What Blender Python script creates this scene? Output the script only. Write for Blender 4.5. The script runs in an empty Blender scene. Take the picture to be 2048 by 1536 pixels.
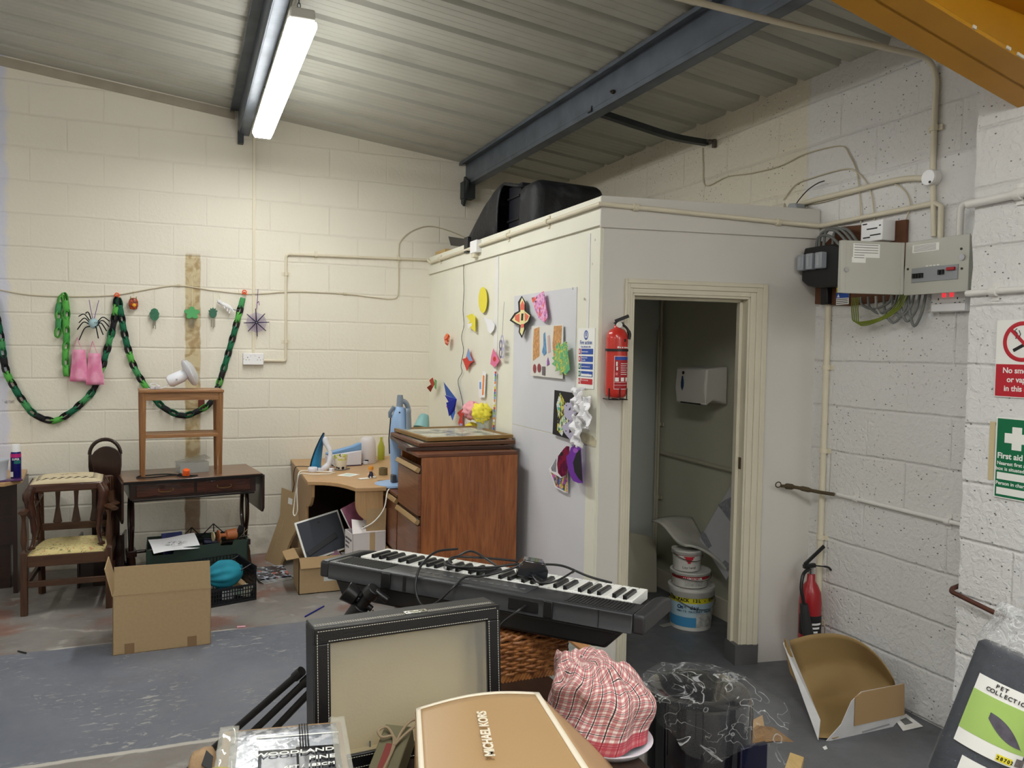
import bpy, bmesh, math, random
from mathutils import Vector, Matrix, Euler, noise
PI=math.pi
R=random.Random(7)
SC=bpy.context.scene
COL=SC.collection
# ------------------------------------------------------------- camera
FPX=1576.476
YAW,PIT,ROL=0.393606,-0.042234,0.017768
CAM=Vector((0,-6.290,1.6015))
def _axes():
    f=Vector((math.sin(YAW)*math.cos(PIT),math.cos(YAW)*math.cos(PIT),math.sin(PIT)))
    r=Vector((math.cos(YAW),-math.sin(YAW),0)); u=r.cross(f)
    return f, math.cos(ROL)*r+math.sin(ROL)*u, -math.sin(ROL)*r+math.cos(ROL)*u
CF,CR,CU=_axes()
cd=bpy.data.cameras.new('camera'); cam=bpy.data.objects.new('camera',cd); COL.objects.link(cam)
cd.sensor_width=36; cd.lens=FPX*36/2048; cd.clip_start=0.05; cd.clip_end=60
m=Matrix((CR,CU,-CF)).transposed().to_4x4(); m.translation=CAM; cam.matrix_world=m
SC.camera=cam
# surveying helpers: where a sight line from the viewpoint meets a real plane of the room
def ray(x,y): return CF+CR*((x-1024)/FPX)-CU*((y-768)/FPX)
def ax(x,y,v): d=ray(x,y); return CAM+d*((v-CAM.x)/d.x)
def ay(x,y,v): d=ray(x,y); return CAM+d*((v-CAM.y)/d.y)
def az(x,y,v): d=ray(x,y); return CAM+d*((v-CAM.z)/d.z)
def ad(x,y,v): return CAM+ray(x,y)*v
# ------------------------------------------------------------- world, exposure
w=bpy.data.worlds.new('world'); SC.world=w; w.use_nodes=True
w.node_tree.nodes['Background'].inputs[0].default_value=(.75,.82,.9,1)
w.node_tree.nodes['Background'].inputs[1].default_value=0.05
SC.view_settings.view_transform='Standard'; SC.view_settings.look='None'
SC.view_settings.gamma=1; SC.view_settings.use_curve_mapping=False
SC.view_settings.exposure=0.70
LAMP_POWER=34.0     # emission of each tube diffuser
# ------------------------------------------------------------- tagging
def tag(o,label=None,cat=None,group=None,kind=None):
    if label: o['label']=label
    if cat: o['category']=cat
    if group: o['group']=group
    if kind: o['kind']=kind
    return o
WM={}
def thing(name,label,cat,loc=(0,0,0),rotz=0,group=None,mat=None):
    o=bpy.data.objects.new(name,None); COL.objects.link(o); o.empty_display_size=.05
    M=mat.copy() if mat is not None else Matrix.Translation(Vector(loc))@Matrix.Rotation(rotz,4,'Z')
    o.matrix_world=M; WM[o.name]=M
    return tag(o,label,cat,group)
# ------------------------------------------------------------- materials
def s2l(c): return tuple(((v/255)/12.92 if v/255<=.04045 else ((v/255+.055)/1.055)**2.4) for v in c)
def _n(nt,t,**k):
    n=nt.nodes.new(t)
    for a,b in k.items(): setattr(n,a,b)
    return n
_mc={}
def M_(name,rgb,rough=.6,metal=0,bump=0,bs=60,var=0,vs=8,trans=0,emit=0,alpha=1,coat=0,spec=.5,ior=1.45,sheen=0):
    """plain surface of one sRGB colour, with optional bump and blotchy variation"""
    if name in _mc: return _mc[name]
    m=bpy.data.materials.new(name); m.use_nodes=True; nt=m.node_tree; b=nt.nodes['Principled BSDF']
    c=(*s2l(rgb),1)
    b.inputs['Base Color'].default_value=c; b.inputs['Roughness'].default_value=rough
    b.inputs['Metallic'].default_value=metal; b.inputs['Specular IOR Level'].default_value=spec
    b.inputs['Transmission Weight'].default_value=trans; b.inputs['IOR'].default_value=ior
    b.inputs['Coat Weight'].default_value=coat; b.inputs['Alpha'].default_value=alpha
    if sheen: b.inputs['Sheen Weight'].default_value=sheen
    if emit: b.inputs['Emission Color'].default_value=c; b.inputs['Emission Strength'].default_value=emit
    if var or bump:
        tc=_n(nt,'ShaderNodeTexCoord')
    if var:
        no=_n(nt,'ShaderNodeTexNoise'); no.inputs['Scale'].default_value=vs; no.inputs['Detail'].default_value=6
        nt.links.new(tc.outputs['Object'],no.inputs['Vector'])
        mx=_n(nt,'ShaderNodeMix',data_type='RGBA',blend_type='MULTIPLY'); mx.inputs[0].default_value=1
        rp=_n(nt,'ShaderNodeMapRange'); rp.inputs['From Min'].default_value=.3; rp.inputs['From Max'].default_value=.7
        rp.inputs['To Min'].default_value=1-var; rp.inputs['To Max'].default_value=1+var*.3
        nt.links.new(no.outputs['Fac'],rp.inputs['Value']); mx.inputs[6].default_value=c
        nt.links.new(rp.outputs[0],mx.inputs[7]); nt.links.new(mx.outputs[2],b.inputs['Base Color'])
    if bump:
        nb=_n(nt,'ShaderNodeTexNoise'); nb.inputs['Scale'].default_value=bs; nb.inputs['Detail'].default_value=4
        nt.links.new(tc.outputs['Object'],nb.inputs['Vector'])
        bp=_n(nt,'ShaderNodeBump'); bp.inputs['Strength'].default_value=min(1,bump); bp.inputs['Distance'].default_value=.004
        nt.links.new(nb.outputs['Fac'],bp.inputs['Height']); nt.links.new(bp.outputs[0],b.inputs['Normal'])
    _mc[name]=m; return m
def wood(name,c1,c2,axis='X',rough=.35,scale=1,coat=0):
    """grain of two sRGB colours running along the given object axis"""
    if name in _mc: return _mc[name]
    m=bpy.data.materials.new(name); m.use_nodes=True; nt=m.node_tree; b=nt.nodes['Principled BSDF']
    b.inputs['Roughness'].default_value=rough; b.inputs['Coat Weight'].default_value=coat
    tc=_n(nt,'ShaderNodeTexCoord'); mp=_n(nt,'ShaderNodeMapping')
    sc={'X':(1.2,14,14),'Y':(14,1.2,14),'Z':(14,14,1.2)}[axis]; mp.inputs['Scale'].default_value=[v*scale for v in sc]
    nt.links.new(tc.outputs['Object'],mp.inputs['Vector'])
    no=_n(nt,'ShaderNodeTexNoise'); no.inputs['Scale'].default_value=2.2; no.inputs['Detail'].default_value=8; no.inputs['Distortion'].default_value=1.6
    nt.links.new(mp.outputs[0],no.inputs['Vector'])
    n2=_n(nt,'ShaderNodeTexNoise'); n2.inputs['Scale'].default_value=14; n2.inputs['Detail'].default_value=3
    nt.links.new(mp.outputs[0],n2.inputs['Vector'])
    ad_=_n(nt,'ShaderNodeMath',operation='MULTIPLY_ADD'); ad_.inputs[1].default_value=.35; nt.links.new(n2.outputs['Fac'],ad_.inputs[0]); nt.links.new(no.outputs['Fac'],ad_.inputs[2])
    rp=_n(nt,'ShaderNodeMapRange'); rp.inputs['From Min'].default_value=.45; rp.inputs['From Max'].default_value=.9; nt.links.new(ad_.outputs[0],rp.inputs['Value'])
    mx=_n(nt,'ShaderNodeMix',data_type='RGBA'); mx.inputs[6].default_value=(*s2l(c1),1); mx.inputs[7].default_value=(*s2l(c2),1)
    nt.links.new(rp.outputs[0],mx.inputs[0]); nt.links.new(mx.outputs[2],b.inputs['Base Color'])
    _mc[name]=m; return m
# tiny node language for the bigger procedural surfaces
class NG:
    def __init__(s,name,rough=.8):
        s.m=bpy.data.materials.new(name); s.m.use_nodes=True; s.nt=s.m.node_tree; s.b=s.nt.nodes['Principled BSDF']
        s.b.inputs['Roughness'].default_value=rough
        tc=_n(s.nt,'ShaderNodeTexCoord'); s.P=tc.outputs['Object']
        sp=_n(s.nt,'ShaderNodeSeparateXYZ'); s.nt.links.new(s.P,sp.inputs[0]); s.x,s.y,s.z=sp.outputs
    def _in(s,sock,v):
        if isinstance(v,bpy.types.NodeSocket): s.nt.links.new(v,sock)
        elif isinstance(v,(tuple,list)) and len(v)==3 and sock.type=='RGBA': sock.default_value=(*v,1)
        else: sock.default_value=v
    def ma(s,op,a,b=0.,c=0.,clamp=False):
        n=_n(s.nt,'ShaderNodeMath',operation=op,use_clamp=clamp)
        for i,v in enumerate((a,b,c)): s._in(n.inputs[i],v)
        return n.outputs[0]
    def add(s,a,b): return s.ma('ADD',a,b)
    def mul(s,a,b): return s.ma('MULTIPLY',a,b)
    def sub(s,a,b): return s.ma('SUBTRACT',a,b)
    def ramp(s,v,a,b,c=0.,d=1.):
        n=_n(s.nt,'ShaderNodeMapRange',interpolation_type='SMOOTHSTEP')
        for i,q in enumerate((v,a,b,c,d)): s._in(n.inputs[i],q)
        return n.outputs[0]
    def vec(s,x,y,z):
        n=_n(s.nt,'ShaderNodeCombineXYZ')
        for i,v in enumerate((x,y,z)): s._in(n.inputs[i],v)
        return n.outputs[0]
    def noise(s,v,scale,detail=4,dist=0.,rough=.5):
        n=_n(s.nt,'ShaderNodeTexNoise'); s.nt.links.new(v,n.inputs['Vector']); n.inputs['Scale'].default_value=scale
        n.inputs['Detail'].default_value=detail; n.inputs['Distortion'].default_value=dist; n.inputs['Roughness'].default_value=rough
        return n.outputs['Fac']
    def vor(s,v,scale,feature='F1'):
        n=_n(s.nt,'ShaderNodeTexVoronoi',feature=feature); s.nt.links.new(v,n.inputs['Vector']); n.inputs['Scale'].default_value=scale
        return n.outputs['Distance']
    def mix(s,f,a,b,bt='MIX'):
        n=_n(s.nt,'ShaderNodeMix',data_type='RGBA',blend_type=bt)
        s._in(n.inputs[0],f); s._in(n.inputs[6],a); s._in(n.inputs[7],b); return n.outputs[2]
    def col(s,c): s._in(s.b.inputs['Base Color'],c)
    def bump(s,h,strength=1,dist=.01,prev=None):
        n=_n(s.nt,'ShaderNodeBump'); n.inputs['Strength'].default_value=strength; n.inputs['Distance'].default_value=dist
        s._in(n.inputs['Height'],h)
        if prev is not None: s.nt.links.new(prev,n.inputs['Normal'])
        return n.outputs[0]
    def nrm(s,b): s.nt.links.new(b,s.b.inputs['Normal'])
# ------------------------------------------------------------- mesh builder
class MB:
    def __init__(s,M=None): s.v=[]; s.f=[]; s.mi=[]; s.cur=0; s.M=M or Matrix.Identity(4)
    def P(s,p): s.v.append(s.M@Vector(p)); return len(s.v)-1
    def F(s,*i): s.f.append(tuple(i)); s.mi.append(s.cur)
    def box(s,c,d,rot=None):
        c=Vector(c); q=[]
        Rm=Euler(rot).to_matrix() if rot is not None else None
        for sx in(-.5,.5):
            for sy in(-.5,.5):
                for sz in(-.5,.5):
                    o=Vector((d[0]*sx,d[1]*sy,d[2]*sz))
                    if Rm: o=Rm@o
                    q.append(s.P(c+o))
        for a in((0,1,3,2),(4,6,7,5),(0,4,5,1),(2,3,7,6),(0,2,6,4),(1,5,7,3)): s.F(*[q[i] for i in a])
        return s
    def bx(s,x0,x1,y0,y1,z0,z1): return s.box(((x0+x1)/2,(y0+y1)/2,(z0+z1)/2),(abs(x1-x0),abs(y1-y0),abs(z1-z0)))
    def bar(s,a,b,w,h,up=(0,0,1)):
        """rectangular bar from a to b"""
        a=Vector(a);b=Vector(b);d=(b-a).normalized();u=Vector(up)
        if abs(d.dot(u))>.98: u=Vector((0,1,0))
        r=d.cross(u).normalized();u=r.cross(d)
        q=[s.P(p+r*(w/2*i)+u*(h/2*j)) for p in(a,b) for i,j in((-1,-1),(1,-1),(1,1),(-1,1))]
        for k in((3,2,1,0),(4,5,6,7),(0,1,5,4),(1,2,6,5),(2,3,7,6),(3,0,4,7)): s.F(*[q[i] for i in k])
        return s
    def tube(s,pts,r,n=10,closed=False,cap=True,flat=None):
        pts=[Vector(p) for p in pts]; rings=[]; N=len(pts)
        rr=r if isinstance(r,(list,tuple)) else [r]*N
        u=None
        for i,p in enumerate(pts):
            if closed: d=(pts[(i+1)%N]-pts[i-1])
            else: d=pts[min(i+1,N-1)]-pts[max(i-1,0)]
            if d.length<1e-9: d=Vector((0,0,1))
            d.normalize()
            if u is None:
                u=Vector((0,0,1)) if abs(d.z)<.9 else Vector((1,0,0))
            u=(u-d*u.dot(d))
            if u.length<1e-6: u=d.orthogonal()
            u.normalize(); w_=d.cross(u)
            f1,f2=(1,1) if flat is None else flat
            rings.append([s.P(p+(u*math.cos(2*PI*k/n)*f1+w_*math.sin(2*PI*k/n)*f2)*rr[i]) for k in range(n)])
        L=N if closed else N-1
        for i in range(L):
            a=rings[i];b=rings[(i+1)%N]
            for k in range(n): s.F(a[k],a[(k+1)%n],b[(k+1)%n],b[k])
        if cap and not closed:
            s.F(*rings[0][::-1]); s.F(*rings[-1])
        return s
    def cyl(s,a,b,r,r2=None,n=20,cap=True): return s.tube([a,b],[r,r if r2 is None else r2],n,cap=cap)
    def lathe(s,prof,n=28,o=(0,0,0),axis=(0,0,1),sx=1,sy=1,cap=True):
        """prof: list of (radius, height) about an axis"""
        a=Vector(axis).normalized(); x=a.orthogonal().normalized() if abs(a.z)<.999 else Vector((1,0,0)); y=a.cross(x); o=Vector(o)
        rings=[[s.P(o+a*h+(x*math.cos(2*PI*k/n)*sx+y*math.sin(2*PI*k/n)*sy)*max(r,1e-5)) for k in range(n)] for r,h in prof]
        for p,q in zip(rings,rings[1:]):
            for k in range(n): s.F(p[k],p[(k+1)%n],q[(k+1)%n],q[k])
        if cap: s.F(*rings[0][::-1]); s.F(*rings[-1])
        return s
    def prism(s,poly,T,h):
        """poly: 2D points; T(u,v,w)->3D; extruded from w=0 to w=h"""
        n=len(poly); a=[s.P(T(u,v,0)) for u,v in poly]; b=[s.P(T(u,v,h)) for u,v in poly]
        s.F(*a[::-1]); s.F(*b)
        for i in range(n): s.F(a[i],a[(i+1)%n],b[(i+1)%n],b[i])
        return s
    def grid(s,fn,nu,nv,closeu=False):
        g=[[s.P(fn(i/nu if closeu else i/(nu-1),j/(nv-1))) for j in range(nv)] for i in range(nu)]
        for i in range(nu if closeu else nu-1):
            for j in range(nv-1):
                k=(i+1)%nu; s.F(g[i][j],g[k][j],g[k][j+1],g[i][j+1])
        return g
    def build(s,name,mat,parent=None,world=False,smooth=False,bevel=0,solid=0,sub=0,seg=2,label=None,kind=None,fix=True,ang=40):
        me=bpy.data.meshes.new(name)
        V=s.v
        if parent is not None and world:
            inv=WM[parent.name].inverted(); V=[inv@p for p in V]
        me.from_pydata([tuple(p) for p in V],[],s.f)
        for m_ in (mat if isinstance(mat,(list,tuple)) else [mat]): me.materials.append(m_)
        for p,i in zip(me.polygons,s.mi): p.material_index=i
        if fix:
            bm=bmesh.new(); bm.from_mesh(me); bmesh.ops.recalc_face_normals(bm,faces=bm.faces); bm.to_mesh(me); bm.free()
        o=bpy.data.objects.new(name,me); COL.objects.link(o)
        if parent is not None:
            o.parent=parent; WM[o.name]=WM[parent.name]
        else: WM[o.name]=Matrix.Identity(4)
        if solid:
            md=o.modifiers.new('t','SOLIDIFY'); md.thickness=solid; md.offset=0
        if bevel:
            md=o.modifiers.new('b','BEVEL'); md.width=bevel; md.segments=seg; md.limit_method='ANGLE'; md.angle_limit=.6
        if sub:
            md=o.modifiers.new('s','SUBSURF'); md.levels=sub; md.render_levels=sub
        if smooth or bevel or sub:
            for p in me.polygons: p.use_smooth=True
            if not sub:
                me.set_sharp_from_angle(angle=math.radians(ang))
        if label: o['label']=label
        if kind: o['kind']=kind
        return o
def struct(mb,name,mat,**k): return tag(mb.build(name,mat,**k),kind='structure')
def frame(o,x,y):
    """matrix with local X,Y along the given world directions"""
    x=Vector(x).normalized(); y=Vector(y); y=(y-x*y.dot(x)).normalized(); z=x.cross(y)
    M=Matrix((x,y,z)).transposed().to_4x4(); M.translation=Vector(o); return M
def spl(pts,k=6):
    """Catmull-Rom through the points"""
    P=[Vector(p) for p in pts]; P=[P[0]*2-P[1]]+P+[P[-1]*2-P[-2]]; out=[]
    for i in range(1,len(P)-2):
        a,b,c,d=P[i-1:i+3]
        for j in range(k):
            t=j/k; out.append(.5*((2*b)+(c-a)*t+(2*a-5*b+4*c-d)*t*t+(3*b-a-3*c+d)*t**3))
    out.append(P[-2]); return out
def text(body,name,mat,parent,o,x,y,size,align='LEFT',depth=.0004,bold=0,sx=1,world=True,label=None):
    """raised lettering: origin o, reading direction x, up direction y"""
    cu=bpy.data.curves.new(name,'FONT'); cu.body=body; cu.size=size; cu.extrude=depth; cu.align_x=align; cu.offset=bold
    t=bpy.data.objects.new('tmp',cu); COL.objects.link(t)
    me=bpy.data.meshes.new_from_object(t); COL.objects.unlink(t); bpy.data.objects.remove(t)
    M=frame(o,x,y)@Matrix.Diagonal((sx,1,1,1))
    if parent is not None and world: M=WM[parent.name].inverted()@M
    me.transform(M); me.materials.clear(); me.materials.append(mat); me.name=name
    ob=bpy.data.objects.new(name,me); COL.objects.link(ob)
    if parent is not None: ob.parent=parent; WM[ob.name]=WM[parent.name]
    if label: ob['label']=label
    return ob
def quadplate(mb,q,th,n=None):
    """thin plate with the four (or more) given corners, thickness th along its normal"""
    q=[Vector(p) for p in q]; nn=(q[1]-q[0]).cross(q[2]-q[0]).normalized() if n is None else Vector(n)
    a=[mb.P(p) for p in q]; b=[mb.P(p+nn*th) for p in q]; k=len(q)
    mb.F(*a[::-1]); mb.F(*b)
    for i in range(k): mb.F(a[i],a[(i+1)%k],b[(i+1)%k],b[i])
    return mb
# ============================================================= SETTING
def blocks(name,hx,cream,pits,white=None,stain=False,rough=.75):
    """painted blockwork: courses every 225 mm; hx = horizontal axis"""
    g=NG(name,rough); h={'x':g.x,'y':g.y}[hx]; z=g.z
    wob=g.noise(g.P,3,3); wz=g.mul(g.sub(wob,.5),.02)
    zz=g.ma('DIVIDE',g.add(z,wz),.225); row=g.ma('FLOOR',g.add(zz,.5)); fz=g.ma('ABSOLUTE',g.sub(zz,row))      # distance to the bed joint
    rz=g.ma('FLOOR',zz); off=g.mul(g.ma('MODULO',rz,2.),.5)
    hh=g.add(g.ma('DIVIDE',g.add(h,g.mul(wz,.6)),.45),g.add(off,20.18)); fh=g.ma('ABSOLUTE',g.sub(hh,g.ma('FLOOR',g.add(hh,.5))))
    vis=g.ramp(g.noise(g.P,1.1,2),.38,.55,.35,1.)
    jb=g.ramp(fz,.0,.05,1.,0.); jp=g.mul(g.ramp(fh,.0,.02,1.,0.),g.mul(vis,.8)); j=g.ma('MAXIMUM',jb,jp)
    rc=g.noise(g.P,42,6,.6); r2=g.noise(g.P,170,3)
    pv=g.vor(g.P,38); pm=g.mul(g.ramp(pv,.06,.16,1.,0.),g.ramp(g.noise(g.P,2.4,3),.5,.68))
    hgt=g.add(g.add(g.mul(j,-.42),g.mul(rc,.75 if pits else .3)),g.mul(r2,.12)); hgt=g.sub(hgt,g.mul(pm,.7 if pits else .1))
    c=cream
    if white is not None: c=g.mix(white(g),cream,s2l((226,226,226)))
    big=g.noise(g.P,.8,4); c=g.mix(g.ramp(big,.35,.7,0.,.16),c,s2l((205,196,172)))
    if stain:
        # made-good chase: whitish plaster band with yellow-brown glue inside
        u=g.sub(g.x,0.052); e=g.mul(g.sub(g.noise(g.P,9,3),.5),.03)
        au=g.ma('ABSOLUTE',g.add(u,e)); top=g.ramp(z,2.28,2.32,1.,0.)
        band=g.mul(g.ramp(g.ma('ABSOLUTE',g.add(g.sub(u,.0),g.mul(e,1.5))),.11,.135,1.,0.),top); c=g.mix(g.mul(band,.75),c,s2l((224,218,204)))
        core=g.mul(g.ramp(au,.045,.058,1.,0.),g.ramp(z,2.25,2.28,1.,0.)); br=g.noise(g.P,11,5,1.)
        cc=g.mix(g.ramp(br,.42,.62),s2l((196,180,138)),s2l((158,128,72))); cc=g.mix(g.ramp(z,.55,.75,.75,0.),cc,s2l((120,84,64)))
        c=g.mix(g.mul(core,.85),c,cc); hgt=g.sub(hgt,g.mul(core,.35))
        lf=g.ramp(g.add(g.x,g.mul(g.sub(g.noise(g.P,5,3),.5),.1)),-1.14,-1.09,1.,0.); c=g.mix(lf,c,s2l((212,214,228)))
        dk=g.mul(g.ramp(g.x,-1.12,-1.02,1.,0.),g.ramp(g.noise(g.P,13,4),.62,.7)); c=g.mix(g.mul(g.mul(dk,g.ramp(z,1.2,1.3,1.,0.)),.7),c,s2l((110,100,112)))
        lo=g.ramp(z,.05,.45,1.,0.); c=g.mix(g.mul(lo,g.ramp(g.noise(g.P,6,4),.45,.7,0.,.35)),c,s2l((120,112,92)))
    dark=g.ramp(g.vor(g.vec(g.x,g.y,g.mul(g.z,1.5)),30),.09 if pits else .04,.16 if pits else .1,1.,0.); dd=g.mul(dark,g.ramp(g.noise(g.P,4.1,3),.44 if pits else .62,.54 if pits else .7))
    c=g.mix(g.mul(dd,.85 if pits else .25),c,s2l((52,50,50)))
    c=g.mix(g.mul(j,.05),c,s2l((150,142,124)))
    g.col(c); g.nrm(g.bump(hgt,1,.012 if pits else .008)); return g.m
CREAM=s2l((231,226,212)); WHT=s2l((226,224,220))
m_back=blocks('painted_blocks_cream','x',CREAM,False,stain=True)
m_right=blocks('painted_blocks_white','y',CREAM,True,white=lambda g: g.ma('MAXIMUM',g.ramp(g.add(g.y,g.mul(g.sub(g.noise(g.P,7,2),.5),.06)),-3.08,-3.02,1.,0.),g.ramp(g.z,1.9,1.95,1.,0.)) )
def _wm(g):
    e=g.mul(g.sub(g.noise(g.P,7,2),.5),.05); nr=g.ramp(g.add(g.y,e),-3.03,-2.98,1.,0.)
    return nr
m_right=blocks('painted_blocks_right','y',s2l((226,220,203)),True,white=_wm)
m_plain=blocks('painted_blocks_far','y',CREAM,False)
ZC=lambda x: 3.395-.113*x
struct(MB().bx(-5.2,3.35,0,.2,0,4.1),'wall_back',m_back)
struct(MB().bx(3.026,3.25,-11.2,.0,0,3.4),'wall_right',m_right)
struct(MB().bx(-5.2,-5.0,-11.2,0,0,4.1),'wall_left',m_plain)
struct(MB().bx(-5.2,3.35,-11.4,-11.2,0,4.1),'wall_front',m_plain)
mb=MB()                                   # block pier on the right, slightly rough edge
N_=60
zs=[3.35*i/N_ for i in range(N_+1)]
def pe(z): return -4.145+.012*noise.noise(Vector((0,1,z*9)))+.008*noise.noise(Vector((3,1,z*27)))
fr=[];bk=[];nr=[]
for z in zs:
    fr.append(mb.P((2.80,pe(z),z))); bk.append(mb.P((3.03,pe(z),z))); nr.append(mb.P((2.80,-4.72,z)))
for i in range(N_):
    mb.F(nr[i],fr[i],fr[i+1],nr[i+1]); mb.F(fr[i],bk[i],bk[i+1],fr[i+1])
a=mb.P((3.03,-4.72,0)); b=mb.P((3.03,-4.72,3.35)); mb.F(nr[0],nr[-1],b,a)
m_pier=blocks('painted_blocks_pier','y',s2l((228,228,224)),True,white=lambda g: 1.0)
struct(mb,'wall_pier',m_pier,fix=False)
# ---- floor: bare worn concrete with a band of blue-grey floor paint, dark grey paint by the cubicle
g=NG('floor_surface',.55)
n1=g.noise(g.P,1.6,6); n2=g.noise(g.P,9,6,.5); n3=g.noise(g.P,34,5,.8)
con=g.mix(g.ramp(n1,.35,.65),s2l((120,114,110)),s2l((142,138,134))); con=g.mix(g.mul(g.ramp(g.noise(g.P,2.6,5),.52,.66),.6),con,s2l((138,84,66)))
con=g.mix(g.mul(g.ramp(n2,.55,.7),.6),con,s2l((170,166,160)))
pnt=g.mix(g.ramp(n1,.3,.7),s2l((104,109,121)),s2l((118,121,131)))
st=g.vec(g.mul(g.x,1.),g.mul(g.y,2.6),0.); chips=g.mul(g.ramp(g.noise(st,16,6,.9,.65),.575,.62),g.ramp(g.noise(g.P,2.3,4),.44,.60))
pnt=g.mix(g.mul(chips,.8),pnt,s2l((176,174,172)))
e=g.mul(g.sub(n2,.5),.02)
band=g.mul(g.ramp(g.add(g.y,e),-1.645,-1.635,1.,0.),g.ramp(g.add(g.y,g.add(e,g.mul(g.x,.03))),-2.925,-2.915))
edge=g.mul(g.ramp(g.ma('ABSOLUTE',g.add(g.y,g.add(e,g.add(g.mul(g.x,.03),2.93)))),.008,.018,1.,0.),1.)
edge2=g.mul(g.ramp(g.ma('ABSOLUTE',g.add(g.add(g.y,e),1.635)),.004,.012,1.,0.),g.ramp(g.noise(g.P,2.2,2),.5,.6))
dkp=g.mix(g.ramp(n1,.3,.7),s2l((92,94,99)),s2l((106,108,112))); dkp=g.mix(g.mul(g.ramp(n2,.6,.72),.3),dkp,s2l((110,108,104)))
right=g.ramp(g.x,1.80,1.84)
c=g.mix(band,con,pnt); c=g.mix(g.mul(g.ma('MAXIMUM',edge,edge2),g.sub(1.,right)),c,s2l((190,186,178))); c=g.mix(right,c,dkp)
g.col(c); g.nrm(g.bump(g.add(g.mul(n3,.4),g.mul(chips,-.6)),.5,.004))
g._in(g.b.inputs['Roughness'],g.ramp(n2,.3,.7,.38,.62))
struct(MB().bx(-5.2,3.35,-11.4,.2,-.1,0),'floor',g.m)
# ---- ceiling: profiled liner sheets, ribs running down the slope
prof=[]; y0=.2; step=.3; k=0
y=-.462+.3+.3
ys=[]
yy=.1
while yy>-11.3:
    b0=yy
    ys+=[(b0,0),(b0-.016,.034),(b0-.050,.034),(b0-.066,0)]
    for q in(.125,.185,.245): ys+=[(b0-q+.004,0),(b0-q,.0022),(b0-q-.004,0)]
    yy-=.3
ys=[(.2,0)]+[(a+.0,b) for a,b in ys]+[(-11.4,0)]
mb=MB(); A=[mb.P((-5.2,a,ZC(-5.2)+b)) for a,b in ys]; B=[mb.P((3.35,a,ZC(3.35)+b)) for a,b in ys]
for i in range(len(ys)-1): mb.F(A[i],B[i],B[i+1],A[i+1])
g=NG('liner_sheet',.5); nn=g.noise(g.vec(g.mul(g.x,.35),g.mul(g.y,2.),0.),2.2,5); cc=g.mix(g.ramp(nn,.3,.7),s2l((184,184,174)),s2l((174,174,164)))
cc=g.mix(g.mul(g.ramp(g.noise(g.P,3,5),.56,.72),.22),cc,s2l((128,122,108))); g.col(cc)
struct(mb,'ceiling',g.m,fix=False)
# closure strip between sheets and back wall
m_dk=M_('gap_dark',(46,44,42),.8); m_strip=M_('closure_strip',(168,160,144),.6,var=.15)
mb=MB()
for x0,x1 in((-5.,.34),):
    for dz,h,d in((-.062,.06,.012),):
        mb.prism([(x0,ZC(x0)+dz-.012),(x1,ZC(x1)+dz-.012),(x1,ZC(x1)-.012),(x0,ZC(x0)-.012)],lambda u,v,w:(u,-w,v),d)
struct(mb,'trim_1',m_strip)
# ---- steel purlins
m_steel=M_('galvanised_steel',(104,112,124),.42,metal=.35,var=.28,vs=7,bump=.2,bs=30)
m_steeld=M_('dark_strut_steel',(58,64,66),.5,metal=.3,var=.2)
m_bolt=M_('rusty_bolt',(64,58,52),.6,metal=.4)
def purlin(x,lab,nm):
    top=ZC(x)-.002; p=thing('ceiling_purlin',lab,'beam',(x,0,top-.18),group=None)
    mb=MB(); mb.bx(-.004,.004,-11.2,-.002,0,.182); mb.bx(-.062,0,-11.2,-.002,.176,.182); mb.bx(-.064,-.060,-11.2,-.002,.158,.180)
    mb.bx(0,.070,-11.2,-.002,0,.005); mb.bx(.066,.070,-11.2,-.002,0,.022); mb.bx(-.006,-.003,-11.2,-.002,.028,.040)
    mb.build('web',m_steel,p,bevel=.001,seg=1)
    return p
P1=purlin(.372,'grey steel roof purlin above the lit tube light','purlin')
P2=purlin(2.163,'grey steel roof purlin crossing above the white cubicle','purlin')
for yv in(-2.47,):
    MB().cyl((-.02,yv,.05),(.02,yv,.05),.012,n=8).cyl((-.03,yv,.05),(-.02,yv,.05),.006,n=8).build('bolt',m_bolt,P2)
MB().bx(-.05,.05,-.10,-.002,-.12,.02).box((-.03,-.06,-.06),(.02,.10,.22),(.5,0,0)).build('end_bracket',m_steeld,P2,bevel=.003)
MB().bx(-.01,.03,-.06,-.002,-.07,.02).build('end_bracket',m_steeld,P1,bevel=.003)
a=Vector((2.15,-2.20,2.985)); e_=ax(1413,290,2.99); st=thing('roof_strut','dark steel strut from the purlin to the right wall','strut',tuple(e_))
pts=spl([a,a.lerp(e_,.35)+Vector((0,0,-.012)),a.lerp(e_,.7)+Vector((0,0,-.02)),e_],5)
mb=MB()
for p_,q_ in zip(pts,pts[1:]): mb.bar(p_,q_,.045,.006).bar(p_+Vector((0,-.02,.012)),q_+Vector((0,-.02,.012)),.006,.032)
mb.build('angle_bar',m_steeld,st,world=True)
MB().box(tuple(e_+Vector((.005,0,.015))),(.05,.11,.012)).box(tuple(e_+Vector((.02,-.05,.0))),(.02,.02,.05)).build('wall_cleat',M_('old_cleat',(96,88,80),.6,metal=.3,var=.4),st,world=True)
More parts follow.
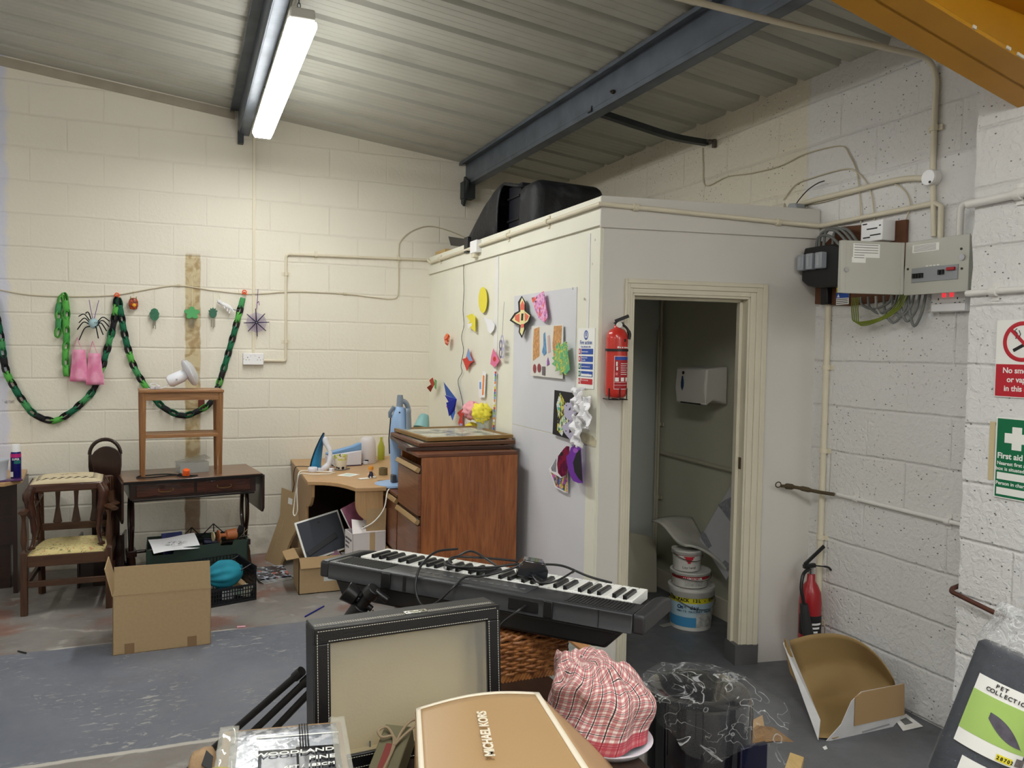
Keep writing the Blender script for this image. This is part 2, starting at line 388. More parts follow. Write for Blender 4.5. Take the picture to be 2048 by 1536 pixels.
# ---- yellow steel portal rafter with haunch, running into the pier
m_yel=M_('yellow_paint',(196,138,22),.45,var=.12,vs=5,bump=.15,bs=18); m_chip=M_('bare_chip',(214,206,190),.6)
yb0,yb1=-4.50,-4.30
rf=thing('yellow_rafter','yellow painted steel roof beam ending at the white block pier','beam',(2.8,-4.4,2.6))
zr=lambda x: 2.772+(2.818-x)*.093     # underside of the rafter proper
zh=lambda x: 2.517+(2.80-x)*.245      # haunch underside
xm=.9
mb=MB(); Tx=lambda u,v,w_:(u,w_,v)
mb.bx(0,0,0,0,0,0) if False else None
def slab(mb,x0,x1,f,y0_,y1_,t): mb.prism([(x0,f(x0)),(x1,f(x1)),(x1,f(x1)+t),(x0,f(x0)+t)],lambda u,v,w_:(u,y0_+w_,v),y1_-y0_)
slab(mb,xm,2.80,zh,yb0,yb1,.014); mb.build('haunch_flange',m_yel,rf,world=True,bevel=.002)
mb=MB(); mb.prism([(xm,zh(xm)),(2.80,zh(2.80)),(2.80,zr(2.8)+.135),(xm,zr(xm)+.135)],lambda u,v,w_:(u,-4.405+w_,v),.012); mb.build('web',m_yel,rf,world=True)
mb=MB(); slab(mb,-3.,2.80,zr,yb0+.01,yb1-.01,.014); slab(mb,-3.,2.80,lambda x:zr(x)+.121,yb0+.01,yb1-.01,.014)
mb.build('rafter_flange',m_yel,rf,world=True,bevel=.002)
mb=MB(); mb.bx(2.786,2.80,yb0,yb1,2.52,2.90); mb.build('end_plate',m_yel,rf,world=True,bevel=.002)
mb=MB()
for x_,l in((2.03,.05),(2.3,.015),(2.46,.02),(2.56,.12),(2.71,.06),(1.86,.03)):
    mb.box((x_,-4.503,zh(x_)+.007),(l,.004,.010),(0,.24,0))
mb.build('paint_chips',m_chip,rf,world=True)
MB().tube([ad(1821,37,1.9*1.0) if False else Vector((2.16,-4.512,2.80)),Vector((2.155,-4.53,2.78)),Vector((2.15,-4.512,2.75))],.002,5).build('wire',m_dk,rf,world=True)
# ---- tube lamps
m_tube=M_('lit_diffuser',(254,254,250),.4,emit=LAMP_POWER); m_tubes=M_('lit_diffuser_side',(254,254,250),.4,emit=LAMP_POWER*.42); m_wpl=M_('white_plastic',(224,222,214),.4)
def batten(loc,L,lab,group=None):
    t=thing('tube_light',lab,'ceiling light',loc,group=group)
    MB().bx(-.055,.055,-L/2-.01,L/2+.01,.035,.085).build('housing',m_wpl,t,bevel=.008)
    mb=MB(); pr=[(-.062,.035),(-.066,.012),(-.050,-.018),(.050,-.018),(.066,.012),(.062,.035)]
    mb.prism(pr,lambda u,v,w_:(u,-L/2+w_,v),L); mb.mi[4]=1 if False else mb.mi[4]
    for i_,f_ in enumerate(mb.f):
        zz_=[mb.v[k].z for k in f_]; mb.mi[i_]=0 if max(zz_)<-.01 else 1
    mb.build('diffuser',[m_tube,m_tubes],t,bevel=.004)
    for s_ in(-1,1):
        pts=[]
        mb=MB(); z0=.085; k=0
        while z0<ZC(loc[0])-loc[2]-.01:
            c=Vector((0,s_*(L/2-.12),z0+.014)); a=(k%2)*PI/2
            mb.tube([c+Vector((math.cos(a)*math.cos(q*PI/4)*.007,math.sin(a)*math.cos(q*PI/4)*.007,math.sin(q*PI/4)*.015)) for q in range(8)],.002,5,closed=True); z0+=.022; k+=1
        mb.build('hanging_chain',m_steeld,t)
    return t
tr=thing('white_cable_tray','white cable tube with a connector box running along the left purlin above the tube light','cable tube',(.463,-1.6,ZC(.45)-.165))
MB().cyl((0,-9,.0),(0,.05,.0),.012,n=12).build('tube',m_wpl,tr,smooth=True); MB().bx(-.014,.05,-.02,.09,-.04,.03).build('connector_box',m_wpl,tr,bevel=.005); MB().tube([(.02,.05,-.03),(.03,.15,-.06),(.05,.2,.0)],.004,6).build('lead',m_wpl,tr)
B1=batten((.482,-1.645,3.02),1.96,'lit white tube light hanging below the left purlin')
batten((.482,-5.68,3.02),1.96,'added tube light behind the camera brightening the right wall','lamps out of view')
batten((.482,-9.0,3.02),1.96,'added tube light behind the camera brightening the right wall','lamps out of view')
batten((-3.2,-2.6,3.3),1.96,'added tube light behind the camera brightening the right wall','lamps out of view')
batten((-3.2,-6.8,3.3),1.96,'added tube light behind the camera brightening the right wall','lamps out of view')
batten((2.0,-9.9,2.92),1.96,'added tube light behind the camera brightening the right wall','lamps out of view')  # unseen extra lamp, added to brighten the right wall and ceiling
batten((1.75,-7.45,2.95),1.96,'added tube light behind the camera brightening the right wall','lamps out of view')
# ---- white cubicle in the corner
XS=1.865; FA=Vector((1.865,-2.90,0)); FB=Vector((3.026,-3.10,0)); FU=(FB-FA).normalized(); FN=Vector((-FU.y,FU.x,0))*-1   # outward, to the camera
FL=(FB-FA).length
def fr(x,y,off=0.):
    """sight line against the cubicle front: returns (s along the wall, height)"""
    d=ray(x,y); t=((FA+FN*off-CAM).dot(FN))/d.dot(FN); p=CAM+d*t; return ((p-FA).dot(FU),p.z)
def fp(s,z,o=0.): return FA+FU*s+FN*o+Vector((0,0,z))
FM=frame(FA,FU,(0,0,1))   # local: u along, v up, w = outward? 
SG=1 if (FM.to_3x3()@Vector((0,0,1))).dot(FN)>0 else -1
m_cw=M_('cream_paint',(232,231,216),.45,var=.05,vs=3,bump=.25,bs=25)
m_fw=M_('white_board_paint',(214,211,205),.5,var=.05,vs=2,bump=.15,bs=25)
m_gb=M_('plasterboard_grey',(214,215,220),.6,var=.05,vs=3)
m_lin=M_('liner_inside',(188,184,168),.6,var=.08,vs=2)
m_wht=M_('white_gloss',(232,232,228),.35,var=.04)
TOP=2.35
struct(MB().bx(XS,XS+.05,-2.90,-.001,0,TOP-.02),'wall_partition_side',m_cw)
sL,sR,zh_=fr(1257,900)[0],fr(1497,700)[0],1.895
print('door',sL,sR,fr(1245,800)[0],fr(1533,700)[0],FL)
mb=MB(FM)
for u0,u1,v0,v1 in((0.012,sL,0,TOP-.02),(sR,FL+.03,0,TOP-.02),(sL,sR,zh_,TOP-.02)): mb.bx(u0,u1,v0,v1,0,-SG*.07)
struct(mb,'wall_partition_front',m_fw)
m_lid=M_('cubicle_lid',(196,190,176),.7,var=.1)
mb=MB(); mb.prism([(XS,-.002),(XS,-2.9),(3.024,-3.09),(3.024,-.002)],lambda u,v,w_:(u,v,TOP-.03+w_),.02); struct(mb,'trim_2',m_lid)
# fascia boards
mb=MB(); mb.bx(XS-.014,XS,-2.905,-.001,2.215,TOP+.004); struct(mb,'trim_3',m_cw,bevel=.002)
mb=MB(FM); mb.bx(-.012,FL-.002,2.205,TOP+.006,0,SG*.014); struct(mb,'trim_4',m_fw,bevel=.002)
# corner post strip and panels on the side
mb=MB(); mb.bx(XS-.006,XS,-2.898,-2.80,0.,2.205); struct(mb,'trim_5',m_cw)
def sy(x,y,off=0.): p=ax(x,y,XS-off); return p.y,p.z
ya,za=sy(1030,588); yb,zb=sy(1155,574); yc,zc=sy(1030,849); yd,zd=sy(1190,700)
print('panels',ya,za,yb,zb,yc,zc,yd)
struct(MB().bx(XS-.004,XS,ya,yb,zc+.003,zb),'trim_6',m_gb)
struct(MB().bx(XS-.004,XS,ya,-2.82,.0,zc-.003),'trim_7',m_gb)
struct(MB().bx(XS-.005,XS,sy(990,600)[0],sy(997,600)[0],.9,2.205),'trim_8',m_wht)
struct(MB().bx(XS-.008,XS,sy(1178,500)[0],sy(1183,500)[0],1.55,2.19),'trim_9',m_wht)
# nail heads, specks
mb=MB()
for x_,y_ in((1192,480),(1187,528),(1170,598),(1147,577),(1162,700),(1166,836)): 
    q,z_=sy(x_,y_); mb.cyl((XS-.003,q,z_),(XS-.008,q,z_),.006,n=8)
struct(mb,'trim_10',M_('screw_cap',(216,214,204),.5))
# door frame: stops, jambs, architraves
m_arch=M_('cream_gloss',(214,208,188),.4,var=.06,vs=4)
so,sro=fr(1246,700)[0],fr(1531,640)[0]; zo=1.962
mb=MB(FM)
for a0,a1,t in((0,.018,.016),(.018,.05,.011),(.05,1,.014)):
    pass
def arch(mb,k0,k1,t):
    """one moulding step of the architrave, k from the opening outwards"""
    wl=sL-so; wr=sro-sR; wt=zo-zh_
    mb.bx(sL-wl*k1,sL-wl*k0,0,zh_+wt*k1,0,SG*t); mb.bx(sR+wr*k0,sR+wr*k1,0 if False else .10,zh_+wt*k1,0,SG*t); mb.bx(sL-wl*k0,sR+wr*k0,zh_+wt*k0,zh_+wt*k1,0,SG*t)
arch(mb,0,.35,.010); arch(mb,.35,.7,.016); arch(mb,.7,1,.020)
struct(mb,'trim_11',m_arch,bevel=.002)
mb=MB(FM)
mb.bx(sL,sL+.012,0,zh_,SG*.006,-SG*.09); mb.bx(sR-.012,sR,.1,zh_,SG*.006,-SG*.09); mb.bx(sL,sR,zh_-.012,zh_,SG*.006,-SG*.09)
mb.bx(sL+.012,sL+.024,0,zh_,-SG*.045,-SG*.08); mb.bx(sR-.03,sR-.012,.1,zh_,-SG*.045,-SG*.08); mb.bx(sL,sR,zh_-.026,zh_-.012,-SG*.045,-SG*.08)
struct(mb,'door_1',m_arch,bevel=.002)
mb=MB(FM); mb.bx(sR-.035,sro+.004,0,.105,SG*.02,-SG*.095); struct(mb,'trim_12',M_('grey_skirting',(92,92,92),.5))
mb=MB(FM); q=fr(1482,928); mb.bx(sR-.016,sR-.011,q[1]-.03,q[1]+.03,-SG*.02,-SG*.04); d_=mb.build('strike_plate',M_('old_brass',(90,78,60),.4,metal=.8)); tag(d_,'small dark metal latch plate on the right door jamb','latch')
# inside
m_in=M_('grey_green_paint',(196,194,176),.5,var=.06,vs=2)
struct(MB().bx(XS+.05,3.026,-1.69,-1.64,0,TOP-.03),'wall_partition_inner',M_('inner_back_paint',(192,196,190),.5,var=.05,vs=2))
struct(MB().bx(3.014,3.026,-3.03,-1.69,0,TOP-.03),'wall_partition_lining',m_in)
struct(MB().bx(XS+.05,3.014,-1.71,-1.69,0,.125),'baseboard_back',m_arch,bevel=.003)
struct(MB().bx(2.996,3.014,-3.0,-1.71,0,.125),'baseboard_right',m_arch,bevel=.003)
# ============================================================= WALL SERVICES
m_cond=M_('cream_conduit',(222,214,192),.45,var=.06,vs=6); m_cw2=M_('white_conduit',(228,226,222),.4,var=.05)
m_ccab=M_('painted_cable',(206,196,172),.5); m_blk=M_('black_plastic',(26,26,28),.4); m_grey=M_('grey_plastic',(150,154,158),.4)
m_sock=M_('socket_white',(238,238,240),.3); m_hole=M_('socket_slot',(30,30,32),.6); m_red=M_('sign_red',(190,34,48),.4); m_chrome=M_('chrome',(200,200,200),.2,metal=1)
m_ink=M_('printed_black',(28,28,30),.6); m_blu=M_('sign_blue',(34,78,170),.4); m_grn=M_('sign_green',(4,110,70),.4); m_pap=M_('white_paper',(240,240,236),.7)
def run(name,lab,cat,pts,r,mat,group=None,clips=(),cm=None,n=10,curve=0,wall=None):
    """a surface-run pipe or cable with saddle clips at the given points"""
    pts=[Vector(p) for p in pts]
    o=pts[0]; t=thing(name,lab,cat,tuple(o),group=group)
    if curve: pts=spl(pts,curve)
    MB().tube(pts,r,n).build('tube',mat,t,world=True,smooth=True,ang=60)
    for c,ax_ in clips:
        c=Vector(c); mb=MB()
        d=Vector((0,0,1)) if ax_=='z' else Vector((1,0,0)) if ax_=='x' else Vector((0,1,0))
        mb.cyl(c-d*.012,c+d*.012,r+.006,n=14)
        if wall is not None:
            q=Vector(wall)    # offset from pipe centre to the wall
            s_=d.cross(q).normalized(); 
            mb.bar(c+q*.85-s_*(r+.022),c+q*.85+s_*(r+.022),.024,.008,up=q.normalized())
        mb.build('saddle_clip',cm or mat,t,world=True,smooth=True)
    return t
def corner(a,b,c,r=.03,k=4):
    """points of a->b->c with a rounded bend at b"""
    a,b,c=Vector(a),Vector(b),Vector(c); p=b+(a-b).normalized()*r; q=b+(c-b).normalized()*r
    return [p.lerp(b,t).lerp(b.lerp(q,t),t) for t in [i/k for i in range(k+1)]]
yw=-.014
# back wall
a=ay(507,270,yw); b=ay(507,706,yw)
t=thing('mini_trunking','narrow cream trunking running down the back wall to the double socket','trunking',tuple(b)); MB().bx(b.x-.011,b.x+.011,-.016,0,b.z,a.z).build('trunking_lid',m_cond,t,world=True,bevel=.002)
def socket(lab,c,wx,wz,nrm,up=(0,0,1),red=False,group=None):
    """double socket: local x to the right, y up, z out of the wall"""
    z=Vector(nrm); x=Vector(up).cross(z); M=frame(c,x,up); t=thing('double_socket',lab,'socket',mat=M)
    MB().box((0,0,.016),(wx,wz,.034)).build('back_box',m_sock,t,bevel=.006)
    MB().box((0,0,.035),(wx-.004,wz-.004,.006)).build('faceplate',m_sock,t,bevel=.002)
    k=wx/.146
    for s_ in(-1,1):
        MB().box((s_*.016*k,wz*.33,.0405),(.014*k,.018,.007),(.12,0,0)).build('rocker_switch',M_('red_neon',(230,60,70),.4,emit=.5) if red else m_sock,t,bevel=.001)
        for dx,dy,w_,h_ in((0,.012,.004,.009),(-.011,-.006,.007,.003),(.011,-.006,.007,.003)):
            MB().box((s_*.040*k+dx,dy,.0384),(w_,h_,.0012)).build('pin_slot',m_hole,t)
    for s_ in(-1,1): MB().cyl((s_*.068*k,0,.038),(s_*.068*k,0,.0395),.003,n=8).build('screw',m_grey,t)
    return t
c=ay(506,718,0); socket('white double wall socket below the narrow trunking',(c.x,0,c.z),.15,.088,(0,-1,0))
p0=ay(527,721,-.012);p1=ay(571,722,-.012);p2=ay(572,508,-.012);p3=ay(861,520,-.012)
pts=[p0,*corner(p0,p1,p2,.02),*corner(p1,p2,p3,.03),p3]
run('wall_conduit','cream conduit going up and along the back wall from the double socket to the cubicle','conduit',pts,.0105,m_cond,clips=[(ay(572,683,-.012),'z'),(ay(572,548,-.012),'z'),(ay(632,511,-.012),'x'),(ay(797,517,-.012),'x')],wall=(0,.012,0))
xo=XS-.026
q0=(xo,-.03,2.337); 
run('fascia_conduit','cream conduit clipped along the top edge of the cubicle and round its corner','conduit',
    [(xo,-.015,2.24 if False else ay(861,520,-.012).z),(xo,-.1,2.300),(xo,-.6,2.306),(xo,-2.895,2.312),fp(-.026,2.312,.026),fp(.03,2.312,.026),fp(FL-.03,2.268,.026),(3.008,-3.15,2.268),(3.008,-3.80,2.275),(3.008,-3.83,2.255),(3.008,-3.832,2.10)],.012,m_cond,
    clips=[((xo,-1.75,2.309),'y'),((xo,-2.33,2.311),'y'),((xo,-.35,2.303),'y'),(fp(.16,2.307,.026),'x'),(fp(.93,2.276,.026),'x')],wall=(.012,0,0))
pc=[ay(x,y,-.006) for x,y in((-30,578),(0,580),(60,590),(150,593),(232,590),(300,578),(357,571),(420,580),(500,588),(570,584),(620,584),(690,588),(750,595),(782,598),(794,593),(797,575),(797,500),(800,484),(820,464),(856,452),(900,462),(938,480),(948,497))]
pc[-1]=Vector((XS-.006,-.95,2.30)) if False else pc[-1]
run('draped_cable','thin cream cable hung with decorations drooping along the back wall','cable',pc,.0045,m_ccab,curve=4,n=6,clips=[(ay(357,571,-.008),'x'),(ay(508,588,-.008),'x'),(ay(690,588,-.008),'x')])
# things on the cubicle edge
pb=ax(935,490,XS-.02)
t=thing('cable_plug_block','small black adaptor hanging over the cubicle edge at the head of the black wire','adaptor',tuple(pb)); MB().box(tuple(pb),(.03,.075,.11)).build('body',m_blk,t,world=True,bevel=.004)
pb=ax(952,494,XS-.03)
t=thing('junction_box','small white junction box at the start of the cubicle edge conduit','junction box',tuple(pb)); MB().box(tuple(pb),(.045,.13,.085)).build('body',m_sock,t,world=True,bevel=.005)
MB().box(tuple(pb+Vector((0,.02,-.055))),(.035,.06,.03)).build('cable_gland',m_cond,t,world=True,bevel=.003)
# right wall
xr=3.012
pr=ax(1658,598,xr); pv=[pr,ax(1662,800,xr),ax(1656,1000,xr),ax(1658,1290,xr)]
pv=[Vector((xr,-3.20,z)) for z in(1.88,1.4,.8,.02)]
t=run('corner_pipe','vertical cream pipe clipped in the corner beside the cubicle','pipe',pv,.0155,m_cond,clips=[((xr,-3.20,z),'z') for z in(1.545,1.12,.675,.235)],wall=(.014,0,0),cm=m_cond)
t=run('low_pipe','thin white pipe running along the right wall at waist height','pipe',[(3.014,-3.30,.912),(3.014,-4.14,.903)],.010,m_cw2,clips=[((3.014,-3.42,.911),'y'),((3.014,-3.92,.905),'y')],wall=(.012,0,0))
m_rag=M_('dirty_hemp',(84,72,50),.9,var=.3,bump=.5,bs=90)
e0=Vector((2.995,-3.30,.913)); rg=[e0,e0+Vector((-.04,.07,.003)),e0+Vector((-.085,.13,.012)),e0+Vector((-.13,.17,.018)),e0+Vector((-.17,.19,.02))]
t=thing('wrapped_pipe_stub','bent old pipe end wrapped in dark hemp sticking out over the low pipe','pipe',tuple(e0)); MB().tube(spl(rg,5),[.009]*8+[.013]*3+[.009]*3+[.015]*4+[.008]*3,8).build('wrapping',m_rag,t,world=True,smooth=True)
lp=rg[-1]; MB().tube([lp+Vector((-.014+.018*math.cos(q),.004,.006+.014*math.sin(q))) for q in [i*2*PI/10 for i in range(10)]],.003,6,closed=True).build('wire_loop',m_rag,t,world=True)
rb=ax(1857,355,2.985)
t=thing('round_junction_box','round white junction box where the pipes meet high on the right wall','junction box',tuple(rb)); MB().cyl((3.024,rb.y,rb.z),(2.985,rb.y,rb.z),.036,n=24).build('body',m_cw2,t,world=True,bevel=.003)
MB().cyl((2.985,rb.y,rb.z),(2.980,rb.y,rb.z),.034,n=24).build('lid',m_sock,t,world=True,bevel=.002)
MB().cyl((2.981,rb.y-.012,rb.z-.022),(2.978,rb.y-.012,rb.z-.022),.006,n=8).build('lid_hole',m_hole,t,world=True)
run('riser_conduit','cream conduit rising from the round junction box and bending across under the roof','conduit',
    [(3.008,rb.y,rb.z+.03),(3.008,rb.y,2.80),*corner((3.008,rb.y,2.80),(3.008,-3.76,2.905),(2.7,-3.72,2.925),.08,6),(2.3,-3.725,2.93),(1.807,-3.734,2.935),(1.2,-3.74,2.94),(-.5,-3.76,2.95)],.0125,m_cond,clips=[((3.008,rb.y,2.60),'z')],wall=(.012,0,0))
run('drop_conduit','short cream conduit dropping from the round junction box to the fuse board','conduit',[(3.008,rb.y-.005,rb.z-.03),(3.008,rb.y-.02,2.13)],.0115,m_cond)
bg=ax(1572,411,3.008)
run('feed_conduit','thick cream conduit rising from the cubicle roof to the round junction box','conduit',[(3.008,bg.y+.02,bg.z-.03),(3.008,-3.0,2.405),(3.008,-3.35,2.41),(3.008,-3.60,2.412),(3.008,rb.y+.03,rb.z+.006)],.0135,m_cond,curve=5)
CB=lambda *q:[ax(x,y,3.018) for x,y in q]
run('looped_cable','thin cable from the roof strut drooping and looping across the upper right wall','cable',CB((1405,296),(1406,330),(1411,371),(1455,353),(1500,347),(1560,332),(1610,308),(1680,292),(1700,312),(1714,345),(1720,400),(1722,448)),.0035,m_ccab,curve=5,n=6)
run('looped_cable','thin cable arching from the grey adaptor over the feed conduit','cable',CB((1567,400),(1590,370),(1620,357),(1690,338),(1720,350),(1742,385),(1750,446)),.0035,m_ccab,curve=5,n=6)
run('looped_cable','thin cable running under the feed conduit and dropping to the white timer box','cable',CB((1575,414),(1640,405),(1700,388),(1760,370),(1790,368),(1812,385),(1820,410),(1812,440)),.0035,m_ccab,curve=5,n=6)
ga=ax(1550,405,2.9)
t=thing('lamp_adaptor','small grey adaptor lying on the cubicle roof edge beside the feed conduit','adaptor',(2.93,-3.0,TOP)); mb=MB(); mb.prism([(-.05,0),(.05,0),(.03,.045),(-.02,.05)],lambda u,v,w_:(w_,-u,v),.06); mb.build('body',m_grey,t,bevel=.004)
MB().cyl((-.03,.10,.03),(.0,.045,.035),.022,n=14).build('cable_end',M_('off_white_plastic',(214,208,192),.4),t,smooth=True)
MB().tube(spl([(.02,-.01,.04),(.03,-.03,.07),(.045,-.07,.11),(.06,-.12,.135),(.065,-.16,.14)],4),.003,6).build('black_wire',m_blk,t)
# pier
xp=2.782
run('pier_conduit','upper white conduit across the top of the pier','conduit',[(xp,-4.13,2.195),(xp,-4.75,2.21)],.0165,m_cw2,clips=[((xp,-4.33,2.20),'y')],wall=(.016,0,0))
run('elbow_conduit','white elbow conduit turning down beside the pier into the fuse board','conduit',[(2.93,-4.16,2.235),*corner((2.93,-4.16,2.235),(2.93,-3.985,2.235),(2.93,-3.985,2.1),.035,5),(2.93,-3.985,2.08)],.0135,m_cw2)
run('pier_conduit','lower white conduit across the pier from the red lit sockets','conduit',[(xp+.01,-4.135,1.853),(xp,-4.75,1.86)],.0125,m_cw2,clips=[((xp+.004,-4.25,1.854),'y')],wall=(.016,0,0))
m_cop=M_('rusty_iron',(92,54,42),.6,metal=.3,var=.3)
run('rusty_bracket','rusty bent bar fixed across the pier above the grey fabric roll','bracket',[(2.90,-4.10,.70),(2.78,-4.135,.70),*corner((2.78,-4.135,.70),(2.755,-4.15,.695),(2.755,-4.33,.668),.01),(2.755,-4.42,.655)],.009,m_cop)
# signs on the pier
def plate(lab,cat,nm,o,x,up,wd,ht,mat,th=.003,group=None):
    """flat sign: o = lower left corner seen from the front"""
    M=frame(o,x,up); t=thing(nm,lab,cat,mat=M,group=group); mb=MB(); mb.bx(0,wd,0,ht,0,th); mb.build('board',mat,t,bevel=.001,seg=1); return t
def dec(t,nm,x0,x1,y0,y1,mat,z=.0033,th=.0006,label=None): return MB().bx(x0,x1,y0,y1,z,z+th).build(nm,mat,t,label=label)
def ltext(t,s_,x,y,size,mat,align='LEFT',z=.004,sx=1,bold=0,nm='lettering'): return text(s_,nm,mat,t,(x,y,z),(1,0,0),(0,1,0),size,align,bold=bold,sx=sx,world=False,depth=.0003)
SX=(0,-1,0); UP=(0,0,1)
ns=plate('white and red no smoking or vaping sign on the pier','sign','no_smoking_sign',(2.797,-4.262,1.462),SX,UP,.20,.285,m_pap)
dec(ns,'red_panel',.004,.196,.004,.122,m_red)
for i,l in enumerate(('No smoking','or vaping','in this area')): ltext(ns,l,.10,.090-.033*i,.029,m_pap,'CENTER',bold=.0006,sx=.97)
mb=MB(); rr=.066; mb.tube([(.10+math.cos(q)*rr,.205+math.sin(q)*rr,.0038) for q in [i*2*PI/40 for i in range(40)]],.0075,8,closed=True,flat=(.12,1)); mb.build('red_ring',m_red,ns)
mb=MB(); mb.bar((.10-.046,.205+.046,.0045),(.10+.046,.205-.046,.0045),.012,.0008,up=(0,0,1)); mb.build('red_slash',m_red,ns)
mb=MB(); mb.box((.10,.190,.0038),(.075,.012,.0006),(0,0,.5)); mb.tube([(.075,.215,.004),(.08,.235,.004),(.07,.245,.004),(.078,.252,.004)],.0015,5); mb.tube([(.085,.212,.004),(.092,.232,.004),(.086,.246,.004)],.0015,5); mb.build('cigarette_symbol',m_ink,ns)
fa=plate('green and white first aid sign on the pier','sign','first_aid_sign',(2.797,-4.276,1.088),SX,UP,.20,.300,m_pap)
dec(fa,'green_panel',.006,.194,.005,.295,m_grn)
mb=MB(); mb.prism([(.036,.207),(.064,.207),(.064,.183),(.100,.183),(.100,.207),(.128,.207),(.128,.243),(.100,.243),(.100,.267),(.064,.267),(.064,.243),(.036,.243)],lambda u,v,w_:(u,v,.004+w_),.0008); mb.build('white_cross',m_pap,fa)
ltext(fa,'First aid',.010,.148,.030,m_pap,bold=.0008)
ltext(fa,'Nearest first aid',.010,.124,.0185,m_pap,bold=.0003); ltext(fa,'box is situated',.006,.104,.0185,m_pap,bold=.0003)
dec(fa,'write_in_box',.012,.188,.070,.096,m_pap,z=.004); ltext(fa,'Person in charge',.008,.050,.0185,m_pap,bold=.0003); dec(fa,'write_in_box',.012,.188,.014,.040,m_pap,z=.004)
dec(fa,'brown_glue_mark',-.028,-.006,.06,.28,M_('glue_mark',(206,190,150),.7),z=-.0025,th=.001)
# fire action notice on the cubicle side
f1=plate('blue and white fire action notice near the cubicle corner','sign','fire_action_sign',(XS-.0065,-2.690,1.418),SX,UP,.178,.302,m_pap)
mb=MB(); mb.tube([(.089+math.cos(q)*.019,.268+math.sin(q)*.021,.0036) for q in [i*2*PI/24 for i in range(24)]],.0035,6,closed=True,flat=(.15,1)); mb.box((.089,.272,.0036),(.009,.022,.0008)); mb.box((.089,.253,.0036),(.008,.006,.0008)); mb.build('blue_symbol',m_blu,f1)
ltext(f1,'Fire action',.089,.222,.030,m_blu,'CENTER'); ltext(f1,'If you discover a fire',.089,.206,.0125,m_blu,'CENTER')
for i,(cl,ic,tx) in enumerate(((m_blu,m_red,'Sound the alarm'),(m_blu,m_red,'Attack the fire\nif possible'),(m_blu,m_grn,'Leave by nearest exit'),(m_blu,m_grn,'Report to assembly'),(m_red,m_red,'Do not take risks'))):
    y0=.172-i*.0375; dec(f1,'colour_panel',.042,.166,y0,y0+.028,cl); dec(f1,'icon',.014,.036,y0,y0+.028,ic)
    mb=MB(); mb.box((.025,y0+.014,.0045),(.008,.016,.0006)); mb.build('icon_mark',m_pap,f1)
    ltext(f1,tx.split('\n')[0],.046,y0+.017 if '\n' in tx or i>3 else y0+.010,.0105,m_pap)
    if '\n' in tx: ltext(f1,'if possible',.046,y0+.005,.0105,m_pap)
    if i==3: dec(f1,'write_in_box',.047,.160,y0+.003,y0+.013,m_pap,z=.0042)
# ---- electrics on the right wall
m_chipb=M_('chipboard_brown',(104,66,44),.8,var=.25,vs=10,bump=.3,bs=80)
YZ=lambda x0,t_: (lambda u,v,w_:(x0-w_,u,v))
eb=thing('electrical_backboard','brown chipboard panel behind the fuse board and supply fuses','board',(3.02,-3.35,2.05))
mb=MB(); mb.prism([(-3.11,1.87),(-3.11,2.13),(-3.14,2.19),(-3.16,2.17),(-3.27,2.245),(-3.42,2.235),(-3.655,2.225),(-3.655,2.06),(-3.60,1.865),(-3.34,1.85)],YZ(3.024,0),.018); mb.build('board',m_chipb,eb,world=True,bevel=.002,seg=1)
m_met=M_('grey_enamel',(188,188,178),.4,var=.03)
cu=thing('fuse_board','open grey metal consumer unit with one red switch','fuse board',(2.9,-3.9,1.98))
y0,y1=-3.750,-4.055
mb=MB(); mb.bx(2.905,3.022,y1,y0,1.880,2.095); mb.build('casing',m_met,cu,world=True,bevel=.004)
MB().bx(2.897,2.905,y1-.002,y0-.002,1.872,2.102).build('front_plate',m_met,cu,world=True,bevel=.002)
mb=MB(); mb.bx(2.893,2.897,-4.012,-3.792,1.925,1.985); mb.build('breaker_strip',m_grey,cu,world=True)
for k in range(4): MB().box((2.889,-3.805-k*.014,1.952),(.010,.009,.020)).build('breaker',m_ink,cu,world=True,bevel=.001)
for k in range(2): MB().box((2.889,-3.930-k*.016,1.958),(.010,.010,.020)).build('breaker',m_ink,cu,world=True,bevel=.001)
MB().box((2.888,-3.984,1.968),(.012,.036,.013)).build('main_switch',M_('switch_red',(176,24,40),.4),cu,world=True,bevel=.002,label='red main switch lever')
for k in range(4): MB().bx(2.892,2.8935,-3.862+k*-.0175,-3.875+k*-.0175,1.987,1.992).build('circuit_label',m_pap,cu,world=True)
MB().cyl((2.897,-4.030,2.010),(2.890,-4.030,2.010),.012,n=16).build('lock',m_chrome,cu,world=True); 
for z_,y_ in((2.045,-4.022),(1.965,-4.028),(1.985,-3.770)): MB().cyl((2.897,y_,z_),(2.894,y_,z_),.005,n=10).build('screw',m_bolt,cu,world=True)
mb=MB(); mb.bx(2.8955,2.897,-3.92,-3.790,2.052,2.084); nt_=mb.build('notice_label',m_pap,cu,world=True)
for k in range(5): MB().bx(2.8948,2.8956,-3.905,-3.797,2.0565+k*.0055,2.0583+k*.0055).build('printed_line',M_('grey_print',(110,110,110),.7),cu,world=True)
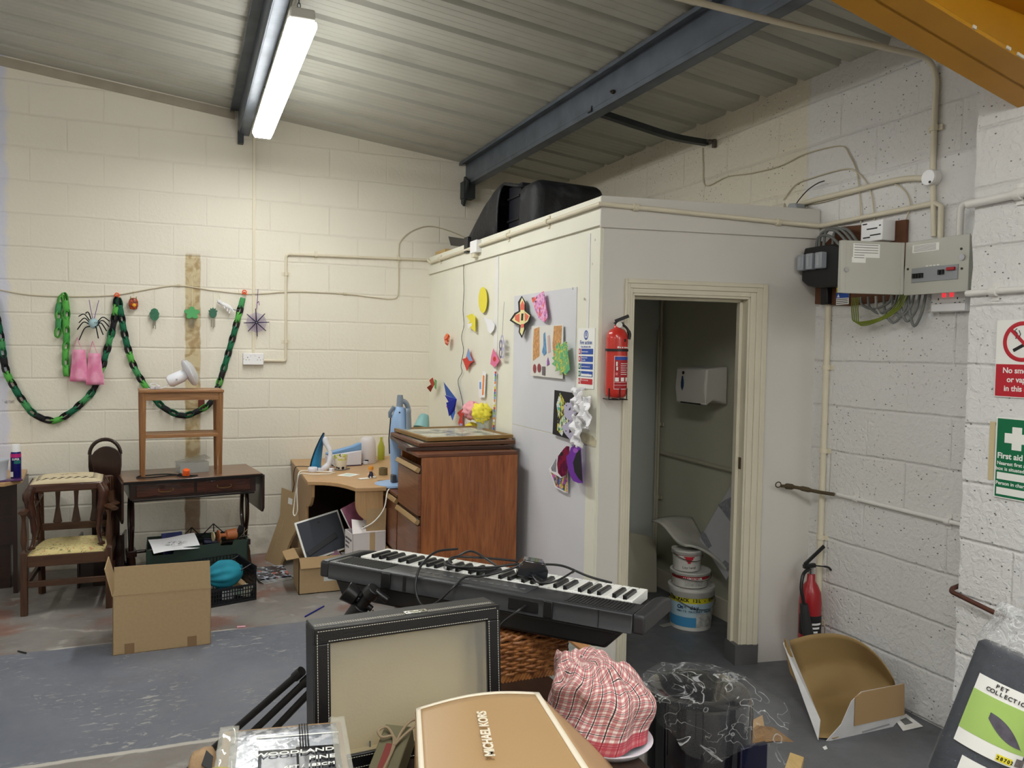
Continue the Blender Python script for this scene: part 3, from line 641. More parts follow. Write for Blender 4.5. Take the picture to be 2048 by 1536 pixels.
# door leaf swung open towards the room
hg=Vector((2.900,-3.745,0)); dl=Vector((-.972,.233,0)).normalized()
LM=frame(hg+Vector((0,0,1.876)),dl,(0,0,1)); z_=LM.to_3x3()@Vector((0,0,1)); sg=1 if z_.y<0 else -1
def LX(mb_,x0,x1,y0_,y1_,z0_,z1_): return mb_.bx(x0,x1,y0_,y1_,sg*z0_,sg*z1_)
mb=MB(LM); LX(mb,.004,.300,0,.226,0,.003); LX(mb,.276,.300,0,.226,-.018,.004); LX(mb,.004,.30,0,.004,-.018,0); LX(mb,.004,.30,.222,.226,-.018,0); LX(mb,.004,.018,0,.226,-.014,.007)
mb.build('door_leaf',m_met,cu,world=True,bevel=.002)
mb=MB(LM); mb.cyl((.277,.100,sg*.003),(.277,.100,sg*.012),.010,n=14); mb.build('lock',m_chrome,cu,world=True)
mb=MB(LM); LX(mb,.120,.245,.155,.214,.003,.0038); LX(mb,.185,.250,.132,.155,.003,.0038); mb.build('notice_label',m_pap,cu,world=True)
for k in range(6):
    mb=MB(LM); LX(mb,.128 if k<4 else .192,.240,.207-k*.011,.2095-k*.011,.0038,.0043); mb.build('printed_line',M_('grey_print',(110,110,110),.7),cu,world=True)
# supply fuses
sf=thing('supply_fuse_block','black supply head with three grey fuse carriers beside the cubicle','fuse holder',(2.95,-3.24,2.0))
mb=MB(); mb.prism([(-3.105,2.10),(-3.105,1.985),(-3.15,1.955),(-3.20,1.945),(-3.36,1.94),(-3.36,2.13),(-3.3,2.15),(-3.12,2.15)],YZ(3.004,0),.085); mb.build('body',m_blk,sf,world=True,bevel=.006)
for k,yv in enumerate((-3.125,-3.185,-3.25)): MB().bx(2.885,2.922,yv-.022,yv+.022,2.035,2.115).build('fuse_carrier',M_('carrier_grey',(158,164,172),.35),sf,world=True,bevel=.004); 
for k,yv in enumerate((-3.125,-3.185,-3.25)): MB().bx(2.881,2.886,yv-.006,yv+.006,2.05,2.10).build('clear_window',M_('clear_plastic',(225,230,235),.15,alpha=.5),sf,world=True)
MB().bar((2.985,-3.205,1.96),(2.99,-3.205,1.862),.05,.03,up=(1,0,0)).build('cable_entry',m_blk,sf,world=True,bevel=.005)
m_arm=M_('grey_cable',(112,114,112),.5)
for k,(y_a,y_b,h) in enumerate(((-3.15,-3.36,.10),(-3.17,-3.40,.125),(-3.20,-3.43,.13),(-3.26,-3.46,.12))):
    a=Vector((2.965,y_a,2.13)); b=Vector((2.965,y_b,2.06))
    run('looped_supply_cable','grey cable looping from the supply fuses behind the fuse board door','cable',[a,a+Vector((-.005,-.02,h*.7)),(a+b)/2+Vector((-.01,.0,h)),b+Vector((0,.03,h*.6)),b],.0075,m_arm,curve=6,n=8,group='grey supply cable loops over the fuses')
wn=plate('yellow and blue warning notice under the fuse board','sign','warning_notice',(2.999,-3.265,1.858),SX,UP,.082,.085,m_pap)
dec(wn,'yellow_panel',.0,.082,.060,.085,M_('warning_yellow',(214,190,50),.5)); dec(wn,'blue_panel',.0,.082,.032,.060,m_blu)
mb=MB(); mb.prism([(.008,.063),(.026,.063),(.017,.080)],lambda u,v,w_:(u,v,.0040+w_),.0006); mb.build('warning_triangle',m_ink,wn)
mb=MB(); mb.prism([(.006,.036),(.024,.036),(.015,.054)],lambda u,v,w_:(u,v,.0040+w_),.0006); mb.build('warning_triangle',m_pap,wn)
for k in range(3): dec(wn,'printed_line',.004,.076,.006+k*.009,.009+k*.009,m_ink,z=.0036)
tb=thing('timer_box','small white boxed timer with printed front above the fuse board','box',(2.97,-3.57,2.18))
MB().bx(2.925,3.004,-3.60,-3.475,2.135,2.228).build('body',m_sock,tb,world=True,bevel=.003)
for a_,b_,c_ in((.03,.09,2.19),(.01,.05,2.152),(.05,.11,2.160),(.10,.11,2.20),(.005,.03,2.215)): MB().bx(2.9235,2.9255,-3.48-b_,-3.48-a_,c_,c_+.0055).build('printed_line',m_ink,tb,world=True)
m_eg=M_('earth_cable',(128,140,52),.5)
R.seed(3)
for k in range(7):
    a=Vector((2.975,-3.44-k*.045,1.885)); b=Vector((2.975,-3.62-k*.03,1.885)); dp=.06+.012*(k%4)+.01*k
    run('hanging_loop_cable','grey cable looping below the fuse board','cable',[a,a+Vector((-.01,-.02,-dp*.6)),(a+b)/2+Vector((-.01,0,-dp)),b+Vector((-.01,.01,-dp*.6)),b],.006,m_arm if k!=2 else M_('light_grey_cable',(176,176,170),.5),curve=6,n=8,group='grey cable loops under the fuse board')
for k in range(4):
    a=Vector((2.965,-3.40-k*.012,1.885)); b=Vector((2.965,-3.68-k*.012,1.885))
    run('earth_wire','green and yellow earth wire hanging below the fuse board','cable',[a,a+Vector((-.01,-.01,-.075)),a+Vector((-.015,-.04,-.118-k*.006)),(a+b)/2+Vector((-.01,-.03,-.105)),b+Vector((-.01,.03,-.06)),b],.003,m_eg,curve=6,n=6,group='green and yellow earth wires')
socket('white double socket with two red lit switches under the fuse board',(3.022,-3.90,1.842),.165,.085,(-1,0,0),red=True)
MB()
# ---- extinguisher hung on the cubicle front
m_ext=M_('extinguisher_red',(196,44,34),.28,coat=.5); m_lab=M_('label_red',(168,26,34),.4)
def local(t_,w3): return WM[t_.name].inverted()@Vector(w3)
s0,z0=fr(1230,798,.05); ebm=frame(fp(s0,z0+.004,.058),FU,(0,0,1)) # x along wall, y up, z out or in
if (ebm.to_3x3()@Vector((0,0,1))).dot(FN)<0: EZ=-1
else: EZ=1
print('ext',s0,z0,fr(1230,645,.05),fr(1212,700,.05)[0],fr(1252,700,.05)[0])
ext=thing('fire_extinguisher','red powder extinguisher hung on the cubicle beside the doorway','fire extinguisher',mat=ebm)
er=.052; eh=fr(1233,657,.05)[1]-z0
prof=[(.0,0),(er*.6,.002),(er*.93,.012),(er,.03),(er,eh*.84),(er*.93,eh*.91),(er*.7,eh*.965),(er*.38,eh*.99),(.016,eh),(.014,eh+.012)]
MB().lathe(prof,32,axis=(0,1,0)).build('cylinder',m_ext,ext,smooth=True,ang=50)
def wrap(mb,r,a0,a1,y0,y1,t=.0007,n=14):
    """thin label round a cylinder whose axis is local Y; angle 0 faces the room"""
    o=[];i_=[]
    for k in range(n+1):
        a=a0+(a1-a0)*k/n; 
        for (rr_,L) in((r+t,o),(r,i_)):
            x_=math.sin(a)*rr_; z_=math.cos(a)*rr_*EZ; L.append((mb.P((x_,y0,z_)),mb.P((x_,y1,z_))))
    for k in range(n): mb.F(o[k][0],o[k+1][0],o[k+1][1],o[k][1]); mb.F(i_[k][1],i_[k+1][1],i_[k+1][0],i_[k][0]); mb.F(o[k][1],o[k+1][1],i_[k+1][1],i_[k][1]); mb.F(o[k][0],i_[k][0],i_[k+1][0],o[k+1][0])
    for k in(0,n): mb.F(o[k][0],o[k][1],i_[k][1],i_[k][0])
    return mb
L0,L1=-.55,1.15
def rows(t,items):
    for nm,a0,a1,y0,y1,mt,th in items: wrap(MB(),er,L0+(L1-L0)*a0,L0+(L1-L0)*a1,eh*y0,eh*y1,th).build(nm,mt,t,smooth=True)
rows(ext,[('label_border',0,1,.135,.60,m_pap,.0006),('instruction_label',.02,.98,.142,.595,m_lab,.0010),('blue_header',.04,.96,.545,.588,m_blu,.0013),
 ('fire_icon',.06,.26,.245,.30,m_pap,.0014),('fire_icon',.38,.58,.245,.30,m_pap,.0014),('fire_icon',.70,.90,.245,.30,m_pap,.0014),('label_rule',.03,.97,.232,.236,m_pap,.0014),('label_rule',.03,.97,.19,.194,m_pap,.0014),
 ('pictogram',.10,.18,.46,.52,m_pap,.0014),('pictogram',.12,.20,.40,.45,m_pap,.0014),('pictogram',.08,.20,.33,.37,M_('pale_red',(220,120,120),.5),.0014)]
 +[('printed_line',.36,.9-.1*(k%2),.49-k*.03,.498-k*.03,m_pap,.0014) for k in range(6)]+[('strap',-.75,1.4,.665,.70,m_blk,.004)]
 +[('brand_lettering',.15+.12*k,.15+.12*k+(.09 if k==0 else .06),.71,.728 if k else .735,m_pap,.0014) for k in range(7)]+[('flame_mark',.55,.66,.80,.84,m_blk,.0014)])
mb=MB(); mb.cyl((0,eh,0),(0,eh+.026,0),.012,n=12); mb.bar((-.012,eh+.030,0),(.058,eh+.058,0),.016,.005,up=(0,0,1)); mb.bar((-.016,eh+.022,0),(.03,eh+.022,0),.018,.008,up=(0,1,0)); mb.build('lever_head',m_blk,ext,bevel=.002)
MB().tube(spl([(.02,eh+.02,EZ*.002),(.045,eh-.002,EZ*.01),(.058,eh-.03,EZ*.012),(.055,eh-.055,EZ*.012)],5),[.006]*8+[.009]*8,10).build('nozzle',m_blk,ext,smooth=True)
MB().cyl((.004,eh+.012,EZ*.010),(.004,eh+.012,EZ*.026),.014,n=20).build('pressure_gauge',M_('gauge_white',(220,220,214),.3),ext,bevel=.002)
mb=MB(); 
for x_ in(-.045,.0,.045): mb.tube([(x_,.05,EZ*(er+.006 if x_==0 else .03)),(x_,-.004,EZ*(er+.006 if x_==0 else .03)),(x_,-.004,-EZ*.05)],.003,6)
mb.tube([(-.048,-.004,EZ*.035),(.048,-.004,EZ*.035)],.003,6); mb.build('wire_cradle',m_blk,ext)
# ---- CO2 extinguisher on the floor
c2=thing('fire_extinguisher','slim red extinguisher with black horn standing on the floor in the corner','fire extinguisher',(2.925,-3.235,0),rotz=-.15)
prof=[(.0,0),(.05,.0),(.055,.012),(.055,.36),(.050,.41),(.035,.445),(.021,.465),(.019,.50),(.017,.502)]
MB().lathe(prof,28).build('cylinder',M_('co2_red',(160,26,34),.35,coat=.3),c2,smooth=True,ang=50)
EZ=1
def wrapz(mb,r,a0,a1,z0,z1,t=.001,n=14):
    o=[];i_=[]
    for k in range(n+1):
        a=a0+(a1-a0)*k/n
        o.append([mb.P((math.sin(a)*(r+t),-math.cos(a)*(r+t),z)) for z in(z0,z1)]); i_.append([mb.P((math.sin(a)*r,-math.cos(a)*r,z)) for z in(z0,z1)])
    for k in range(n): mb.F(o[k][0],o[k+1][0],o[k+1][1],o[k][1]); mb.F(i_[k][1],i_[k+1][1],i_[k+1][0],i_[k][0]); mb.F(o[k][1],o[k+1][1],i_[k+1][1],i_[k][1]); mb.F(o[k][0],i_[k][0],i_[k+1][0],o[k+1][0])
    for k in(0,n): mb.F(o[k][0],o[k][1],i_[k][1],i_[k][0])
    return mb
wrapz(MB(),.055,-1.7,.9,.20,.30).build('black_label',m_ink,c2,smooth=True)
for k in range(3): wrapz(MB(),.056,-.4,.55-.2*k,.255-.02*k,.265-.02*k,.0006).build('printed_line',m_pap,c2)
for k in range(2): wrapz(MB(),.055,-.95+k*.55,-.5+k*.55,.055,.085).build('fire_icon',m_pap,c2)
mb=MB(); mb.cyl((0,0,.50),(0,0,.53),.014,n=12); mb.build('valve',m_chrome,c2)
mb=MB(); mb.tube(spl([(.0,0,.545),(.05,-.01,.54),(.085,-.015,.535),(.10,-.02,.52)],4),[.006]*6+[.009]*7,8,flat=(.6,1)); mb.bar((-.04,.0,.55),(.07,0,.64),.018,.008,up=(0,1,0)); mb.bar((-.045,0,.54),(.02,0,.545),.02,.02); mb.build('lever_head',m_blk,c2,bevel=.002)
MB().tube(spl([(-.02,-.01,.53),(-.065,-.03,.51),(-.085,-.045,.45),(-.080,-.055,.395),(-.075,-.06,.36)],5),.009,8).build('hose',m_blk,c2,smooth=True)
MB().tube([(-.078,-.060,.37),(-.07,-.066,.30),(-.035,-.078,.11)],[.020,.024,.030],16).build('discharge_horn',M_('horn_rubber',(40,40,42),.6),c2,smooth=True,ang=60)
# ============================================================= LEFT SIDE FURNITURE
m_mah=wood('mahogany',(52,26,18),(28,14,10),'X',.28,coat=.3); m_mahz=wood('mahogany_upright',(50,26,18),(26,13,10),'Z',.28,coat=.3)
m_mahd=wood('mahogany_drawer',(86,40,24),(40,18,12),'X',.25,coat=.4); m_mtop=wood('walnut_top',(128,88,58),(92,60,38),'X',.3,coat=.3)
m_black_edge=M_('ebonised_edge',(18,14,14),.3); m_brass=M_('old_brass_handle',(112,84,48),.4,metal=.7)
m_pine=wood('light_teak',(168,122,78),(132,90,54),'X',.4); m_pinez=wood('light_teak_upright',(164,118,74),(126,84,50),'Z',.4)
# --- drop leaf sofa table
ta=math.atan2(.129,.85); T0=Vector((-.356,-.829,0))
st=thing('drop_leaf_table','dark mahogany drop leaf table with two drawers against the back wall','table',tuple(T0),ta)
TW,TD,TH=.856,.50,.735
MB().bx(0,TW,0,TD,TH-.018,TH).build('table_top',m_mtop,st,bevel=.005)
mb=MB(); mb.bx(-.002,TW+.002,-.003,.002,TH-.019,TH-.003); mb.build('edge_band',m_black_edge,st,bevel=.002)
MB().bx(.04,TW-.04,.03,TD-.03,TH-.125,TH-.018).build('frieze',m_mah,st)
for i in range(2):
    x0=.075+i*.36; d=MB().bx(x0,x0+.345,.018,.032,TH-.108,TH-.030).build('drawer',m_mahd,st,bevel=.003)
    q=spl([(x0+.13,.016,TH-.060),(x0+.132,.008,TH-.076),(x0+.172,.006,TH-.082),(x0+.213,.008,TH-.076),(x0+.215,.016,TH-.060)],4)
    MB().tube(q,.003,6).build('handle',m_brass,d,smooth=True)
MB().bx(.05,TW-.05,.015,.028,TH-.135,TH-.125).build('drawer_rail',m_black_edge,st,bevel=.002)
for s_,x0 in((0,-.012),(1,TW+.0)): MB().prism([(0,TH-.01),(TD,TH-.01),(TD,TH-.24),(TD-.03,TH-.27),(.03,TH-.27),(0,TH-.24)],lambda u,v,w_:(x0+w_,u,v),.014).build('drop_leaf',m_mahz,st,bevel=.003)
for x0 in(.065,TW-.065):
    mb=MB()
    for s_ in(-1,1):
        c=TD/2; pts=spl([(x0,c+s_*.03,TH-.12),(x0,c+s_*.075,TH-.20),(x0,c+s_*.085,TH-.32),(x0,c+s_*.04,TH-.43),(x0,c+s_*.03,TH-.50)],5)
        mb.tube(pts,.014,8)
    e=mb.build('lyre_support',m_mahz,st,smooth=True)
    MB().bx(x0-.03,x0+.03,TD/2-.06,TD/2+.06,TH-.53,TH-.49).build('support_block',m_mah,st,bevel=.004)
    for s_ in(-1,1):
        MB().tube(spl([(x0,TD/2+s_*.04,TH-.52),(x0,TD/2+s_*.10,TH-.57),(x0,TD/2+s_*.18,TH-.66),(x0,TD/2+s_*.235,.012)],5),[.020]*6+[.016]*5+[.013]*5,8).build('sabre_leg',m_mahz,st,smooth=True)
        MB().box((x0,TD/2+s_*.238,.014),(.028,.03,.028)).build('brass_toe',M_('worn_brass',(150,132,104),.35,metal=.8),st,bevel=.004)
MB().tube([(.065,TD/2,TH-.51),(.25,TD/2,TH-.51),(TW/2,TD/2,TH-.51),(TW-.25,TD/2,TH-.51),(TW-.065,TD/2,TH-.51)],[.012,.010,.016,.010,.012],10).build('stretcher',m_mah,st,smooth=True)
# --- tall narrow side table standing on it
sb=thing('side_table','light teak side table with a shelf standing on the drop leaf table','table',tuple(T0+Vector((.092,.130,TH))),ta*.55)
W_,D_,H_=.50,.27,.57
MB().bx(-.008,W_+.008,-.008,D_,H_-.018,H_).build('table_top',m_pine,sb,bevel=.004)
MB().bx(.012,W_-.012,.008,.024,H_-.068,H_-.018).build('apron',m_pine,sb,bevel=.001)
MB().bx(.012,W_-.012,D_-.03,D_-.014,H_-.068,H_-.018).build('apron',m_pine,sb,bevel=.001)
for x0 in(.014,W_-.03): MB().bx(x0,x0+.016,.02,D_-.02,H_-.068,H_-.018).build('side_apron',m_pine,sb)
for x0 in(.014,W_-.014):
    for y0_ in(.014,D_-.02):
        mb=MB(); mb.tube([(x0,y0_,0),(x0,y0_,H_-.07),(x0,y0_,H_-.018)],[.013,.020,.020],4); mb.build('leg',m_pinez,sb,bevel=.002,label=None)
MB().bx(.012,W_-.012,.01,D_-.015,.255,.277).build('shelf',m_pine,sb,bevel=.002)
# --- white desk fan lying on top
Mf=WM[sb.name]@Matrix.Translation((.20,.13,H_)); 
fn=thing('desk_fan','small white electric fan lying tipped over on the side table','fan',mat=Mf)
m_fan=M_('fan_white',(226,228,236),.35)
mb=MB(); a=Vector((-.03,-.01,.045)); b=Vector((.085,.0,.10)); mb.tube([a,a.lerp(b,.15),a.lerp(b,.8),b],[.03,.042,.040,.030],20); mb.build('motor_body',m_fan,fn,smooth=True,ang=50)
fa_=(b-a).normalized(); fc=b+fa_*.016
mb=MB(); mb.lathe([(.002,-.016),(.05,-.02),(.085,-.012),(.096,.0),(.085,.010),(.002,.014)],28,o=fc,axis=fa_); mb.build('rear_guard',m_fan,fn,smooth=True)
m_mesh=M_('clear_guard',(214,218,224),.2,alpha=.45)
mb=MB(); mb.lathe([(.096,.004),(.09,.022),(.065,.040),(.03,.046),(.002,.048)],28,o=fc,axis=fa_); mb.build('front_guard',m_mesh,fn,smooth=True)
MB().cyl(a+Vector((.05,-.045,.02)),a+Vector((.05,-.040,.02)),.006,n=8).build('knob',m_grey,fn)
mb=MB(); mb.tube(spl([(-.03,0,.03),(-.06,-.04,.01),(-.10,-.02,.006),(-.14,-.03,.03),(-.11,.02,.035),(-.07,.0,.006),(-.12,-.05,.006),(-.15,-.02,.006)],5),.003,6); mb.build('lead',m_fan,fn,smooth=True)
for k,(x0,y0_) in enumerate(((-.125,-.05),(-.095,-.06))): MB().box((x0,y0_,.012),(.03,.022,.022),(0,0,k)).build('plug',M_('plug_dark_white',(200,200,204),.4),fn,bevel=.004)
# --- clear plastic case and flex on the table
Mg=Matrix.Translation(T0)@Matrix.Rotation(ta,4,'Z')
cs=thing('clear_case','clear plastic case lying under the side table on the mahogany table','case',mat=Mg@Matrix.Translation((.36,.20,TH))@Matrix.Rotation(.12,4,'Z'))
m_clr=M_('clear_box_plastic',(205,208,206),.12,alpha=.38,spec=.8)
mb=MB(); L_=.19;B_=.11;h=.07
for k in((0,L_,0,B_,0,.003),(0,L_,0,.003,0,h),(0,L_,B_-.003,B_,0,h),(0,.003,0,B_,0,h),(L_-.003,L_,0,B_,0,h)): mb.bx(*k)
mb.build('body',m_clr,cs,bevel=.001); MB().box((L_/2,B_/2,h+.012),(L_+.02,B_,.004),(.12,-.16,0)).build('lid',m_clr,cs)
mb=MB()
for k in range(7): mb.tube([(.05+k*.012,B_/2+.03*math.cos(q),h*.55+.025*math.sin(q)) for q in [i*2*PI/12 for i in range(12)]],.0022,5,closed=True)
mb.build('spring_coil',m_chrome,cs)
fx=thing('extension_flex','coiled black flex with an orange plug on the mahogany table','cable',mat=Mg@Matrix.Translation((.14,.09,TH)))
MB().tube(spl([(.22,.02,.006),(.12,.10,.006),(-.02,.08,.006),(-.05,.02,.006),(.04,-.01,.006),(.16,.04,.006),(.20,.02,.006),(.27,-.03,.006),(.30,-.07,.01),(.24,-.075,.006),(.18,-.03,.012),(.21,.0,.02)],6),.0042,6).build('flex',m_blk,fx,smooth=True)
MB().cyl((.235,-.03,.006),(.235,-.045,.05),.024,.022,n=8).build('plug',M_('orange_plug',(236,98,36),.45),fx,bevel=.004)
# --- armchair with yellow floral seat
m_oak=wood('dark_oak',(84,54,34),(54,32,20),'Z',.4); m_oakx=wood('dark_oak_rail',(88,58,36),(56,34,22),'X',.4)
g=NG('yellow_floral',.9); v=g.noise(g.P,14,4,2.2); w2=g.noise(g.P,23,3,1.5)
c=g.mix(g.ramp(g.ma('ABSOLUTE',g.sub(v,.5)),.0,.016,1.,0.),s2l((212,196,138)),s2l((104,96,66))); c=g.mix(g.mul(g.ramp(w2,.63,.67),.7),c,s2l((188,112,92))); c=g.mix(g.mul(g.ramp(g.noise(g.P,31,2,1.),.66,.69),.7),c,s2l((84,92,54))); g.col(c); m_flor=g.m
CX0,CX1=-.868,-.425
ch=thing('armchair','old oak armchair with a yellow floral seat holding an upturned stool','chair',((CX0+CX1)/2,-1.0,0))
hw=(CX1-CX0)/2
for s_ in(-1,1):
    MB().bx(s_*hw-.018,s_*hw+.018,-.018,.018,0,.375).build('front_leg',m_oak,ch,bevel=.003)
    MB().tube([(s_*hw*.88,.44,0),(s_*hw*.88,.41,.36),(s_*hw*.9,.43,.74)],[.022,.02,.018],4).build('rear_leg',m_oak,ch,bevel=.002)
    mb=MB(); mb.lathe([(.017,.375),(.011,.385),(.012,.40),(.018,.44),(.016,.49),(.010,.56),(.013,.585),(.02,.60)],16,o=(s_*hw,.0,0)); mb.build('arm_support',m_oak,ch,smooth=True)
    if s_<0: q=[(s_*hw,-.035,.612),(s_*hw,.04,.612),(s_*hw*.98,.14,.60),(s_*hw*.95,.26,.61),(s_*hw*.93,.43,.64)]
    else: q=[(s_*hw+.035,-.04,.612),(s_*hw+.01,.02,.612),(s_*hw-.01,.08,.612),(s_*hw+.025,.16,.606),(s_*hw,.27,.61),(s_*hw*.93,.43,.64)]
    MB().tube(spl(q,5),.024,8,flat=(.5,1)).build('arm',m_oakx,ch,smooth=True)
    MB().bx(s_*hw*.98-.011,s_*hw*.98+.011,.0,.42,.285,.345).build('side_rail',m_oak,ch)
    MB().bx(s_*hw*.98-.009,s_*hw*.98+.009,.0,.42,.155,.185).build('side_stretcher',m_oak,ch)
MB().bx(-hw,hw,-.012,.012,.285,.35).build('front_rail',m_oakx,ch,bevel=.003)
MB().bx(-hw,hw,.12,.14,.155,.19).build('stretcher',m_oakx,ch,bevel=.003) if False else MB().bx(-hw,hw,-.009,.009,.165,.20).build('stretcher',m_oakx,ch,bevel=.003)
MB().bx(-hw*.88,hw*.88,.40,.42,.285,.345).build('rear_rail',m_oakx,ch)
MB().bx(-hw*.88,hw*.88,.405,.425,.41,.455).build('back_rail',m_oakx,ch,bevel=.003)
MB().bx(-hw*.95,hw*.95,.425,.445,.69,.745).build('top_rail',m_oakx,ch,bevel=.008)
for x0 in(-.09,.0,.09):
    mb=MB(); n_=[(-.017,.455),(-.026,.46),(-.022,.48),(-.010,.56),(-.012,.62),(-.020,.73),(.020,.73),(.012,.62),(.010,.56),(.022,.48),(.026,.46),(.017,.455)]
    mb.prism([(x0*1.15+u,v) for u,v in n_],lambda u,v,w_:(u,.412+w_+(v-.455)*.09,v),.012); mb.build('back_splat',m_oak,ch,bevel=.002)
mb=MB()
def seatf(u,v):
    x=(u-.5)*2; y=v; w_=hw-.016-.03*v**2; e=(1-abs(x)**6)*(1-abs(2*v-1)**6)
    return (x*w_,-.004+y*.40,.35+.030*e)
mb.grid(seatf,18,14); mb.build('seat',m_flor,ch,smooth=True,solid=.004); MB().bx(-hw+.018,hw-.018,0,.40,.34,.352).build('seat_base',m_oakx,ch)
# --- needlepoint stool on the chair seat
g=NG('needlepoint',.95); e1=g.ma('ABSOLUTE',g.sub(g.x,0.)); e2=g.ma('ABSOLUTE',g.sub(g.y,.15))
bd=g.ma('MAXIMUM',g.mul(g.ramp(g.ma('ABSOLUTE',g.sub(e1,.150)),.010,.014,1.,0.),g.ramp(e2,.105,.112,1.,0.)),g.mul(g.ramp(g.ma('ABSOLUTE',g.sub(e2,.098)),.011,.016,1.,0.),g.ramp(e1,.155,.16,1.,0.)))
mot=g.ramp(g.ma('SINE',g.add(g.mul(g.x,150.),g.mul(g.ma('SINE',g.mul(g.y,200.)),1.8))),-.2,.2)
c=g.mix(g.mul(g.mul(bd,mot),.9),s2l((204,190,158)),s2l((52,42,32))); cen=g.mul(g.ramp(g.ma('SQRT',g.add(g.mul(g.x,g.x),g.mul(e2,g.mul(e2,5.)))),.05,.085,1.,0.),g.ramp(g.noise(g.P,30,3,1.),.46,.56)); c=g.mix(g.mul(cen,.8),c,s2l((112,84,62))); g.col(c); g.nrm(g.bump(g.noise(g.P,220,2),.5,.002)); m_needle=g.m
m_wal=wood('walnut_stool',(86,50,32),(52,28,18),'X',.28,coat=.3); m_walz=wood('walnut_leg',(80,44,28),(46,24,16),'Z',.25,coat=.4)
so_=thing('needlepoint_stool','walnut stool with a needlepoint cushion standing on the armchair seat','stool',((-.855-.455)/2,-.945,.378),rotz=.06)
sw=.185
MB().bx(-sw-.01,sw+.01,0,.30,.335,.385).build('seat_frame',m_wal,so_,bevel=.010)
mb=MB(); mb.grid(lambda u,v:((u-.5)*2*(sw+.004),.006+v*.288,.383+.032*(1-abs(2*u-1)**5)*(1-abs(2*v-1)**5)),20,14); mb.build('cushion',m_needle,so_,smooth=True,solid=.003)
MB().bx(-sw,sw,.008,.292,.375,.385).build('cushion_base',m_needle,so_)
for s_ in(-1,1):
    for y0_ in(.02,.27):
        k=s_; p_=[(k*(sw-.01),y0_,.37),(k*(sw+.010),y0_-.006,.33),(k*(sw+.008),y0_-.004,.28),(k*(sw-.008),y0_,.18),(k*(sw-.016),y0_,.08),(k*(sw-.008),y0_-.006,.028),(k*(sw-.002),y0_-.012,.010),(k*(sw-.002),y0_-.012,.0)]
        MB().tube(spl(p_,4),[.03]*4+[.032]*4+[.026]*4+[.017]*4+[.012]*4+[.012]*4+[.022]*4+[.020],10).build('cabriole_leg',m_walz,so_,smooth=True)
# --- dark rack with rounded boards and a hand hole
rk=thing('wooden_rack','tall dark wooden rack with rounded tops and hand hole beside the armchair','rack',(-.50,-.50,0),rotz=-.05)
def rboard(w_,top,holed):
    """outline, optionally with an arched handle cut as a ring band"""
    o=[(-w_*.9,.0),(-w_*.9,.52),(-w_*.72,.70)]+[(-w_*math.cos(q)*(1.0),top-.085+.085*math.sin(q)) for q in [i*PI/14 for i in range(15)]]+[(w_*.95,.70),(w_*.9,.52),(w_*.9,.0)]
    return o
mb=MB(); mb.prism(rboard(.088,.925,0),lambda u,v,w_:(u+.02,w_,v),.016); mb.build('front_board',m_mahz,rk,bevel=.004)
mb=MB(); w_=.10
mb.prism([(-w_*.8,.0),(-w_*.8,.6),(-w_,.78),(-w_,.86),(w_,.86),(w_,.78),(w_*.8,.6),(w_*.8,.0)],lambda u,v,q:(u,.10+q,v),.016)
mb.build('rear_board',m_mahz,rk,bevel=.003)
mb=MB(); mb.tube([(-math.cos(q)*w_*.93,.108,.86+.10*math.sin(q)) for q in [i*PI/16 for i in range(17)]],.012,8,flat=(1.,.8)); mb.build('hoop_handle',m_mahz,rk,smooth=True)
MB().bx(-.13,.12,.016,.10,.03,.05).build('shelf',m_mah,rk,bevel=.002); MB().bx(-.07,.09,.016,.10,.45,.465).build('shelf',m_mah,rk,bevel=.002)
MB().bx(-.15,-.135,-.02,.13,0,.34).build('side_panel',m_mahz,rk,bevel=.003); MB().bx(.115,.13,-.02,.13,0,.34).build('side_panel',m_mahz,rk,bevel=.003); MB().bx(-.135,.115,.0,.012,.03,.33).build('lower_front',m_mah,rk)
# --- desk at the left edge
m_bee=wood('beech_laminate',(194,158,114),(180,142,100),'X',.4); m_bees=wood('beech_panel',(194,158,114),(178,142,100),'Z',.45)
ld=thing('side_desk','beech topped desk with a dark panel at the left edge','desk',(-1.6,-.3,0))
MB().prism([(-2.2,-.62),(-1.03,-.62),(-.955,-.50),(-1.00,-.05),(-2.2,-.05)],lambda u,v,w_:(u,v,.705+w_),.025).build('desk_top',m_bee,ld,world=True,bevel=.003)
MB().bx(-2.15,-.99,-.44,-.425,.30,.705).build('modesty_panel',m_mah,ld,world=True)
MB().bx(-2.15,-1.05,-.36,-.33,.0,.32).build('back_panel',m_mah,ld,world=True); MB().bx(-1.01,-.985,-.50,-.10,0,.705).build('end_panel',m_mahz,ld,world=True)
# spray can, tub
g0=az(48,950,.73); sc=thing('spray_can','blue and magenta aerosol can with a white cap on the side desk','aerosol can',(-1.0,-.44,.73))
MB().lathe([(0,0),(.028,0),(.030,.004),(.030,.155),(.026,.172)],24).build('can',M_('can_navy',(30,28,112),.25,metal=.2),sc,smooth=True,ang=50)
wrapz(MB(),.030,-3.1,3.1,.135,.158,.0006,24).build('magenta_band',M_('can_magenta',(188,34,120),.3),sc,smooth=True); wrapz(MB(),.030,-.2,1.1,.095,.115,.0010).build('green_panel',M_('can_teal',(30,110,110),.3),sc,smooth=True)
MB().lathe([(.0265,.165),(.0265,.212),(.024,.218),(0,.219)],24).build('cap',m_sock,sc,smooth=True,ang=50)
text('SUPER','lettering',m_pap,sc,(-.016,-.0312,.118),(1,0,0),(0,0,1),.018,world=False,bold=.0004,sx=.8); MB().bx(-.026,-.010,-.0312,-.0302,.012,.045).build('barcode_label',m_pap,sc)
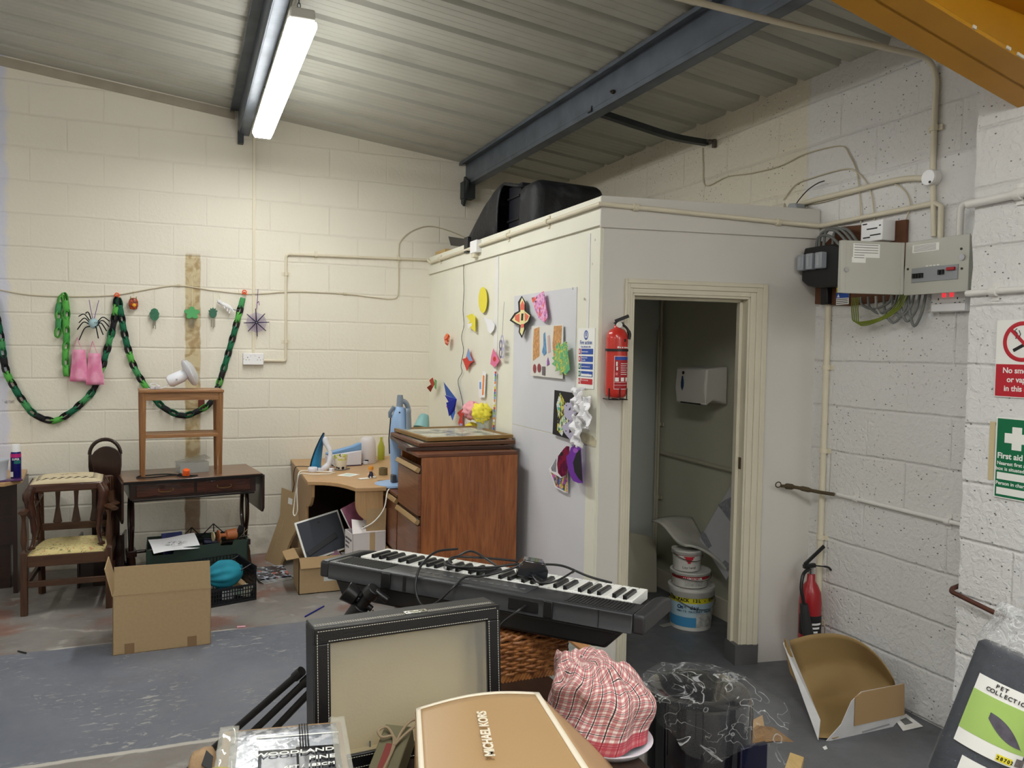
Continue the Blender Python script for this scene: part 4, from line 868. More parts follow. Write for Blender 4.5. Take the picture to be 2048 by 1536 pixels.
tb_=thing('white_tub','white plastic tub on the side desk at the left edge','tub',(-1.085,-.52,.73)); MB().lathe([(0,0),(.046,0),(.058,.12),(.062,.124),(.062,.135),(.058,.135),(.056,.124),(.044,.005),(0,.005)],28,cap=False).build('tub',M_('tub_white',(206,212,224),.35),tb_,smooth=True,ang=50)
bk=thing('purple_packet','purple printed packet lying under the tub on the side desk','packet',(-1.02,-.545,.7301),rotz=.3); MB().bx(-.07,.07,-.04,.04,0,.007).build('packet',M_('purple_print',(84,36,96),.4,var=.5,vs=30),bk,bevel=.002)
# --- beige carton in front
g=NG('kraft_card',.75); c=g.mix(g.ramp(g.noise(g.vec(g.x,g.mul(g.y,1.),g.mul(g.z,1.)),70,3),.3,.7,0.,.25),s2l((180,154,116)),s2l((162,136,100))); g.col(c); m_kraft=g.m
m_kraft2=M_('kraft_inside',(146,114,72),.8,var=.1); m_tape=M_('brown_tape',(140,112,80),.3)
ct=thing('cardboard_carton','plain beige carton with a raised flap standing on the floor before the mahogany table','cardboard box',(-.343,-1.835,0),rotz=.01)
MB().bx(0,.472,0,.004,0,.308).build('front_panel',m_kraft,ct); MB().bx(0,.472,.28,.284,0,.308).build('rear_panel',m_kraft,ct)
for x0 in(0,.468): MB().bx(x0,x0+.004,0,.28,0,.308).build('side_panel',m_kraft,ct)
MB().bx(0,.472,0,.284,0,.004).build('base',m_kraft2,ct)
mb=MB(); mb.prism([(.002,.310),(.470,.304),(.466,.452),(.008,.458),(.008,.345)],lambda u,v,w_:(u,-.002+(v-.308)*.03+w_,v),.004); mb.build('front_flap',m_kraft,ct)
mb=MB(); mb.prism([(.0,.308),(.28,.308),(.272,.45),(.01,.45)],lambda u,v,w_:(-.002-(v-.308)*.25+w_,u,v),.004); mb.build('side_flap',m_kraft,ct); mb=MB(); mb.prism([(.01,.308),(.28,.308),(.272,.42),(.01,.42)],lambda u,v,w_:(.468+(v-.308)*.1-w_*1-.03,u,v),.004)
mb=MB(); mb.prism([(.002,0),(.470,0),(.466,.14),(.008,.14)],lambda u,v,w_:(u,.284+v*.5,.308-v*.86+w_),.004); mb.build('rear_flap',m_kraft,ct)
for x0 in(.055,.355): MB().bx(x0,x0+.046,-.0008,0,0,.055).build('tape_strip',m_tape,ct)
# --- green crate with bits and pieces
m_gcr=M_('dark_green_card',(44,62,54),.6,var=.08); gc=thing('green_box','dark green open box of odds and ends under the mahogany table','box',(-.232,-.75,0),rotz=.02)
GL,GD,GH=.625,.34,.285
mb=MB(); mb.prism([(0,.0),(GL,.0),(GL,GH),(GL-.02,GH+.012),(GL-.09,GH+.012),(GL-.10,GH-.02),(GL-.17,GH-.02),(GL-.18,GH),(.17,GH-.012),(.16,GH-.05),(.04,GH-.05),(.03,GH-.012),(0,GH-.01)],lambda u,v,w_:(u,w_,v),.006); mb.build('front_panel',m_gcr,gc)
MB().bx(0,GL,GD-.006,GD,0,GH).build('rear_panel',m_gcr,gc)
for x0 in(0,GL-.006): MB().bx(x0,x0+.006,0,GD,0,GH).build('side_panel',m_gcr,gc)
MB().bx(0,GL,0,GD,0,.006).build('base',m_gcr,gc)
GM=WM[gc.name]
g=NG('pencil_drawing',.8); q=g.ramp(g.ma('ABSOLUTE',g.sub(g.noise(g.vec(g.mul(g.x,1.),g.mul(g.y,3.),0.),9,5,2.),.5)),.0,.045,1.,0.); msk=g.ramp(g.ma('SQRT',g.add(g.mul(g.x,g.x),g.mul(g.y,g.mul(g.y,4.)))),.05,.095,1.,0.)
c=g.mix(g.mul(q,g.mul(msk,.9)),s2l((236,236,240)),s2l((70,70,76))); g.col(c); m_draw=g.m
pm=thing('pencil_drawing_sheet','white sheet with a dark pencil drawing lying over the green box edge','paper',mat=GM@Matrix.Translation((.17,.045,GH+.012))@Euler((.32,-.02,.22)).to_matrix().to_4x4())
mb=MB(); mb.grid(lambda u,v:((u-.5)*.29,(v-.5)*.17,.006*math.sin(u*5+v*3)-.014*max(0,.3-v)),12,8); mb.build('sheet',m_draw,pm,solid=.0008)
MB().prism([(.0,.0),(.11,.0),(.11,.05),(.0,.05)],lambda u,v,w_:(u-.13,-.085-w_*0-.002*v,-.02-v+.02),.001)
for (lab,col,px,py,s_,rr) in (('blue illustrated book standing in the green box behind the drawing',(58,66,130),.16,.20,(.13,.02,.16),(-.5,.0,.2)),('dark blue bottle shaped tin in the green box',(30,32,58),.40,.17,(.10,.06,.06),(0,.1,.1))):
    b_=thing('odd_book' if 'book' in lab else 'dark_tin',lab,'book' if 'book' in lab else 'tin',mat=GM@Matrix.Translation((px,py,GH-.03))@Euler(rr).to_matrix().to_4x4())
    if 'book' in lab: MB().box((0,0,.0),s_).build('cover',M_('blue_cover',col,.35,var=.5,vs=18),b_,bevel=.003); MB().box((0,0,.002),(s_[0]-.006,s_[1]-.006,s_[2])).build('pages',m_pap,b_)
    else: MB().cyl((-.05,0,0),(.05,0,0),.028,n=18).build('body',M_('navy_tin',col,.3,metal=.2),b_,bevel=.003); MB().cyl((.05,0,0),(.065,0,0),.018,n=14).build('cap',M_('gold_cap',(150,130,90),.4),b_)
ot=thing('orange_reel','orange and cream plastic reel on its side at the right end of the green box','reel',mat=GM@Matrix.Translation((.49,.13,GH+.022))@Euler((0,0,.25)).to_matrix().to_4x4())
m_or=M_('orange_tan',(186,112,70),.45); MB().lathe([(.008,-.05),(.04,-.05),(.04,-.042),(.014,-.038),(.014,0),(.034,.006),(.040,.07),(.034,.075),(.01,.075)],22,axis=(1,0,0)).build('reel',m_or,ot,smooth=True,ang=40); MB().lathe([(.01,-.085),(.032,-.085),(.032,-.078),(.01,-.07)],20,axis=(1,0,0)).build('end_cap',M_('cream_plastic',(206,190,150),.45),ot,smooth=True,ang=40)
MB().tube([(.07+0,.03*math.cos(q),.03*math.sin(q)) for q in [i*2*PI/16 for i in range(16)]],.005,6,closed=True).build('rim',m_or,ot)
for k,(px,rz,sc_) in enumerate(((.27,.3,1.),(.42,-.1,1.15))):
    wf=thing('wire_frame_stand','folded black wire stand poking out of the green box, '+('behind the drawing' if k==0 else 'beside the orange reel'),'wire stand',mat=GM@Matrix.Translation((px,.22,GH-.03))@Euler((.25,0,rz)).to_matrix().to_4x4())
    mb=MB(); s=sc_
    for a,b in(((-.10,0,0),(-.0,0,.11)),((.10,0,0),(0,0,.11)),((-.10,0,0),(.1,0,.05)),((0,0,.11),(0,.03,0)),((-.05,0,.055),(.04,0,0)),((.05,0,.055),(-.04,0,.0)),((-.1,0,.03),(.1,0,.0))): mb.cyl(Vector(a)*s,Vector(b)*s,.0035,n=6)
    mb.build('wires',m_blk,wf)
bc=thing('bulldog_clip','silver clip standing at the right end of the green box','clip',mat=GM@Matrix.Translation((.585,.10,GH-.015))@Euler((0,.4,.3)).to_matrix().to_4x4())
mb=MB(); mb.cyl((-.02,0,0),(.02,0,.09),.003,n=6).cyl((.02,0,0),(-.005,0,.09),.003,n=6).cyl((.0,.02,.02),(.05,.01,.05),.003,n=6); mb.build('arms',m_chrome,bc); MB().box((-.02,.02,.07),(.035,.02,.05)).build('jaw',m_ink,bc,bevel=.002)
# --- black mesh crate with teal bag
bcx=thing('black_crate','black plastic mesh crate behind the beige carton','crate',(-.22,-1.31,0),rotz=.272)
BL,BD,BH=.66,.36,.215
m_bp=M_('crate_black',(22,22,28),.4)
def lattice(mb,x0,x1,z0_,z1_,T,nx,nz,t=.005,w_=.005):
    for i in range(nx+1): u=x0+(x1-x0)*i/nx; mb.prism([(u-w_/2,z0_),(u+w_/2,z0_),(u+w_/2,z1_),(u-w_/2,z1_)],T,t)
    for j in range(nz+1): v=z0_+(z1_-z0_)*j/nz; mb.prism([(x0,v-w_/2),(x1,v-w_/2),(x1,v+w_/2),(x0,v+w_/2)],T,t)
mb=MB(); lattice(mb,0,BL,.0,.10,lambda u,v,w_:(u,w_,v),40,4); mb.prism([(0,-.0),(BL,0),(BL,.016),(0,.016)],lambda u,v,w_:(u,w_-.003,v),.01); mb.prism([(0,.095),(BL,.095),(BL,.107),(0,.107)],lambda u,v,w_:(u,w_-.003,v),.01); mb.build('front_grille',m_bp,bcx)
mb=MB(); lattice(mb,0,BL,.0,BH,lambda u,v,w_:(u,BD-w_,v),30,7); mb.build('rear_grille',m_bp,bcx)
for x0,nm in((0,'side_grille'),(BL-.006,'side_grille')):
    mb=MB(); lattice(mb,0,BD,.0,BH,lambda u,v,w_:(x0+w_,u,v),18,7,w_=.008); mb.prism([(0,BH-.02),(BD,BH-.02),(BD,BH),(0,BH)],lambda u,v,w_:(x0-.004+w_,u,v),.014); mb.prism([(0,0),(.02,0),(.02,BH),(0,BH)],lambda u,v,w_:(x0-.002+w_,u,v),.01); mb.build(nm,m_bp,bcx)
MB().bx(0,BL,0,BD,0,.006).build('base',m_bp,bcx)
for y0_ in(.06,.30): MB().tube([(BL-.01,y0_,BH),(BL-.10,y0_-.01,BH-.035),(BL-.16,y0_-.02,BH-.08)],.005,6).build('hinged_bail',m_bp,bcx)
BM=WM[bcx.name]
g=NG('teal_cloth',.8); c=g.mix(g.ramp(g.noise(g.P,10,3),.3,.7),s2l((20,122,146)),s2l((28,142,166))); g.col(c); m_teal=g.m
tg=thing('teal_bag','bunched teal cloth bag in the black crate','bag',mat=BM@Matrix.Translation((.50,.11,.165))@Euler((0,-.12,-.3)).to_matrix().to_4x4())
def pouch(u,v,rx,ry,rz,pl=.06,n_=11,seed=0):
    a=u*2*PI; t=v*PI; r=math.sin(t); ples=1+pl*(math.cos(t)*.5+.5)*math.sin(n_*a+seed)*r; x=rx*-math.cos(t); 
    nn=noise.noise(Vector((x*14+seed,math.cos(a)*r*1.4,math.sin(a)*r*1.4)))
    return (x,ry*math.cos(a)*r*ples*(1+.12*nn),rz*math.sin(a)*r*ples*(1+.12*nn))
mb=MB(); mb.grid(lambda u,v:pouch(1-u,1-v if False else v,.11,.085,.085,.10,10),60,28,closeu=True); mb.build('bag',m_teal,tg,smooth=True)
mb=MB(); mb.tube(spl([(.10,0,.0),(.105,.02,.025),(.10,-.02,.03),(.108,0,.0)],4),.006,6); mb.build('drawstring',M_('teal_cord',(16,96,120),.7),tg)
R.seed(5)
for k,(x_,y_,z_,s_,rot,col,lab) in enumerate(((.585,.15,.09,(.17,.12,.004),(.35,.25,.5),(178,150,112),'torn cardboard piece in the black crate'),(.56,.06,.05,(.08,.02,.04),(0,.2,.1),(150,170,160),'pale green packet low in the black crate'),(.50,.05,.045,(.07,.02,.05),(0,.1,.2),(204,208,214),'white packet low in the middle of the black crate'),(.62,.05,.055,(.05,.03,.075),(.1,.3,.1),(214,214,196),'cream roll standing at the right of the black crate'))):
    o_=thing('torn_card' if k==0 else 'small_packet',lab,'cardboard' if k==0 else 'packet',mat=BM@Matrix.Translation((x_,y_,z_))@Euler(rot).to_matrix().to_4x4()); MB().box((0,0,0),s_).build('piece',M_('piece_%d'%k,col,.6,var=.2,vs=20),o_,bevel=.002)
# --- glossy magazines on the floor
for k in range(4):
    mg=thing('glossy_magazine','shiny blue covered magazine on the floor by the leaning cardboard' if k==3 else 'magazine in the low floor pile under the shiny blue one','magazine',(.555,-.64,.001+k*.008),rotz=.25-.06*k,group=None if k==3 else 'lower magazines in the floor pile')
    g=NG('glossy_cover_%d'%k,.18); c=g.mix(g.ramp(g.noise(g.P,22,4,1.),.5,.62),s2l((24,30,52)),s2l((190,200,214))); c=g.mix(g.mul(g.ramp(g.noise(g.P,13,2),.6,.65),.8),c,s2l((190,90,60))); g.col(c)
    MB().bx(-.105,.105,-.15,.15,0,.0065).build('pages',m_pap if k<3 else g.m,mg,bevel=.001)
    MB().bx(-.106,.106,-.151,.151,.0062,.0072).build('cover',g.m,mg)
# --- flat cardboard leaning at the wall
A_=az(529,1119,0); B_=az(558,1134,0); T_=ay(563,975,-.03); nn=(B_-A_).cross(T_-A_).normalized()
def onpl(x,y): d=ray(x,y); t=(A_-CAM).dot(nn)/d.dot(nn); return CAM+d*t
lc=thing('leaning_flat_carton','flattened brown carton with taped edge leaning between the wall and the desk','cardboard box',tuple(A_)); 
q=[A_,B_,onpl(583,1075),onpl(604,1040),onpl(606,991),T_,onpl(560,1030)]
if nn.dot(CAM-A_)<0: nn=-nn
mb=MB(); quadplate(mb,q,.0,nn) if False else quadplate(mb,[p+nn*0 for p in q],-.02,nn); mb.build('panel',m_kraft,lc,world=True,bevel=.002)
mb=MB(); e1,e2=onpl(572,1030),onpl(545,1110); mb.bar(e1+nn*.001,e2+nn*.001,.006,.002,up=nn); mb.build('tape_seam',M_('pale_tape',(176,160,126),.35),lc,world=True)
mb=MB(); p=[onpl(577,995),onpl(585,998),onpl(584,1010),onpl(576,1007)]; quadplate(mb,p,.0008,nn); mb.build('paper_label',m_pap,lc,world=True)
# --- small things on the floor
for nm,lab,cat,p0_,p1_,r_,col in (('blue_stick','thin blue stick lying on the floor left of the keyboard','stick',(610,1233),(648,1212),.004,(30,34,140)),('pink_chalk','stub of pink and white chalk on the painted line','chalk',(474,1254),(491,1253),.005,(244,180,200)),('black_scrap','small black scrap on the paint edge at the left','scrap',(36,1302),(52,1306),.004,(24,24,26))):
    a=az(*p0_,r_+.001); b=az(*p1_,r_+.001); t=thing(nm,lab,cat,tuple(a)); MB().cyl(a,b,r_,n=8).build('rod',M_(nm+'_mat',col,.5),t,world=True)
# ============================================================= DESK CORNER
m_bk=M_('desk_dark_panel',(70,44,30),.5)  # plain dark brown for inner desk panels, plinths and finger recesses
dk=thing('corner_desk','beech corner desk with a curved front edge in the corner by the cubicle','desk',(.74,-.02,0))
def bez(a,b,c,d,n=10): 
    a,b,c,d=map(lambda p:Vector((*p,0)),(a,b,c,d)); return [((1-t)**3*a+3*(1-t)**2*t*b+3*(1-t)*t*t*c+t**3*d).xy for t in[i/n for i in range(n+1)]]
out=[(1.845,-.02),(.755,-.02),(.735,-1.085)]+[tuple(p) for p in bez((.735,-1.085),(.84,-1.10),(.93,-1.16),(.985,-1.41),12)][1:]+[(1.10,-1.425),(1.175,-1.43),(1.175,-1.16),(1.845,-1.16)]
mb=MB(); mb.prism(out,lambda u,v,w_:(u,v,.703+w_),.027); mb.build('desk_top',m_bee,dk,world=True,bevel=.004)
mb=MB(); mb.prism([(-.03,.0),(-.03,.70),(-1.07,.70),(-1.06,.62),(-1.00,.56),(-.92,.53),(-.80,.51),(-.80,.0)],lambda u,v,w_:(.765+w_,u,v),.020); mb.build('end_panel',m_bees,dk,world=True,bevel=.002)
mb=MB(); mb.prism([(.985,.703),(1.16,.703),(1.16,.50)]+[(1.16-.03-.145*math.sin(q),.50+.12*(1-math.cos(q))) for q in [i*PI/2/8 for i in range(9)]],lambda u,v,w_:(u,-1.405+w_,v),.020); mb.build('curved_panel',m_bees,dk,world=True,bevel=.002)
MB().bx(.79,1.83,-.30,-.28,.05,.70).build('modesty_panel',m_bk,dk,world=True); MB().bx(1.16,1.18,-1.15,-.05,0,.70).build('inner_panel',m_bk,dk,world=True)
Z0=.7305
# --- iron standing on its heel
g=NG('iron_blue',.25); c=g.mix(g.ramp(g.z,.05,.2),s2l((36,128,176)),s2l((24,84,120))); g.col(c)
ir=thing('steam_iron','blue and white steam iron standing on its heel at the left of the desk','iron',(.885,-.62,Z0),rotz=-.42)
def ironp(h): 
    t=h/.27; return (-.052+.085*t**1.5, .055*(1-t**2.2)**.6 if t<1 else 0)
mb=MB(); n_=14
ring=[]
for i in range(n_+1):
    h=.265*i/n_; x0,wd=ironp(h); ring.append([mb.P((x0,s_*wd,h)) for s_ in(-1,1)]+[mb.P((x0-.008,s_*wd,h)) for s_ in(1,-1)])
for a,b in zip(ring,ring[1:]):
    for k in range(4): mb.F(a[k],a[(k+1)%4],b[(k+1)%4],b[k])
mb.F(*ring[0]); mb.build('sole_plate',M_('sole_dark',(22,50,66),.25,metal=.5),ir,smooth=True)
mb=MB(); mb.grid(lambda u,v:((lambda x0,wd,a:(x0+.002+math.sin(a)*(.058-.030*v)*(1-v**3),math.cos(a)*wd*.96,v*.262))(*ironp(v*.262),u*PI)),14,16); mb.build('water_tank',g.m,ir,smooth=True,solid=.002)
mb=MB(); mb.tube(spl([(.03,0,.005),(.062,0,.04),(.075,0,.10),(.066,0,.15),(.045,0,.19),(.028,0,.235)],5),[.024]*5+[.020]*5+[.016]*5+[.018]*5+[.022]*5+[.008],12,flat=(1,.9)); mb.build('handle',m_fan,ir,smooth=True)
MB().box((.078,0,.13),(.012,.018,.03)).build('steam_button',M_('button_blue',(60,150,196),.4),ir,bevel=.003)
MB().tube(spl([(.05,.0,.03),(.09,.0,.008),(.16,-.02,.005),(.20,.06,.005)],5),.0035,6).build('cord',M_('grey_cord',(90,92,96),.5),ir,smooth=True)
# --- pale blue wedge shaped appliance + white upright cylinder
m_lb=M_('powder_blue',(120,162,208),.35); m_w2=M_('cool_white',(222,222,232),.3)
hv=thing('hand_vacuum','blue topped white wedge shaped appliance lying behind the mug','appliance',(1.08,-.47,Z0),rotz=.12)
mb=MB(); mb.prism([(-.13,0),(.13,0),(.13,.115),(-.13,.088)],lambda u,v,w_:(u,-.035+w_,v),.07); mb.build('body',m_w2,hv,bevel=.010)
mb=MB(); mb.prism([(-.13,.086),(.13,.112),(.13,.170),(.06,.145),(-.13,.104)],lambda u,v,w_:(u,-.03+w_,v),.06); mb.build('blue_top',m_lb,hv,bevel=.008)
MB().bx(-.02,.13,-.037,.037,.0,.006).build('dark_foot',M_('purple_dark',(60,40,70),.5),hv)
kt=thing('white_canister','rounded white upright canister near the wall on the desk','canister',(1.283,-.36,Z0))
MB().lathe([(0,0),(.064,0),(.067,.006),(.064,.10),(.058,.165),(.048,.19),(.03,.20),(0,.203)],30).build('body',M_('canister_white',(214,208,208),.3),kt,smooth=True,ang=60)
MB().box((-.02,-.066,.025),(.025,.006,.012)).build('dark_label',m_ink,kt)
MB().box((-.035,-.09,.012),(.035,.025,.024),(0,0,.6)).build('plug',m_w2,kt,bevel=.004)
MB().tube(spl([(-.05,-.09,.01),(-.10,-.07,.006),(-.2,-.06,.005),(-.32,-.03,.005)],5),.003,6).build('cord',m_blk,kt,smooth=True)
# --- mug
g=NG('mug_print',.25); v=g.vor(g.P,26); c=g.mix(g.ramp(v,.26,.30,1.,0.),s2l((226,220,204)),s2l((34,34,42))); c=g.mix(g.mul(g.ramp(g.z,.068,.07),g.ramp(g.noise(g.P,30,2),.5,.52)),c,s2l((196,206,98))); g.col(c)
mg=thing('patterned_mug','white mug with dark spots on the desk beside the iron','mug',(1.03,-.635,Z0))
MB().lathe([(0,0),(.036,0),(.038,.004),(.049,.103),(.045,.103),(.035,.006),(0,.006)],28,cap=False).build('cup',g.m,mg,smooth=True,ang=50)
MB().tube(spl([(-.043,.0,.085),(-.072,0,.08),(-.072,0,.04),(-.040,0,.025)],5),.004,8).build('handle',g.m,mg,smooth=True)
# --- sockets, leads
ex=thing('plug_cluster','white extension plug with tangled leads at the left edge of the desk','plug',(.825,-.70,Z0),rotz=.2)
MB().lathe([(0,0),(.03,0),(.033,.004),(.033,.028),(.028,.034),(0,.034)],20).build('adaptor',m_w2,ex,smooth=True,ang=40)
for k,(x_,y_) in enumerate(((.05,-.02),(.115,-.06),(.10,.05))): MB().box((x_,y_,.014),(.035,.026,.028),(0,.1,k*.7)).build('plug',m_w2,ex,bevel=.004)
wl=M_('white_lead',(232,230,220),.45)
P_=lambda pts,z=Z0+.004: [az(x,y,z) if y<962 else None for x,y in pts]
run('white_lead','white lead looping off the left end of the desk','cable',[Vector(p) for p in ((.96,-.80,Z0+.006),(.90,-.86,Z0+.006),(.80,-.84,Z0+.006),(.735,-.78,Z0+.004),(.718,-.76,Z0-.03),(.705,-.74,.60),(.695,-.73,.50),(.69,-.74,.455),(.70,-.75,.44),(.715,-.76,.48),(.712,-.75,.60),(.722,-.72,.70),(.74,-.70,Z0+.006),(.80,-.68,Z0+.006),(.87,-.74,Z0+.006),(.95,-.78,Z0+.006))],.004,wl,curve=5,n=7)
run('black_lead','black lead hanging behind the left end of the desk','cable',[(.86,-.50,Z0+.005),(.78,-.46,Z0+.006),(.735,-.47,Z0),(.722,-.48,.66),(.728,-.47,.61),(.718,-.46,.55)],.003,m_blk,curve=5,n=6)
for nm,lab,x_,y_,rz,col in (('white_card','pale diamond shaped card lying flat on the desk','' ,0,0,0),): pass
cdp=thing('flat_card','small pale blue card lying flat in the middle of the desk','card',(1.035,-.905,Z0),rotz=.75); MB().bx(-.055,.055,-.055,.055,0,.0015).build('card',m_pap,cdp); MB().bx(-.035,.035,-.035,.035,.0015,.002).build('picture',M_('pale_teal',(196,212,204),.5),cdp)
fg=thing('toy_figure','tiny seated toy figure with orange hair near the desk front','toy figure',(1.155,-1.06,Z0),rotz=.3)
mb=MB(); mb.lathe([(0,0),(.016,.002),(.018,.015),(.013,.035),(.006,.042)],14); mb.build('torso',M_('toy_navy',(38,44,70),.5),fg,smooth=True)
mb=MB(); mb.lathe([(0,.040),(.013,.045),(.016,.058),(.012,.070),(0,.073)],14); mb.build('head',M_('toy_skin',(232,182,140),.5),fg,smooth=True)
mb=MB(); mb.lathe([(.017,.056),(.018,.066),(.014,.077),(0,.081)],14,cap=False); mb.build('hair',M_('toy_hair',(226,150,44),.5),fg,smooth=True)
for s_ in(-1,1): MB().tube([(s_*.006,-.008,.006),(s_*.02,-.035,.006)],.006,8).build('leg',M_('toy_white',(220,216,210),.5),fg,smooth=True); MB().tube([(s_*.014,0,.034),(s_*.03,-.012,.018)],.004,8).build('arm',M_('toy_skin',(232,182,140),.5),fg,smooth=True)
pc_=thing('white_scrap','white paper scraps beside the toy figure','paper',(1.10,-1.10,Z0),rotz=.2); MB().box((0,0,.003),(.07,.03,.004),(.05,.03,.2)).build('scrap',m_pap,pc_)
bb=thing('tape_roll','dull brown tape roll standing by the blue tower','tape',(1.262,-.965,Z0)); MB().lathe([(.018,0),(.03,0),(.03,.05),(.018,.05),(.018,0)],22,cap=False).build('roll',M_('old_tape',(110,96,66),.5),bb,smooth=True,ang=40)
bo=thing('squeezy_bottle','yellow green bottle against the wall behind the blue tower','bottle',(1.42,-.22,Z0)); MB().lathe([(0,0),(.026,0),(.028,.01),(.028,.10),(.014,.14),(.010,.15),(.010,.175),(0,.176)],20).build('body',M_('olive_yellow',(170,172,58),.3),bo,smooth=True,ang=50)
# --- low teak cabinet with the blue tower
m_teak=wood('teak_veneer',(168,102,54),(122,66,32),'Z',.38,coat=.15); m_teakd=wood('teak_dark',(120,70,40),(84,44,24),'X',.4); m_teakf=wood('teak_front',(134,82,54),(98,56,36),'Y',.35,coat=.2)
m_goldh=M_('brushed_handle',(176,146,104),.35,metal=.4)
def cabinet(nm,lab,x0,x1,y0,y1,h,drs):
    t=thing(nm,lab,'cabinet',((x0+x1)/2,(y0+y1)/2,0)); c=Vector(((x0+x1)/2,(y0+y1)/2,0)); W=x1-x0;D=y1-y0
    mb=MB(); mb.bx(-W/2+.02,W/2,-D/2,-D/2+.018,.02,h-.02); mb.build('side_panel',m_teak,t,bevel=.002)
    mb=MB(); mb.bx(-W/2+.02,W/2,D/2-.018,D/2,.02,h-.02); mb.build('side_panel',m_teak,t,bevel=.002)
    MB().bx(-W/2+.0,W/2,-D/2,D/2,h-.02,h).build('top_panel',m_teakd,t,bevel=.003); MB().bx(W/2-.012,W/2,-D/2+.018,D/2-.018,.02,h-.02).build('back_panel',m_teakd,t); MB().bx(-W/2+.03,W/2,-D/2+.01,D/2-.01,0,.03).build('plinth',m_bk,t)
    for z0_,z1_ in drs:
        d=MB().bx(-W/2,-W/2+.02,-D/2+.004,D/2-.004,z0_,z1_-.045).build('drawer_front',m_teakf,t,bevel=.003)
        MB().box((-W/2-.001,0,z1_-.023),(.028,D-.01,.030),(0,.5,0)).build('handle',m_goldh,d,bevel=.004)
        MB().bx(-W/2+.012,-W/2+.02,-D/2+.004,D/2-.004,z1_-.045,z1_).build('finger_recess',m_bk,d)
    return t
c2_=cabinet('low_teak_cabinet','lower teak drawer cabinet beside the corner desk under the blue tower',1.19,1.78,-1.63,-1.175,.715,[(.04,.35),(.36,.695)])
c1_=cabinet('teak_filing_cabinet','tall teak filing cabinet with picture frames on top against the cubicle','' and 0 or 1.19,1.785,-2.10,-1.645,1.02,[(.04,.355),(.365,.665),(.675,.955)])
MB().cyl((-.299,-.215,.66),(-.305,-.215,.66),.007,n=10).build('lock',m_chrome,c1_)
tw=thing('blue_tower_cleaner','tall light blue and grey steam cleaner standing on a blue disc base','steam cleaner',(1.285,-1.30,.717))
m_tb=M_('tower_blue',(146,176,214),.35); m_tg=M_('tower_grey',(126,138,152),.4)
mb=MB(); mb.lathe([(0,0),(.125,0),(.13,.006),(.128,.016),(.10,.022),(0,.024)],32,o=(-.03,-.02,0)); mb.build('disc_base',m_tb,tw,smooth=True,ang=50)
mb=MB(); mb.lathe([(.052,.022),(.050,.06),(.056,.18),(.060,.28),(.057,.38),(.048,.45),(.030,.50),(.012,.52)],28,sx=1,sy=.9); mb.build('body',m_tb,tw,smooth=True)
mb=MB(); mb.grid(lambda u,v:(.028+.002-0*v+.048*math.cos((u-.5)*PI)*(1-.5*max(0,v-.7)),.060*math.sin((u-.5)*PI)*(1-.6*max(0,v-.65)),.10+.40*v),12,14); mb.build('grey_back',m_tg,tw,smooth=True,solid=.004)
mb=MB(); mb.tube(spl([(.04,.0,.40),(.062,0,.47),(.045,0,.53),(.012,0,.55)],5),.016,10); mb.tube([(-.055,.02,.44),(-.06,.01,.47),(-.035,0,.51)],.013,10); mb.build('carry_handle',m_tg,tw,smooth=True)
mb=MB(); mb.tube([(.0,0,.48),(.003,0,.56),(.003,0,.585)],[.022,.021,.018],14); mb.build('top_tube',m_tg,tw,smooth=True)
MB().cyl((-.012,-.052,.475),(-.012,-.050,.475),.006,n=10).build('screw_cap',m_blk,tw)
MB().box((-.045,-.04,.045),(.03,.05,.06)).build('foot_block',M_('tower_dark',(70,76,84),.4),tw,bevel=.006)
MB().tube([(-.055,.03,.2),(-.06,.03,.3),(-.052,.03,.40),(-.05,.03,.45)],.004,6).build('cord',m_blk,tw)
run('white_lead','white lead dropping from the blue tower base to the white carton','cable',[(1.20,-1.42,.715),(1.175,-1.45,.70),(1.15,-1.47,.60),(1.09,-1.46,.52),(1.02,-1.42,.47)],.0045,wl,curve=5,n=7)
# --- teal desk lamp behind
lmp=thing('desk_lamp','small teal desk lamp with its head turned down behind the filing cabinet','lamp',(1.70,-.45,Z0)); m_tl=M_('lamp_teal',(132,178,178),.4)
hd=ax(846,842,1.66); hl=hd-Vector((1.70,-.45,Z0))
ax_=Vector((-.28,-.25,-.92)).normalized()
MB().lathe([(.014,-.055),(.030,-.05),(.040,-.03),(.062,.055),(.060,.055),(.037,-.028),(.010,-.045)],28,o=hl,axis=ax_,cap=False).build('lamp_shade',m_tl,lmp,smooth=True,ang=60)
MB().lathe([(0,-.03),(.02,-.02),(.03,.015),(.02,.04),(0,.045)],18,o=hl,axis=ax_).build('bulb',M_('bulb_glass',(210,210,200),.2),lmp,smooth=True)
MB().lathe([(0,0),(.075,0),(.078,.008),(.07,.018),(0,.022)],26).build('base',m_tl,lmp,smooth=True,ang=50)
MB().tube(spl([(0,0,.02),(.02,.0,.15),tuple(hl+Vector((.05,.03,.02))),tuple(hl-ax_*.045)],6),.006,8).build('arm',m_tl,lmp,smooth=True)
